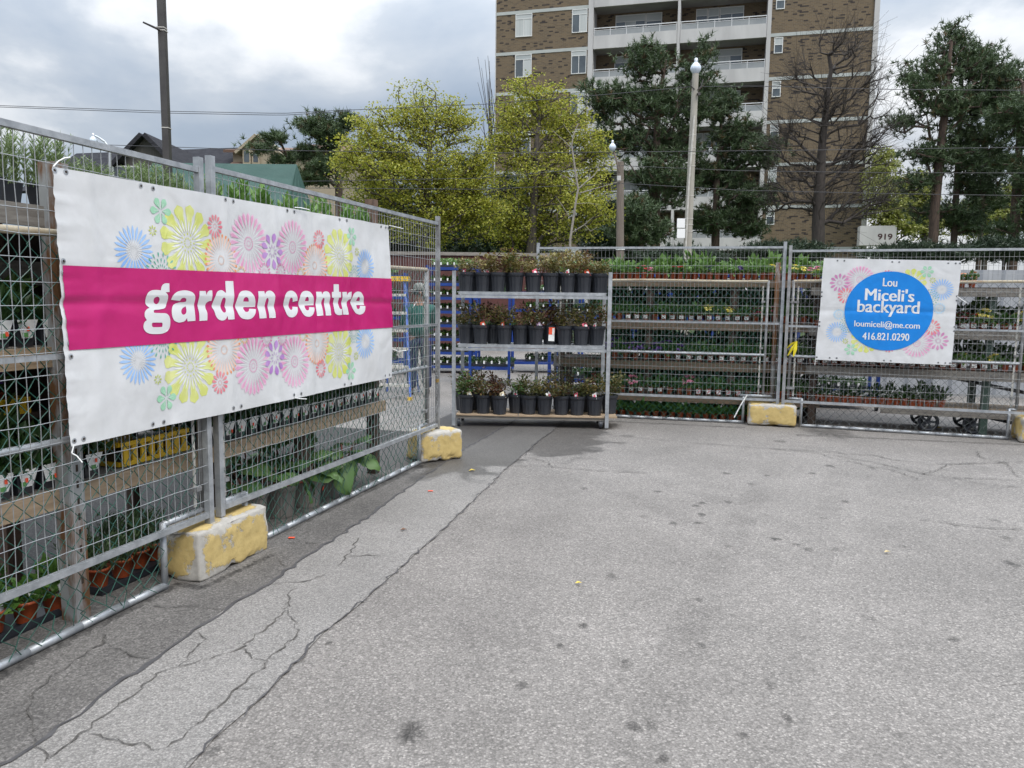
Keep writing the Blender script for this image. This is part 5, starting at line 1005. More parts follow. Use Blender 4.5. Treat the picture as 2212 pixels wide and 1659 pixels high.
blue_rack('blue nursery rack just behind the man', 'the rack behind the man', -2.9, 16.2, .05, [.3, .75, 1.2, 1.62, 2.05], 2.1, 1.3, .6, [1, 2, 1, 4, 2])
blue_rack('blue nursery rack at the far left behind the ladder', 'the rack behind the ladder', -4.6, 15.4, .1, [.3, .75, 1.2, 1.62], 1.75, 1.3, .6, [1, 0, 2, 1])
blue_rack('low blue rack seen through the rose rack, left', 'the low rack seen through the rose rack', -.42, 14.4, 0, [.35, 1.02, 1.66], 1.72, .72, .6, [3, 3, 1])
blue_rack('wide blue nursery rack deep in the yard behind the rose rack', 'the wide rack deep in the yard', .75, 16.9, .03, [.25, .62, 1.0, 1.38, 1.75], 1.85, 1.5, .6, [3, 1, 3, 0, 1])
for k, (x, lab) in enumerate(((1.25, 'behind the rose rack'), (2.55, 'left half of the far shelf'), (3.75, 'right half of the far shelf'), (4.95, 'behind the white sign'))):
    y = 12.9 - .3 * (x - 1.25); blue_rack(f'blue nursery rack seen {"through" if k in (1, 2) else ""} {lab}'.replace('  ', ' '), f'blue rack {lab}', x, y, -.25, [.3, .82, 1.34, 1.72, 2.03], 2.0, 1.15, .6, [4, 3, 2, 4, 2])

# ------------------------------------------------------------------ stepladder
lx, ly = gp(893, 862)[:2]; lad = thing('stepladder', 'blue fibreglass stepladder with yellow top cap behind the near fence', 'stepladder', (lx - .3, ly + .2, 0))
for sx in (-1, 1):
    put('front_rail', MB().beam((lx - .30 + sx * .27, ly - .12, .0), (lx - .30 + sx * .14, ly + .28, 1.86), .07, .03, up=(1, 0, 0)), blue_l, lad)
    put('rear_rail', MB().beam((lx - .30 + sx * .27, ly + .95, 0), (lx - .30 + sx * .14, ly + .34, 1.86), .05, .025, up=(1, 0, 0)), blue_l, lad)
for k in range(6):
    f = (k + .8) / 6.6; put('step', MB().beam((lx - .30 - .27 + .12 * f, ly - .12 + .4 * f, 1.86 * f), (lx - .30 + .27 - .12 * f, ly - .12 + .4 * f, 1.86 * f), .09, .04), white_bar, lad)
put('top_cap', MB().abox(lx - .5, lx - .1, ly + .2, ly + .42, 1.855, 1.93), yellow_pl, lad)
put('foot', MB().abox(lx - .6, lx - .53, ly - .17, ly - .09, 0, .05), yellow_pl, lad); put('foot', MB().abox(lx - .07, lx, ly - .17, ly - .09, 0, .05), yellow_pl, lad)
put('brace', MB().segs([(lx - .5, ly + .05, .75)], [(lx - .5, ly + .72, .75)], .012, None, 6).segs([(lx - .1, ly + .05, .75)], [(lx - .1, ly + .72, .75)], .012, None, 6), galv, lad)

# ------------------------------------------------------------------ the man seen through the near fence
def skin_mesh(name, V, E_, R, mat_, parent, sub=2):
    me = bpy.data.meshes.new(name); me.from_pydata([tuple(v) for v in V], E_, []); o = bpy.data.objects.new(name, me); col.objects.link(o)
    o.modifiers.new('s', 'SKIN'); 
    for i, r_ in enumerate(R): me.skin_vertices[0].data[i].radius = (r_, r_) if not isinstance(r_, tuple) else r_
    me.skin_vertices[0].data[0].use_root = True
    o.modifiers.new('d', 'SUBSURF').levels = sub; o.modifiers['d'].render_levels = sub
    dg = bpy.context.evaluated_depsgraph_get(); m2 = bpy.data.meshes.new_from_object(o.evaluated_get(dg)); m2.name = name
    o.modifiers.clear(); o.data = m2; m2.materials.clear(); m2.materials.append(mat_)
    for p_ in m2.polygons: p_.use_smooth = True
    o.parent = parent; return o
skin = M('skin', (.42, .24, .17), (.36, .19, .13), scale=12, rough=.55)
px_, py_ = gp(906, 852)[:2]
man = thing('person', 'person in grey cap, dark green sweatshirt and jeans, back turned, behind the near fence', 'person', (px_, py_, 0), math.radians(12))
BV = [(0, 0, .95), (0, 0, 1.12), (0, .01, 1.32), (0, .0, 1.45), (0, -.005, 1.53), (0, -.02, 1.60), (0, -.03, 1.70), (0, -.02, 1.77),           # 0-7 pelvis..crown
      (-.19, 0, 1.42), (-.26, .06, 1.17), (-.22, .27, 1.08), (.19, 0, 1.42), (.27, .07, 1.17), (.20, .28, 1.10),                              # arms to wrists
      (-.10, 0, .90), (-.12, .02, .48), (-.13, -.02, .09), (-.14, .13, .04), (.10, 0, .90), (.12, .02, .48), (.13, -.02, .09), (.14, .13, .04)]
BE = [(0, 1), (1, 2), (2, 3), (3, 4), (4, 5), (5, 6), (6, 7), (3, 8), (8, 9), (9, 10), (3, 11), (11, 12), (12, 13), (0, 14), (14, 15), (15, 16), (16, 17), (0, 18), (18, 19), (19, 20), (20, 21)]
BR = [.10, .10, .11, .075, .058, .075, .09, .06, .042, .036, .03, .042, .036, .03, .07, .05, .04, .03, .07, .05, .04, .03]
fing = []
for hs, wi in ((-1, 10), (1, 13)):                        # palm, four unequal bent fingers and a thumb per hand
    w0 = np.array(BV[wi]); d = np.array([-.12 * hs, .97, -.1]); d /= np.linalg.norm(d); pi_ = len(BV); BV.append(tuple(w0 + d * .05)); BE.append((wi, pi_)); BR.append(.028)
    for q, L in enumerate((.068, .078, .073, .058)):
        a = len(BV); o_ = np.array([(q - 1.5) * .018, 0, 0]); BV += [tuple(w0 + d * .085 + o_), tuple(w0 + d * (.085 + L * .55) + o_ + [0, 0, -.012]), tuple(w0 + d * (.08 + L * .85) + o_ + [0, 0, -.04])]; BE += [(pi_, a), (a, a + 1), (a + 1, a + 2)]; BR += [.0095, .009, .0075]
    a = len(BV); BV += [tuple(w0 + d * .05 + np.array([-hs * .035, 0, -.01])), tuple(w0 + d * .085 + np.array([-hs * .05, 0, -.025]))]; BE += [(pi_, a), (a, a + 1)]; BR += [.011, .0085]
skin_mesh('body', BV, BE, BR, skin, man)
green_cl = M('green_sweatshirt', (.012, .075, .06), (.018, .095, .075), scale=9, rough=.9, bump=.35, bscale=14); jeans = M('jeans', (.012, .018, .055), (.025, .035, .085), scale=9, rough=.9, bump=.3, bscale=16)
SV = BV[:4] + [(0, -.005, 1.50)] + BV[8:14]; SV[0] = (0, 0, .93); SR = [.165, .175, .185, .15, .085, .08, .064, .048, .08, .064, .048]
SR = [.195, .20, .215, .165, .082, .09, .075, .05, .09, .075, .05]
skin_mesh('sweatshirt', SV, [(0, 1), (1, 2), (2, 3), (3, 4), (3, 5), (5, 6), (6, 7), (3, 8), (8, 9), (9, 10)], SR, green_cl, man)
skin_mesh('trousers', [(0, 0, .97), (0, 0, .90)] + BV[14:17] + BV[18:21], [(0, 1), (1, 2), (2, 3), (3, 4), (1, 5), (5, 6), (6, 7)], [.185, .16, .125, .095, .08, .125, .095, .08], jeans, man)
sh_m = M('shoe', (.05, .045, .045), (.12, .11, .1), scale=5)
for sx in (-1, 1): skin_mesh('shoe', [(sx * .13, -.06, .05), (sx * .135, .05, .05), (sx * .14, .17, .04)], [(0, 1), (1, 2)], [.05, .055, .04], sh_m, man, 1)
cp = MB().lathe([(.105, 0), (.108, .03), (.098, .075), (.07, .105), (.03, .118), (.001, .12)], 20, (0, -.03, 1.72)); cap_m = M('cap_grey', (.16, .16, .15), (.22, .22, .2), scale=20, rough=.9)
co = put('cap', cp, cap_m, man, True, local=True)
vb = MB(); th = np.linspace(-1.1, 1.1, 9); A = np.array([(-.03 - .100 * math.cos(a) + .03, -.03 + .1 * math.sin(a), 1.735) for a in th]); B = np.array([(-.03 - (.10 + .085 * math.cos(a) ** .5) * math.cos(a) + .03, -.03 + .105 * math.sin(a), 1.715) for a in th]); q = np.arange(8)
vb.add(np.vstack([A, B]), np.stack([q, q + 1, q + 10, q + 9], 1)); vb.add(np.vstack([A, B]) - [0, 0, .006], np.stack([q + 9, q + 10, q + 1, q], 1)); put('visor', vb, cap_m, co, True, local=True)
hr = MB().lathe([(.094, 0), (.1, .05), (.1, .09)], 18, (0, -.03, 1.645)); put('hair', hr, M('hair_dark', (.035, .025, .02), rough=.7), man, True, local=True)
fc = MB()                                                 # face turned left, towards the ladder
for sy in (-1, 1):
    fc.lathe([(.001, -.008), (.009, -.004), (.009, .004), (.001, .008)], 8, (-.094, -.03 + sy * .032, 1.685), 0); fc.beam((-.098, -.03 + sy * .046, 1.705), (-.098, -.03 + sy * .018, 1.707), .008, .006, mi=1)
fc.segs([(-.088, -.03, 1.69)], [(-.112, -.03, 1.655)], .010, .016, 8, 2, True); fc.beam((-.092, -.055, 1.625), (-.092, -.005, 1.625), .006, .01, mi=3)
for sy in (-1, 1): fc.lathe([(.001, -.03), (.014, -.022), (.018, 0), (.015, .02), (.001, .03)], 10, (.01, -.03 + sy * .097, 1.67), 2)
put('face', fc, [M('eye', (.6, .6, .58), rough=.3), MATS['hair_dark'], skin, M('lips', (.36, .14, .12), rough=.5)], man, True, local=True)
put('shoulder_piping', MB().tube([(-.15, -.10, 1.36), (-.10, -.115, 1.46), (-.05, -.09, 1.53)], .006, 6).tube([(.15, -.10, 1.36), (.10, -.115, 1.46), (.05, -.09, 1.53)], .006, 6), white_card, man, True, local=True)
# ------------------------------------------------------------------ trees
bark = M('bark_grey', (.10, .085, .07), (.05, .042, .035), scale=6, rough=.95, bump=.5, stretch=(3, 3, .6)); bark_pine = M('bark_pine', (.11, .075, .055), (.05, .036, .03), scale=6, rough=.95, bump=.5, stretch=(3, 3, .6))
bark_bare = M('bark_bare', (.060, .050, .043), (.036, .030, .027), scale=6, rough=.95, bump=.4, stretch=(3, 3, .6)); bark_pale = M('bark_pale', (.30, .27, .235), (.20, .18, .155), scale=6, rough=.9)
maple_lf = leafm('leaf_maple_spring', (.30, .305, .03), (.47, .455, .08), tr=.4); maple_lf2 = leafm('leaf_maple_inner', (.14, .18, .018), (.28, .31, .035), tr=.35); young_lf = leafm('leaf_spring_far', (.24, .27, .06), (.36, .36, .12), tr=.35)
pine_lf = leafm('needle_pine', (.042, .072, .030), (.088, .130, .052), tr=.12, rough=.55); pine_lf2 = leafm('needle_pine_brown', (.13, .075, .03), (.07, .075, .03), tr=.12); spruce_lf = leafm('needle_dark', (.018, .035, .018), (.04, .065, .03), tr=.1)
def cpoints(lumps, Y, n, r_, shell=2.0, thick=.9):
    A = np.array([a * b_ for _, _, a, b_ in lumps], float); cnt = np.maximum(4, (n * A / A.sum()).astype(int)); out = []
    for (x, y, a, b_), c in zip(lumps, cnt):
        C = yp(x, y, Y); k = Y / FPX; d = sphere_dirs(c, r_) * (r_.random(c) ** (1 / shell))[:, None]
        out.append(C + d * np.array([a * k, (a + b_) / 2 * k * thick, b_ * k]) + np.array([0, r_.normal(scale=.5), 0]))
    return np.concatenate(out)
def grow(trunk, pts, bias, r_, r_tip, r_base, expo=.5, sub=True):
    T = resample(np.array(trunk, float), 14); nodes = [p for p in T]; par = [-1] + list(range(13)); plen = list(np.concatenate([[0], np.cumsum(np.linalg.norm(np.diff(T, axis=0), axis=1))]) * .55)
    dT = np.min(np.linalg.norm(pts[:, None] - T[None], axis=2), axis=1); leafid = []
    for i in np.argsort(dT):
        p = pts[i]; N = np.array(nodes[3:]); c = np.linalg.norm(N - p, axis=1) + bias * np.array(plen[3:]) + .8 * np.maximum(0, N[:, 2] - p[2] + .1); j = int(np.argmin(c)) + 3
        d = np.linalg.norm(nodes[j] - p)
        if sub and d > .7:
            for f in (.34, .67):
                m = nodes[j] * (1 - f) + p * f + r_.normal(scale=.06 * d, size=3) if f == .34 else q0 * .5 + p * .5 + r_.normal(scale=.05 * d, size=3); nodes.append(m); par.append(j); plen.append(plen[j] + d * .34); j = len(nodes) - 1; q0 = m
        nodes.append(p); par.append(j); plen.append(plen[j] + np.linalg.norm(nodes[j] - p)); leafid.append(len(nodes) - 1)
    N = np.array(nodes); par = np.array(par); w_ = np.zeros(len(N)); w_[leafid] += 1
    for i in range(len(N) - 1, 0, -1): w_[par[i]] += w_[i]
    R = r_tip + (r_base - r_tip) * (w_ / w_[0]) ** expo
    R[:14] = np.maximum(R[:14], r_base * np.linspace(1, .28, 14)); R[0] *= 1.25
    i = np.arange(1, len(N)); p = par[1:]
    mb = MB(); big = R[i] > .03; mb.segs(N[p][big], N[i][big], np.minimum(R[p][big], R[i][big] * 1.35), R[i][big], 7); mb.segs(N[p][~big], N[i][~big], np.minimum(R[p][~big], R[i][~big] * 1.5), R[i][~big], 4)
    D = N[leafid] - N[par[leafid]]; return mb, N[leafid], D
def tree(name, label, cat, Y, bx, lumps, n, kind, seed, r_base=.2, group=None, base_y=None, trunk_top=None, bk=None, cover=1.0, lean=()):
    r_ = np.random.default_rng(seed); b0 = yp(bx, 600, Y); b0[2] = 0; tt = trunk_top or (np.mean([l[0] for l in lumps]), min(l[1] for l in lumps) + 60); tp_ = yp(tt[0], tt[1], Y); mid = [yp(x, y, Y) for x, y in lean]
    t = thing(name, label, cat, b0, 0, group); pts = cpoints(lumps, Y, n, r_, 1.6 if kind != 'bare' else 1.3)
    bias = {'maple': .30, 'pine': .12, 'bare': .32, 'young': .3, 'spruce': .1}[kind]
    mb, L, D = grow([b0, *mid, tp_], pts, bias, r_, {'maple': .008, 'pine': .014, 'bare': .009, 'young': .008, 'spruce': .012}[kind], r_base, .5 if kind != 'bare' else .54)
    put('trunk', mb, bk or (bark_pine if kind in ('pine', 'spruce') else bark_bare if kind == 'bare' else bark), t, True)
    cr_ = MB()
    if kind in ('maple', 'young'):
        m = int(32 * cover); K = len(L); C = np.repeat(L, r_.integers(0, 2 * m, K), 0); C = C + r_.normal(size=C.shape) * np.array([.21, .21, .10]); k = len(C); s_ = Y / 30
        sel = r_.random(k) < .68
        for q, s in ((0, sel), (1, ~sel)): cr_.leaves(C[s], sphere_dirs(s.sum(), r_) * [1, 1, .5], sphere_dirs(s.sum(), r_) * .8 + [0, 0, .6], r_.uniform(.055, .125, s.sum()) * s_, r_.uniform(.05, .10, s.sum()) * s_, q, .15)
        put('crown', cr_, [maple_lf, maple_lf2] if kind == 'maple' else [young_lf, maple_lf2], t)
    elif kind in ('pine', 'spruce'):
        m = int(8 * cover); B = 14; K = len(L); dd = D / (np.linalg.norm(D, axis=1, keepdims=True) + 1e-9)
        C = np.repeat(L, m, 0) + r_.normal(size=(K * m, 3)) * np.array([.27, .27, .10]); dr = np.repeat(dd, m, 0) * .8 + [0, 0, .75] + r_.normal(scale=.3, size=(K * m, 3)); dr /= np.linalg.norm(dr, axis=1, keepdims=True)
        C = np.concatenate([L, C]); dr = np.concatenate([dd * .7 + [0, 0, .7], dr])
        P = np.repeat(C, B, 0); Dr = np.repeat(dr, B, 0); P = P + Dr * r_.uniform(-.10, .08, len(P))[:, None]; BD = Dr * .75 + sphere_dirs(len(P), r_)
        brown = np.repeat(r_.random(len(C)) < (.045 if kind == 'pine' else .0), B); s_ = Y / 35
        for q, s in ((0, ~brown), (1, brown)):
            if s.any(): cr_.blades(P[s], BD[s], r_.uniform(.16, .30, s.sum()) * s_, .042 * s_, q, r_)
        put('crown', cr_, [pine_lf if kind == 'pine' else spruce_lf, pine_lf2], t)
    elif kind == 'bare':
        K = len(L); P0 = np.repeat(L, 6, 0); e = P0 + (np.repeat(D / (np.linalg.norm(D, axis=1, keepdims=True) + 1e-9), 6, 0) + r_.normal(scale=.6, size=(K * 6, 3)) + [0, 0, .25]) * r_.uniform(.25, .8, (K * 6, 1))
        cr_.segs(P0, e, .0065, .004, 3); put('twigs', cr_, bark_bare, t)
    return t
tree('maple_tree', 'yellow-green spring maple left of the apartment tower, rounded crown', 'tree', 30, 905, [(900, 245, 85, 70), (800, 290, 66, 68), (985, 260, 52, 62), (860, 370, 110, 75), (960, 385, 85, 95), (795, 440, 65, 70), (930, 480, 105, 65), (1010, 450, 50, 70), (765, 350, 35, 60), (1040, 370, 34, 70), (1050, 450, 45, 70)], 1250, 'maple', 1, .22, 'spring maples beside the tower', trunk_top=(930, 300))
tree('maple_tree', 'yellow-green spring maple in front of the tower corner, upper branches bare', 'tree', 31, 1140, [(1150, 215, 75, 60), (1100, 290, 50, 70), (1220, 265, 60, 75), (1285, 330, 48, 62), (1170, 395, 110, 80), (1255, 450, 75, 75), (1110, 480, 65, 70), (1180, 500, 90, 45)], 1150, 'maple', 2, .22, 'spring maples beside the tower', trunk_top=(1160, 290), cover=.85)
for k, (bx, l, lab) in enumerate([(850, [(850, 350, 30, 40), (850, 420, 60, 50), (850, 490, 85, 60), (850, 530, 95, 45)], 'below the rounded maple'), (1000, [(1005, 365, 35, 45), (1000, 430, 60, 50), (1000, 500, 80, 60), (1000, 545, 90, 40)], 'between the two maples'), (1110, [(1105, 420, 40, 55), (1110, 490, 70, 55), (1110, 545, 85, 40)], 'at the tower corner behind the maple'), (1330, [(1330, 470, 50, 45), (1330, 530, 75, 45)], 'between the tower balconies and the second maple')]):
    tree('spruce_tree', 'dark shadowy evergreen ' + lab, 'tree', 36 + k, bx, l, 260, 'spruce', 20 + k, .16, 'dark evergreens behind the maples')
tree('pine_tree', 'tall dark pine in front of the tower balconies, taller of two', 'tree', 36, 1418, [(1395, 135, 55, 38), (1385, 105, 16, 22), (1500, 165, 40, 50), (1525, 100, 18, 28), (1330, 215, 62, 42), (1430, 225, 85, 60), (1515, 235, 38, 50), (1350, 300, 62, 45), (1460, 315, 75, 50), (1300, 250, 40, 22), (1275, 200, 22, 18), (1400, 385, 80, 35), (1470, 395, 55, 35), (1420, 440, 60, 22)], 700, 'pine', 3, .24, 'pines around the tower', trunk_top=(1440, 110), lean=((1415, 400), (1420, 250)), cover=.5)
tree('pine_tree', 'dark pine right of the concrete pole, shorter of the two at the balconies', 'tree', 37, 1545, [(1560, 225, 36, 40), (1590, 300, 55, 48), (1555, 370, 60, 50), (1640, 340, 40, 32), (1665, 310, 25, 18), (1610, 430, 70, 38), (1540, 475, 60, 32), (1620, 490, 55, 26)], 520, 'pine', 4, .2, 'pines around the tower', trunk_top=(1562, 210), lean=((1548, 400),), cover=.55)
tree('pine_tree', 'low bushy pine sapling beside the wooden pole', 'tree', 33, 1390, [(1385, 455, 42, 32), (1378, 425, 16, 22), (1400, 500, 60, 28), (1360, 500, 40, 26)], 120, 'pine', 5, .1, 'pines around the tower', trunk_top=(1385, 430))
R1 = [(2075, 90, 42, 48), (2075, 45, 14, 26), (2020, 150, 62, 38), (2120, 150, 48, 50), (1980, 190, 42, 28), (1955, 262, 42, 22), (2050, 235, 80, 48), (2010, 330, 70, 32), (1985, 395, 52, 24), (2070, 345, 70, 35), (2045, 450, 70, 28)]
tree('pine_tree', 'tallest pine right of the tower, thick slightly leaning trunk', 'tree', 33, 2012, R1, 560, 'pine', 6, .2, 'pines right of the tower', cover=.45, trunk_top=(2055, 90), lean=((2022, 420), (2040, 250)))
tree('pine_tree', 'slim pine just right of the tallest one', 'tree', 34, 2060, [(2110, 130, 38, 38), (2100, 220, 55, 42), (2090, 310, 62, 30), (2110, 400, 55, 30), (2090, 480, 60, 25)], 330, 'pine', 7, .14, 'pines right of the tower', trunk_top=(2080, 130), cover=.5)
tree('pine_tree', 'thinnest pine trunk in the right-hand group', 'tree', 36, 2112, [(2150, 190, 42, 42), (2155, 270, 48, 42), (2150, 350, 55, 32), (2140, 430, 48, 28)], 330, 'pine', 8, .11, 'pines right of the tower', trunk_top=(2140, 190), cover=.5)
tree('pine_tree', 'pine cut by the right edge of the photo', 'tree', 32, 2188, [(2200, 175, 38, 50), (2185, 250, 55, 42), (2230, 290, 60, 62), (2200, 380, 60, 42), (2230, 460, 62, 42), (2180, 500, 40, 25), (2290, 250, 60, 80), (2290, 400, 60, 70)], 560, 'pine', 9, .2, 'pines right of the tower', trunk_top=(2210, 180), cover=.5)
tree('pine_tree', 'dark pine with drooping flat boughs in front of the brown house', 'tree', 40, 735, [(690, 272, 38, 24), (650, 258, 26, 12), (722, 290, 36, 28), (600, 302, 34, 12), (560, 315, 34, 9), (645, 322, 45, 15), (700, 335, 45, 22), (665, 388, 55, 16), (700, 365, 38, 16), (745, 262, 24, 22), (610, 345, 30, 8)], 260, 'pine', 10, .2, 'pines around the tower', trunk_top=(722, 270), lean=((732, 380),))
tree('bare_tree', 'leafless dark tree in front of the tower end wall', 'tree', 32, 1772, [(1800, 105, 55, 48), (1860, 100, 35, 60), (1725, 165, 38, 55), (1860, 190, 42, 70), (1775, 240, 85, 70), (1700, 300, 45, 80), (1740, 380, 75, 70), (1840, 350, 60, 90), (1880, 300, 45, 90), (1790, 440, 95, 60), (1690, 430, 50, 50), (1890, 440, 50, 55)], 620, 'bare', 11, .26, trunk_top=(1790, 180), lean=((1768, 450), (1775, 320)))
for k, (bx, l, lab) in enumerate([(1915, [(1915, 360, 38, 50), (1905, 430, 45, 60), (1930, 490, 50, 40)], 'beside the tower edge'), (2000, [(1985, 420, 55, 60), (2010, 480, 60, 40)], 'behind the tallest pine trunk'), (2130, [(2120, 470, 90, 45), (2180, 440, 50, 50)], 'low behind the right-hand pines')]):
    tree('young_tree', 'pale yellow-green leafing tree ' + lab, 'tree', 46, bx, l, 330, 'young', 30 + k, .16, 'pale spring trees behind the pines', trunk_top=(bx, l[0][1]))
for k, (bx, l) in enumerate([(1700, [(1700, 545, 90, 18)]), (1990, [(1990, 548, 130, 12)]), (2170, [(2170, 540, 90, 18)]), (1480, [(1480, 555, 90, 16)])]):
    tree('evergreen_shrub', ('dark evergreen shrub ' + ['under the leafless tree', 'under the tallest right pine', 'at the photo\'s right edge under the pines', 'behind the concrete pole foot'][k]), 'shrub', 30, bx, l, 200, 'spruce', 40 + k, .06, 'shrubs along the tower', trunk_top=(bx, l[0][1]))
tw = thing('poplar_tree', 'thin upright bare poplar twigs left of the tower edge', 'tree', yp(1062, 600, 50) * [1, 1, 0]); a_ = MB(); r_ = np.random.default_rng(5)
for q in range(26):
    x0, y0 = 1066 + r_.normal(scale=9), 340 + r_.normal(scale=20); x1, y1 = 1058 + r_.normal(scale=13), r_.uniform(120, 300); a_.segs([yp(x0, y0, 50 + r_.normal())], [yp(x1, y1, 50)], .03, .01, 4)
put('twigs', a_, bark_bare, tw); put('trunk', MB().segs([yp(1064, 660, 50)], [yp(1064, 335, 50)], .15, .08, 8), bark_bare, tw)
sp2 = thing('sapling', 'pale leafless sapling in front of the second maple', 'tree', yp(1231, 600, 22) * [1, 1, 0]); a_ = MB(); z3 = lambda x, y: yp(1014.9 + x / 3.183, y / 3.183, 22)
for pts, r0 in (([(690, 2100), (690, 1650), (730, 1380), (745, 1300), (728, 1200), (715, 1100), (700, 1000), (712, 930), (745, 850)], .055), ([(745, 1300), (800, 1250), (850, 1210), (880, 1170), (890, 1110)], .03), ([(735, 1270), (690, 1230), (610, 1190)], .018), ([(702, 1020), (640, 960), (560, 890)], .016), ([(750, 1330), (850, 1300), (990, 1260), (1060, 1235)], .022), ([(700, 930), (660, 880), (645, 850)], .012), ([(735, 1400), (820, 1395), (900, 1410)], .014), ([(700, 1600), (780, 1550), (850, 1490)], .022), ([(790, 1545), (830, 1590), (880, 1560)], .014), ([(690, 1500), (640, 1420), (590, 1350)], .014)):
    Q = np.array([z3(*p) for p in pts]); rr = np.linspace(r0, r0 * .4, len(Q)) * .7; a_.segs(Q[:-1], Q[1:], rr[:-1], rr[1:], 6)
put('trunk', a_, bark_pale, sp2, True)

# ------------------------------------------------------------------ apartment tower
BA = yp(1072, 100, 54.0) * [1, 1, 0]; BB = yp(1878, 200, 48.1) * [1, 1, 0]; BE_ = unit(BB - BA); BN = perp(BE_); BW = np.linalg.norm(BB - BA)
bs = lambda x, y: sline(x, y, BA, BE_)
TB = lambda s, z, d=0.0: BA + BE_ * s + BN * d + np.array([0, 0, z])
def brick_mat():
    m = bpy.data.materials.new('tower_brick'); m.use_nodes = True; t = m.node_tree; L = t.links.new; b = t.nodes['Principled BSDF']; b.inputs['Roughness'].default_value = .9
    g = t.nodes.new('ShaderNodeNewGeometry'); dot = t.nodes.new('ShaderNodeVectorMath'); dot.operation = 'DOT_PRODUCT'; L(g.outputs['Position'], dot.inputs[0]); dot.inputs[1].default_value = tuple(BE_ + BN * .77)
    s = t.nodes.new('ShaderNodeSeparateXYZ'); L(g.outputs['Position'], s.inputs[0]); c = t.nodes.new('ShaderNodeCombineXYZ'); L(dot.outputs['Value'], c.inputs[0]); L(s.outputs[2], c.inputs[1])
    br = t.nodes.new('ShaderNodeTexBrick'); L(c.outputs[0], br.inputs['Vector']); br.inputs['Scale'].default_value = 1.0; br.inputs['Brick Width'].default_value = .26; br.inputs['Row Height'].default_value = .085; br.inputs['Mortar Size'].default_value = .012; br.inputs['Mortar Smooth'].default_value = .3
    br.inputs['Color1'].default_value = (.150, .106, .060, 1); br.inputs['Color2'].default_value = (.098, .070, .042, 1); br.inputs['Mortar'].default_value = (.15, .125, .092, 1); br.inputs['Bias'].default_value = -.2
    wv = t.nodes.new('ShaderNodeTexWhiteNoise'); wv.noise_dimensions = '2D'
    row = math_node(t, 'FLOOR', math_node(t, 'DIVIDE', s.outputs[2], .085)); sh = math_node(t, 'MULTIPLY', math_node(t, 'MODULO', row, 2.0), .5); cx_ = math_node(t, 'FLOOR', math_node(t, 'SUBTRACT', math_node(t, 'DIVIDE', dot.outputs['Value'], .26), sh))
    cc = t.nodes.new('ShaderNodeCombineXYZ'); L(cx_, cc.inputs[0]); L(row, cc.inputs[1]); L(cc.outputs[0], wv.inputs['Vector']); dk = math_node(t, 'GREATER_THAN', wv.outputs['Value'], .9)
    mx_ = t.nodes.new('ShaderNodeMix'); mx_.data_type = 'RGBA'; L(dk, mx_.inputs[0]); L(br.outputs['Color'], mx_.inputs[6]); mx_.inputs[7].default_value = (.034, .026, .022, 1); L(mx_.outputs[2], b.inputs['Base Color']); return m
brickm = brick_mat(); conc = M('white_concrete', (.50, .49, .475), (.40, .39, .38), scale=.9, rough=.85, stretch=(1, 1, .25)); band_m = M('pale_band', (.42, .44, .42), (.36, .38, .36), scale=1.2, rough=.85)
glass = M('window_glass', (.10, .12, .13), (.05, .06, .07), scale=.35, rough=.12, spec=.8, lo=.4, hi=.6); curtain = M('curtain', (.50, .52, .51), (.38, .40, .39), scale=.6, rough=.8, stretch=(5, 5, .2)); frame_w = M('window_frame', (.62, .62, .60), rough=.5); panel_g = M('transom_panel', (.33, .36, .36), (.42, .44, .43), scale=.3, rough=.6); rail_w = M('white_rail', (.6, .6, .6), rough=.5)
railglass = M('balcony_glass', (.22, .235, .24), (.28, .29, .29), scale=.8, rough=.3); shade_m = M('soffit', (.30, .29, .28), (.24, .23, .22), scale=1, rough=.9)
tower = thing('apartment_tower', 'tall brown brick apartment tower with white balconies', 'apartment building', TB(BW / 2, 0, 4))
s1, s2, sm, s3, s4 = [bs(x, 100)[0] for x in (1270, 1281, 1462, 1655, 1664)]; sm2 = bs(1468, 100)[0]
FLOORS = [2.43 + 2.6 * k for k in range(-1, 10)]; FH = 2.6; TOPZ = FLOORS[-1] + FH; DEP = 12.0
wl = MB().beam(TB(0, TOPZ / 2, 0), TB(s1, TOPZ / 2, 0), 0, TOPZ) if False else MB()
def slab(a, b, d0, d1, z0, z1, mb, mi=0): mb.box((TB(a, z0, d0) + TB(b, z1, d1)) / 2, BE_ * (b - a) / 2, BN * (d1 - d0) / 2, (0, 0, (z1 - z0) / 2), mi)
slab(0, s1, 0, DEP, -.5, TOPZ, wl); slab(s4, BW, 0, DEP, -.5, TOPZ, wl); slab(s1 + .002, s4 - .002, 1.45, DEP - .01, -.5, TOPZ - .01, wl)
put('brick_wall', wl, brickm, tower)
cl_ = MB(); slab(s1 + .001, s2, -.06, 1.7, -.4, TOPZ, cl_); slab(s3, s4 - .001, -.06, 1.7, -.4, TOPZ, cl_); slab(sm, sm2, -.04, 1.7, -.4, TOPZ - .02, cl_)
put('column', cl_, conc, tower); endf = MB(); slab(BW + .001, BW + .28, -.12, DEP + .1, -.4, TOPZ + .2, endf); put('end_fin', endf, conc, tower); endf = MB(); slab(-.06, -.001, -.05, DEP, -.4, TOPZ, endf); put('end_fin', endf, conc, tower)
for z in FLOORS[1:]:
    for a, b in ((-.02, s1 - .002), (s4 + .002, BW - .002)): bnd = MB(); slab(a, b, -.03, .05, z - .20, z, bnd); put('floor_band', bnd, band_m, tower)
rr_ = random.Random(3)
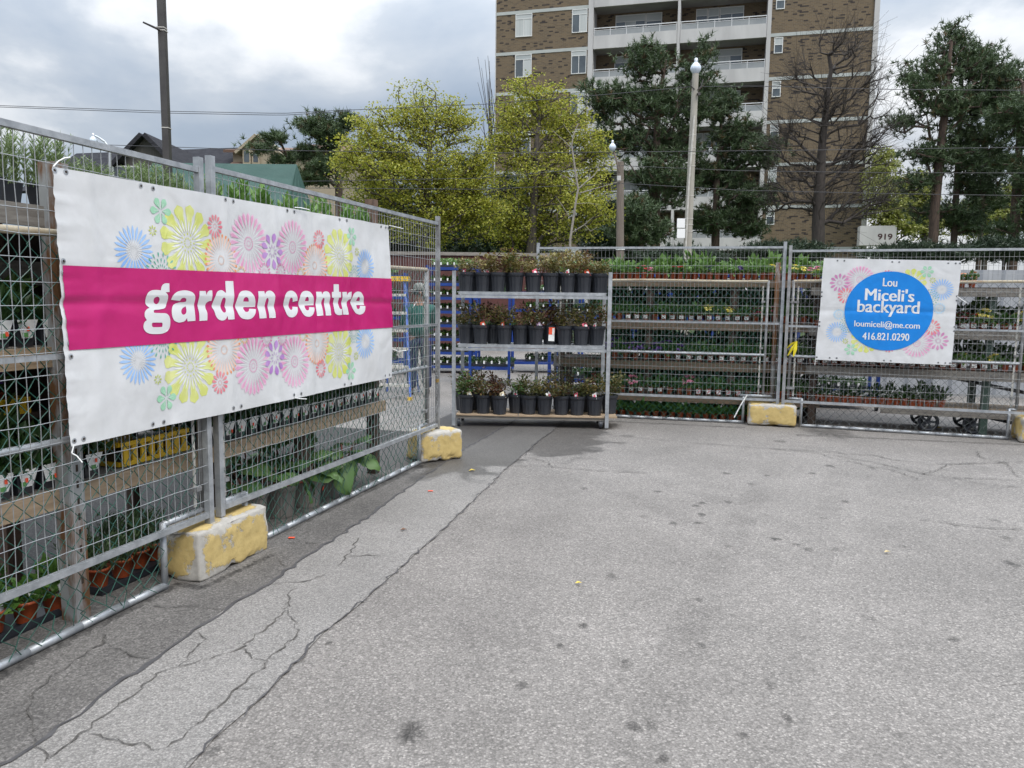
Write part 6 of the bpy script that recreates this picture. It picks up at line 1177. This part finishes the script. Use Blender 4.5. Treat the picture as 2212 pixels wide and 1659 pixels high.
def window(a, b, z0, z1, d=0.0, panes=2, transom=.22, door=False):
    f = put('window', MB(), None, tower) if False else None
    fr = MB(); w_ = .045
    slab(a, a + w_, d - .035, d + .02, z0, z1, fr); slab(b - w_, b, d - .035, d + .02, z0, z1, fr); slab(a + w_, b - w_, d - .035, d + .02, z1 - w_, z1, fr); slab(a + w_, b - w_, d - .055, d + .02, z0, z0 + w_, fr)
    zt = z1 - (z1 - z0) * transom
    slab(a + w_, b - w_, d - .03, d + .02, zt - .02, zt + .02, fr)
    for q in range(1, panes): x = a + (b - a) * q / panes; slab(x - .02, x + .02, d - .03, d + .02, z0 + w_, zt - .021, fr)
    o = put('window', fr, frame_w, tower)
    pn = MB(); slab(a + w_, b - w_, d - .012, d + .01, zt + .02, z1 - w_, pn, 1)
    for q in range(panes):
        x0 = a + (b - a) * q / panes + .022; x1 = a + (b - a) * (q + 1) / panes - .022; slab(x0 + (.023 if q == 0 else 0), x1 - (.023 if q == panes - 1 else 0), d - .010, d + .01, z0 + w_, zt - .021, pn, 2 if rr_.random() < .45 else 0)
    put('pane', pn, [glass, panel_g, curtain], o)
w1a, w1b = bs(1114, 31)[0], bs(1150, 31)[0]; w2a, w2b = bs(1236, 30)[0], bs(1269, 30)[0]; wsa, wsb = bs(1673, 81)[0], bs(1692, 81)[0]
for z in FLOORS:
    window(w1a, w1b, z + .92, z + FH - .205); window(w2a, w2b, z + .92, z + FH - .205)
    if z > 3: window(wsa, wsb, z + 1.40, z + 2.35, panes=1, transom=.45)
    else: window(bs(1690, 500)[0], bs(1733, 500)[0], z + .3, z + 2.2, panes=1, transom=.3)
    for a, b in ((s2 + .02, sm - .02), (sm2 + .02, s3 - .02)):
        wd = b - a
        sb = MB(); slab(a - .01, b + .01, -.02, 1.44, z - .17, z - .001, sb); put('balcony_slab', sb, shade_m, tower)
        pa = MB(); slab(a, b, -.06, .06, z - .19, z + .62, pa); o = put('balcony_parapet', pa, conc, tower)
        rl = MB(); slab(a, b, -.025, .025, z + 1.08, z + 1.13, rl); slab(a, b, -.02, .02, z + .96, z + .985, rl)
        for q in range(6): x = a + .03 + (wd - .06) * q / 5; slab(x - .018, x + .018, -.018, .018, z + .621, z + 1.079, rl)
        put('railing', rl, rail_w, o); gl = MB(); slab(a + .05, b - .05, -.006, .006, z + .63, z + .95, gl); put('glass_panel', gl, railglass, o)
        if a < sm: window(a + wd * .23, a + wd * .60, z + .35, z + 2.3, 1.45, 3); window(a + wd * .605, a + wd * .80, z + .02, z + 2.3, 1.45, 1)
        else: window(a + wd * .17, a + wd * .31, z + .35, z + 2.3, 1.45, 1); window(a + wd * .315, a + wd * .45, z + .02, z + 2.3, 1.45, 1); window(a + wd * .455, a + wd * .74, z + .35, z + 2.3, 1.45, 2)
cp_ = MB(); pA = yp(1855, 500, 45.5); pB = yp(1933, 500, 45.0); zt_, zb_ = yp(1895, 489, 45.2)[2], yp(1895, 531, 45.2)[2]
ca = thing('number_board', 'white entrance canopy beside the tower with the number 919', 'sign', [pA[0], pA[1], 0])
put('board', MB().beam([pA[0], pA[1], (zt_ + zb_) / 2], [pB[0], pB[1], (zt_ + zb_) / 2], .9, zt_ - zb_), conc, ca); put('support', MB().beam([pA[0] + .3, pA[1], -.1], [pA[0] + .3, pA[1], zb_], .3, .3, up=(0, 1, 0)).beam([pB[0] - .3, pB[1], -.1], [pB[0] - .3, pB[1], zb_], .3, .3, up=(0, 1, 0)), conc, ca)
V, Fq = text_mesh('919', .03); lo, hi = V.min(0), V.max(0); q = (V - lo) / (hi - lo); ea = unit(pB - pA) ; tA = yp(1893, 512.5, 45.2); L_ = yp(1924, 512, 45.1)[0] - tA[0]; hh = yp(1893, 506, 45)[2] - yp(1893, 519.5, 45)[2]
P3 = tA + ea * (q[:, :1] * L_) + np.array([0, 0, 1.0]) * ((q[:, 1:] - .5) * hh); P3 = P3 + perp(ea) * 0 ; dlt = ((pA - P3) @ perp(ea))[:, None]; P3 = P3 + perp(ea) * (dlt - .458); me = MB(); me.ch.append((P3, np.zeros((0, 3), int), 0)); me.n = len(P3)
for f in Fq: me.ch.append((np.zeros((0, 3)), np.array([f]), 0))
put('digits', me, M('digit_brown', (.06, .03, .03), rough=.5), ca)

# ------------------------------------------------------------------ houses, tent, yard walls
shing = M('dark_shingle', (.022, .022, .026), (.042, .042, .048), scale=2.5, rough=.9, spec=.1, stretch=(1, 1, 5), bump=.4, bscale=6); shing_b = M('brown_shingle', (.13, .075, .055), (.19, .12, .09), scale=2.5, rough=.9, stretch=(1, 1, 5), bump=.4, bscale=6)
siding = M('tan_siding', (.36, .30, .22), (.30, .25, .18), scale=2, rough=.8, stretch=(1, 1, 14)); trim_b = M('brown_trim', (.12, .06, .045), rough=.7); wht = M('white_siding', (.58, .57, .55), (.5, .49, .47), scale=2, rough=.8)
def prism(mb, A, B, e_depth, zb, ze, zr, mi_w=0, mi_r=1, over=.4, cross=True):
    """gabled block from A to B along the ridge; depth vector e_depth; eaves ze, ridge zr"""
    A = np.array(A, float); B = np.array(B, float); D = np.array(e_depth, float); up = lambda z: np.array([0, 0, z])
    V = [A + up(zb), B + up(zb), B + D + up(zb), A + D + up(zb), A + up(ze), B + up(ze), B + D + up(ze), A + D + up(ze), A + D / 2 + up(zr), B + D / 2 + up(zr)]
    mb.add(V, [[0, 1, 5, 4], [1, 2, 6, 5], [2, 3, 7, 6], [3, 0, 4, 7]], mi_w); mb.add(V, [[4, 8, 7], [5, 6, 9]], mi_w)
    u = unit(B - A) * over; du = unit(D) * over; drop = (zr - ze) / (np.linalg.norm(D) / 2) * over; return [(A - u - du + up(ze - drop), B + u - du + up(ze - drop), B + u + D / 2 + up(zr + .02), A - u + D / 2 + up(zr + .02)), (B + u + D + du + up(ze - drop), A - u + D + du + up(ze - drop), A - u + D / 2 + up(zr + .02), B + u + D / 2 + up(zr + .02))]
def roofs(quads, mat_, parent, th=.16):
    for qd in quads:
        q = np.array(qd); n = unit(np.cross(q[1] - q[0], q[3] - q[0])); n = n if n[2] > 0 else -n; V = np.vstack([q, q + n * th]); put('roof', MB().add(V, [[0, 1, 2, 3], [7, 6, 5, 4], [0, 4, 5, 1], [1, 5, 6, 2], [2, 6, 7, 3], [3, 7, 4, 0]]), mat_, parent)
h1 = thing('house', 'dark-roofed house with brown-trimmed front gable behind the tent', 'house', yp(380, 600, 45) * [1, 1, 0]); Ya = 45.0
pL, pR = yp(60, 380, Ya + 3), yp(478, 330, Ya); pL[2] = pR[2] = 0; zr = yp(440, 312, Ya + 3)[2]; mb = MB(); q = prism(mb, pL, pR, unit(perp(pR - pL)) * 9, -.2, yp(420, 400, Ya)[2], zr); put('wall', mb, [wht, wht], h1); roofs(q, shing, h1)
gx = [yp(x, 350, Ya - 1.5) for x in (268, 366)]; zt = yp(315, 297, Ya - 1.5)[2]; ze = yp(270, 345, Ya - 1.5)[2]
A = gx[0] * [1, 1, 0] ; B = gx[1] * [1, 1, 0]; mb = MB(); dm = np.array([0, 5.0, 0]); mid = (A + B) / 2; q = prism(mb, A + (B - A), A + (B - A) + dm, A - B, -.2, ze, zt, over=.45); put('gable_wall', mb, [M('dark_siding', (.09, .085, .08), (.06, .055, .05), scale=3, rough=.85, stretch=(9, 9, .5)), wht], h1); roofs(q, shing, h1, .22)
for x0, x1 in ((243, 300), (325, 350)):
    a, b = yp(x0, 375, Ya - 1.6), yp(x1, 375, Ya - 1.6); fr = MB().abox(a[0], b[0], a[1] - .05, a[1] + .02, yp(x0, 405, Ya)[2], yp(x0, 368, Ya)[2]); o = put('window', fr, frame_w, h1); put('pane', MB().abox(a[0] + .12, b[0] - .12, a[1] - .07, a[1] - .052, yp(x0, 403, Ya)[2], yp(x0, 371, Ya)[2]), glass, o)
h2 = thing('house', 'tan-sided house with brown roof and paired windows beside the dark pine', 'house', yp(600, 600, 47) * [1, 1, 0]); Yb = 47.0
a, b = yp(505, 400, Yb), yp(730, 400, Yb); a[2] = b[2] = 0; mb = MB(); q = prism(mb, a, b, np.array([.5, 9, 0]), -.2, yp(600, 330, Yb)[2], yp(600, 322, Yb + 4)[2]); put('wall', mb, [siding, siding], h2); roofs(q, shing_b, h2)
mb = MB(); gA, gB = yp(524, 330, Yb - 1.2), yp(592, 330, Yb - 1.2); gA[2] = gB[2] = 0; q = prism(mb, gB, gB + [0, 5, 0], gA - gB, -.2, yp(560, 325, Yb - 1.2)[2], yp(558, 296, Yb - 1.2)[2], over=.3); put('gable_wall', mb, [siding, siding], h2); roofs(q, siding, h2, .15)
mb = MB(); sA, sB = yp(478, 360, Yb - 1), yp(512, 360, Yb - 1); zt, zb = yp(500, 305, Yb)[2], yp(500, 372, Yb)[2]; put('roof', MB().add([[sA[0], sA[1], zb], [sB[0], sB[1], zb], [sB[0] + .3, sB[1] + 3, zt], [sA[0] + .9, sA[1] + 3, zt]], [[0, 1, 2, 3]]), shing_b, h2)
for x0, x1 in ((525, 542), (545, 561)):
    a, b = yp(x0, 345, Yb - 1.3), yp(x1, 345, Yb - 1.3); z0, z1 = yp(x0, 362, Yb)[2], yp(x0, 332, Yb)[2]; o = put('window', MB().abox(a[0], b[0], a[1] - .05, a[1] + .02, z0, z1), siding, h2); put('pane', MB().abox(a[0] + .08, b[0] - .08, a[1] - .07, a[1] - .052, z0 + .1, z1 - .1), glass, o)
h3 = thing('house', 'brick house side wall half hidden behind the dark pine', 'house', yp(690, 600, 50) * [1, 1, 0]); a, b = yp(640, 400, 50), yp(740, 400, 50); a[2] = b[2] = 0; mb = MB(); q = prism(mb, a, b, np.array([0, 8, 0]), -.2, yp(690, 365, 50)[2], yp(690, 318, 54)[2]); put('wall', mb, [M('pale_brick', (.30, .24, .19), (.24, .19, .15), scale=9, rough=.9), wht], h3); roofs(q, shing_b, h3)
# green tent
tent_m = M('green_tarp', (.022, .060, .047), (.034, .080, .064), scale=1.4, rough=.6, spec=.25, bump=.35, bscale=3, trans=.08, dist=.05)
tn = thing('canopy_tent', 'large green tarpaulin canopy tent behind the near fence', 'tent', yp(560, 600, 15) * [1, 1, 0]); Yt = 15.0
rdA, rdB = yp(330, 356, Yt + 1.5), yp(641, 355, Yt + 1.5); rdA[2] = rdB[2]; eA, eB, eC, eD = yp(250, 452, Yt - .6), yp(590, 452, Yt - .6), yp(702, 438, Yt + 1.2), yp(690, 430, Yt + 4.0)
zE = 2.75
for v in (eA, eB, eC, eD): v[2] = zE
eDD = eA + [0, 4.6, 0]
def patch(P00, P10, P11, P01, nu=16, nv=10, sag=.06):
    a, b = np.meshgrid(np.linspace(0, 1, nu + 1), np.linspace(0, 1, nv + 1), indexing='ij'); V = (P00 * ((1 - a) * (1 - b))[..., None] + P10 * (a * (1 - b))[..., None] + P11 * (a * b)[..., None] + P01 * ((1 - a) * b)[..., None])
    V[..., 2] -= sag * np.sin(np.pi * b) * (.6 + .4 * np.cos(a * np.pi * 8)); i, j = np.meshgrid(np.arange(nu), np.arange(nv), indexing='ij'); k = (i * (nv + 1) + j).ravel(); return V.reshape(-1, 3), np.stack([k, k + nv + 1, k + nv + 2, k + 1], 1)
tm = MB(); tm.add(*patch(eA, eB, rdB, rdA)); tm.add(*patch(eB, eC, rdB, rdB)); tm.add(*patch(eC, eD, rdB, rdB)); tm.add(*patch(eD, eDD, rdA, rdB)); 
for A, B in ((eA, eB), (eB, eC)): tm.add(*patch(A - [0, 0, .5], B - [0, 0, .5], B, A, 16, 2, 0))
put('canopy', tm, tent_m, tn, True)
for v in (eA, eB, eC, eD): put('leg', MB().segs([v * [1, 1, 0]], [v], .03, None, 8), galv_old, tn)
yw = thing('yard_wall', 'low dark red brick wall at the back of the yard behind the man', 'wall', (-4, 24, 0)); put('wall', MB().abox(-9, 1.2, 24, 24.3, 0, 2.9), M('dark_red_wall', (.10, .035, .03), (.06, .025, .022), scale=3, rough=.9), yw); put('coping', MB().abox(-9.05, 1.25, 23.95, 24.35, 2.9, 3.0), wood_grey, yw)
# white corrugated fence behind the right shelf
cf = thing('corrugated_fence', 'white corrugated sheet fence behind the right-hand plant shelf', 'fence', (8, 13, 0)); xs = np.arange(0, 6.0, .05); A = np.array([5.4, 13.8, 0]); e = unit([1, -.22, 0]); n = perp(e); d = .02 * np.sign(np.sin(xs * 18)); V = [];
for s, q in zip(xs, d): V += [A + e * s + n * q + [0, 0, .05], A + e * s + n * q + [0, 0, 2.18 + .0 * s]]
i = np.arange(len(xs) - 1) * 2; put('sheet', MB().add(V, np.stack([i, i + 2, i + 3, i + 1], 1)), M('white_sheet', (.33, .34, .355), (.27, .28, .30), scale=2, rough=.6), cf)
for s in (.0, 2.0, 4.0, 5.9): put('post', MB().beam(A + e * s - n * .06, A + e * s - n * .06 + [0, 0, 2.3], .06, .06, up=n), galv, cf)

# ------------------------------------------------------------------ poles, lamps, wires
concp = M('pole_concrete', (.36, .34, .29), (.29, .27, .23), scale=5, rough=.85, stretch=(1, 1, .3)); lampw = M('lamp_glass', (.55, .62, .70), rough=.08, spec=.9); lampm = M('lamp_metal', (.5, .52, .54), rough=.35, metal=.6); woodpole = M('pole_wood', (.20, .165, .135), (.14, .115, .095), scale=5, rough=.9, stretch=(6, 6, .3)); darkp = M('dark_bronze', (.055, .05, .048), (.075, .07, .065), scale=4, rough=.45, metal=.3)
def bulb(parent, c, r_, up_=True):
    lm = put('lamp_globe', MB().lathe([(.001, -r_ * 1.15), (r_ * .55, -r_ * .95), (r_ * .95, -r_ * .3), (r_, .0), (r_ * .85, r_ * .5), (r_ * .45, r_ * .95), (r_ * .34, r_ * 1.1)], 18, c), lampw, parent, True); put('lamp_cap', MB().lathe([(r_ * .34, r_ * 1.1), (r_ * .34, r_ * 1.7), (r_ * .2, r_ * 1.85), (.001, r_ * 1.9)], 12, c), lampm, parent, True)
cpole = thing('street_lamp', 'tall concrete street lamp pole with glass globe in front of the pines', 'street lamp', yp(1485, 600, 25) * [1, 1, 0]); t0, t1 = yp(1482, 600, 25), yp(1503, 152, 25); put('pole', MB().segs([t0 - unit(t1 - t0) * 2.2], [t1], .155, .095, 14, cap=True), concp, cpole)
gb = yp(1503, 148, 25); bulb(cpole, gb, .17)
for yy in (290, 318, 330, 356, 420, 470, 483, 498):
    f = (yy - 152) / (600 - 152); c = t1 + (t0 - t1) * f; put('steel_band', MB().segs([c - [0, 0, .012]], [c + [0, 0, .012]], .098 + .062 * f, None, 14), white_bar, cpole)
put('bracket', MB().tube([yp(1494, 172, 24.9), yp(1492, 185, 24.9), yp(1500, 193, 24.9)], .02, 5).tube([yp(1519, 172, 24.9), yp(1514, 188, 24.9), yp(1507, 194, 24.9)], .02, 5).beam(yp(1508, 200, 24.85), yp(1511, 206, 24.85), .1, .08), darkp, cpole)
put('conduit', MB().tube([yp(1500, 250, 24.87), yp(1488, 400, 24.87), yp(1480, 560, 24.85)], .03, 6), white_bar, cpole)
for y0, y1 in ((472, 492), (494, 514)): 
    a, b = yp(1462, y1, 24.8), yp(1480, y0, 24.8); put('sign_plate', MB().abox(a[0], b[0], 24.78, 24.80, a[2], b[2]), white_card, cpole)
wpole = thing('street_lamp', 'shorter wooden street lamp pole with glass globe on an arm before the maples', 'street lamp', yp(1340, 600, 27) * [1, 1, 0]); put('pole', MB().segs([yp(1339, 700, 27)], [yp(1340, 350, 27)], .15, .12, 12, cap=True), woodpole, wpole); put('arm', MB().tube([yp(1338, 372, 26.9), yp(1331, 345, 26.9), yp(1326, 328, 26.9)], .035, 7), woodpole, wpole); bulb(wpole, yp(1323, 318, 26.9), .125)
put('steel_band', MB().segs([yp(1340, 540, 27)], [yp(1340, 537, 27)], .16, None, 12), white_card, wpole); put('insulator', MB().beam(yp(1337, 380, 26.8), yp(1337, 390, 26.8), .12, .12), conc, wpole)
lpole = thing('light_pole', 'dark square metal light pole rising out of the top of the photo', 'light pole', yp(371, 600, 14) * [1, 1, 0]); a, b = yp(366.5, 640, 14), yp(346, -60, 14); a = a + (a - b) * .36; a[2] = max(a[2], 0); a = yp(376, 700, 14) * [1, 1, 0]; b[0] = b[0]
put('pole', MB().beam(a, b, .115, .115, up=(0, 1, 0)), darkp, lpole); br = yp(351, 64, 13.9); put('band', MB().beam(yp(350, 60, 14), yp(350, 62, 14), .135, .135, up=(0, 1, 0)).beam(yp(351, 66, 14), yp(351, 68, 14), .135, .135, up=(0, 1, 0)), white_bar, lpole)
put('bracket_arm', MB().segs([yp(344, 64, 13.92)], [yp(309, 48, 13.7)], .022, .016, 8, cap=True), darkp, lpole); put('band', MB().beam(yp(360, 276, 14), yp(360, 278, 14), .13, .13, up=(0, 1, 0)), white_bar, lpole)
sl = thing('street_lamp', 'small curved-arm street lamp above the near fence at far left', 'street lamp', yp(236, 600, 28) * [1, 1, 0]); put('pole', MB().segs([yp(240, 700, 28)], [yp(237, 322, 28)], .07, .05, 8), lampm, sl); put('arm', MB().tube([yp(237, 322, 28), yp(226, 306, 28), yp(213, 297, 28), yp(204, 293, 28)], .035, 7), lampm, sl); bulb(sl, yp(202, 304, 28), .14)
WIRES = [([(-60, 226), (345, 240), (610, 245), (760, 237)], 25, 'highest thin wire over the near fence and houses'), ([(-60, 229), (345, 244), (610, 249), (760, 240)], 25.3, 'lower of the two thin wires over the houses'), ([(700, 240), (1050, 225), (1300, 205), (1497, 187)], 25, 'wire rising from the maples to the concrete pole'),
         ([(1512, 187), (1640, 186), (1900, 193), (2300, 196)], 25, 'wire from the concrete pole to the right edge'), ([(200, 312), (600, 325), (1042, 331), (1700, 325), (2300, 317)], 24.4, 'long black wire crossing at mid-tree height'), ([(640, 392), (1042, 385), (1340, 358)], 26.8, 'wire ending at the wooden pole'), ([(1342, 358), (1600, 369), (1900, 373), (2300, 374)], 26.8, 'wire from the wooden pole to the right edge'),
         ([(650, 406), (1042, 409), (1340, 396)], 26.6, 'lowest wire left of the wooden pole'), ([(1342, 396), (1600, 411), (1900, 418), (2300, 424)], 26.6, 'lowest wire right of the wooden pole')]
wirem = M('cable_black', (.03, .03, .033), rough=.6)
for pts, Y_, lab in WIRES:
    t = thing('power_line', lab, 'overhead wire', yp(*pts[0], Y_), group='overhead wires'); Q = np.array([yp(x, y, Y_) for x, y in pts]); Q = resample(Q, 24); put('cable', MB().tube(Q, .010, 5), wirem, t)
# litter
for k, (x, y, mt, lab) in enumerate([(1590 / 2.011 * 0 + 871.5, 1145, 'b', 'brown dry leaf on the light asphalt strip'), (1250, 1260, 'y', 'tiny yellow leaf scrap on the open asphalt'), (1918, 1193, 't', 'pale dry leaf on the asphalt to the right'), (2030, 925, 'y', 'yellow leaf under the wagon'), (1020, 1017, 'y', 'orange-yellow scrap on the seam by the second block')]):
    t = thing('fallen_leaf', lab, 'leaf', gp(x, y, .014)); c = np.array(t.location); sc_ = np.linalg.norm(gp(x + 8, y) - gp(x, y)); mb = MB().leaves([c + [-sc_, 0, 0]], np.array([[1.0, .2, .05]]), np.array([[0, 0, 1.0]]), sc_ * 2, sc_ * 1.2, 0, .3); put('blade', mb, M('dry_leaf_' + mt, {'b': (.16, .08, .04), 'y': (.6, .45, .08), 't': (.45, .36, .2)}[mt], rough=.8), t)
for k, (x, y) in enumerate([(630, 1161), (930, 1060)]):
    t = thing('price_sticker', 'fluorescent orange sticker on the ground ' + ('beside the large yellow block' if k == 0 else 'near the second yellow block'), 'sticker', gp(x, y, .012)); c = np.array(t.location); put('paper', MB().abox(c[0] - .02, c[0] + .02, c[1] - .012, c[1] + .012, .011, .0125), orange_card, t)
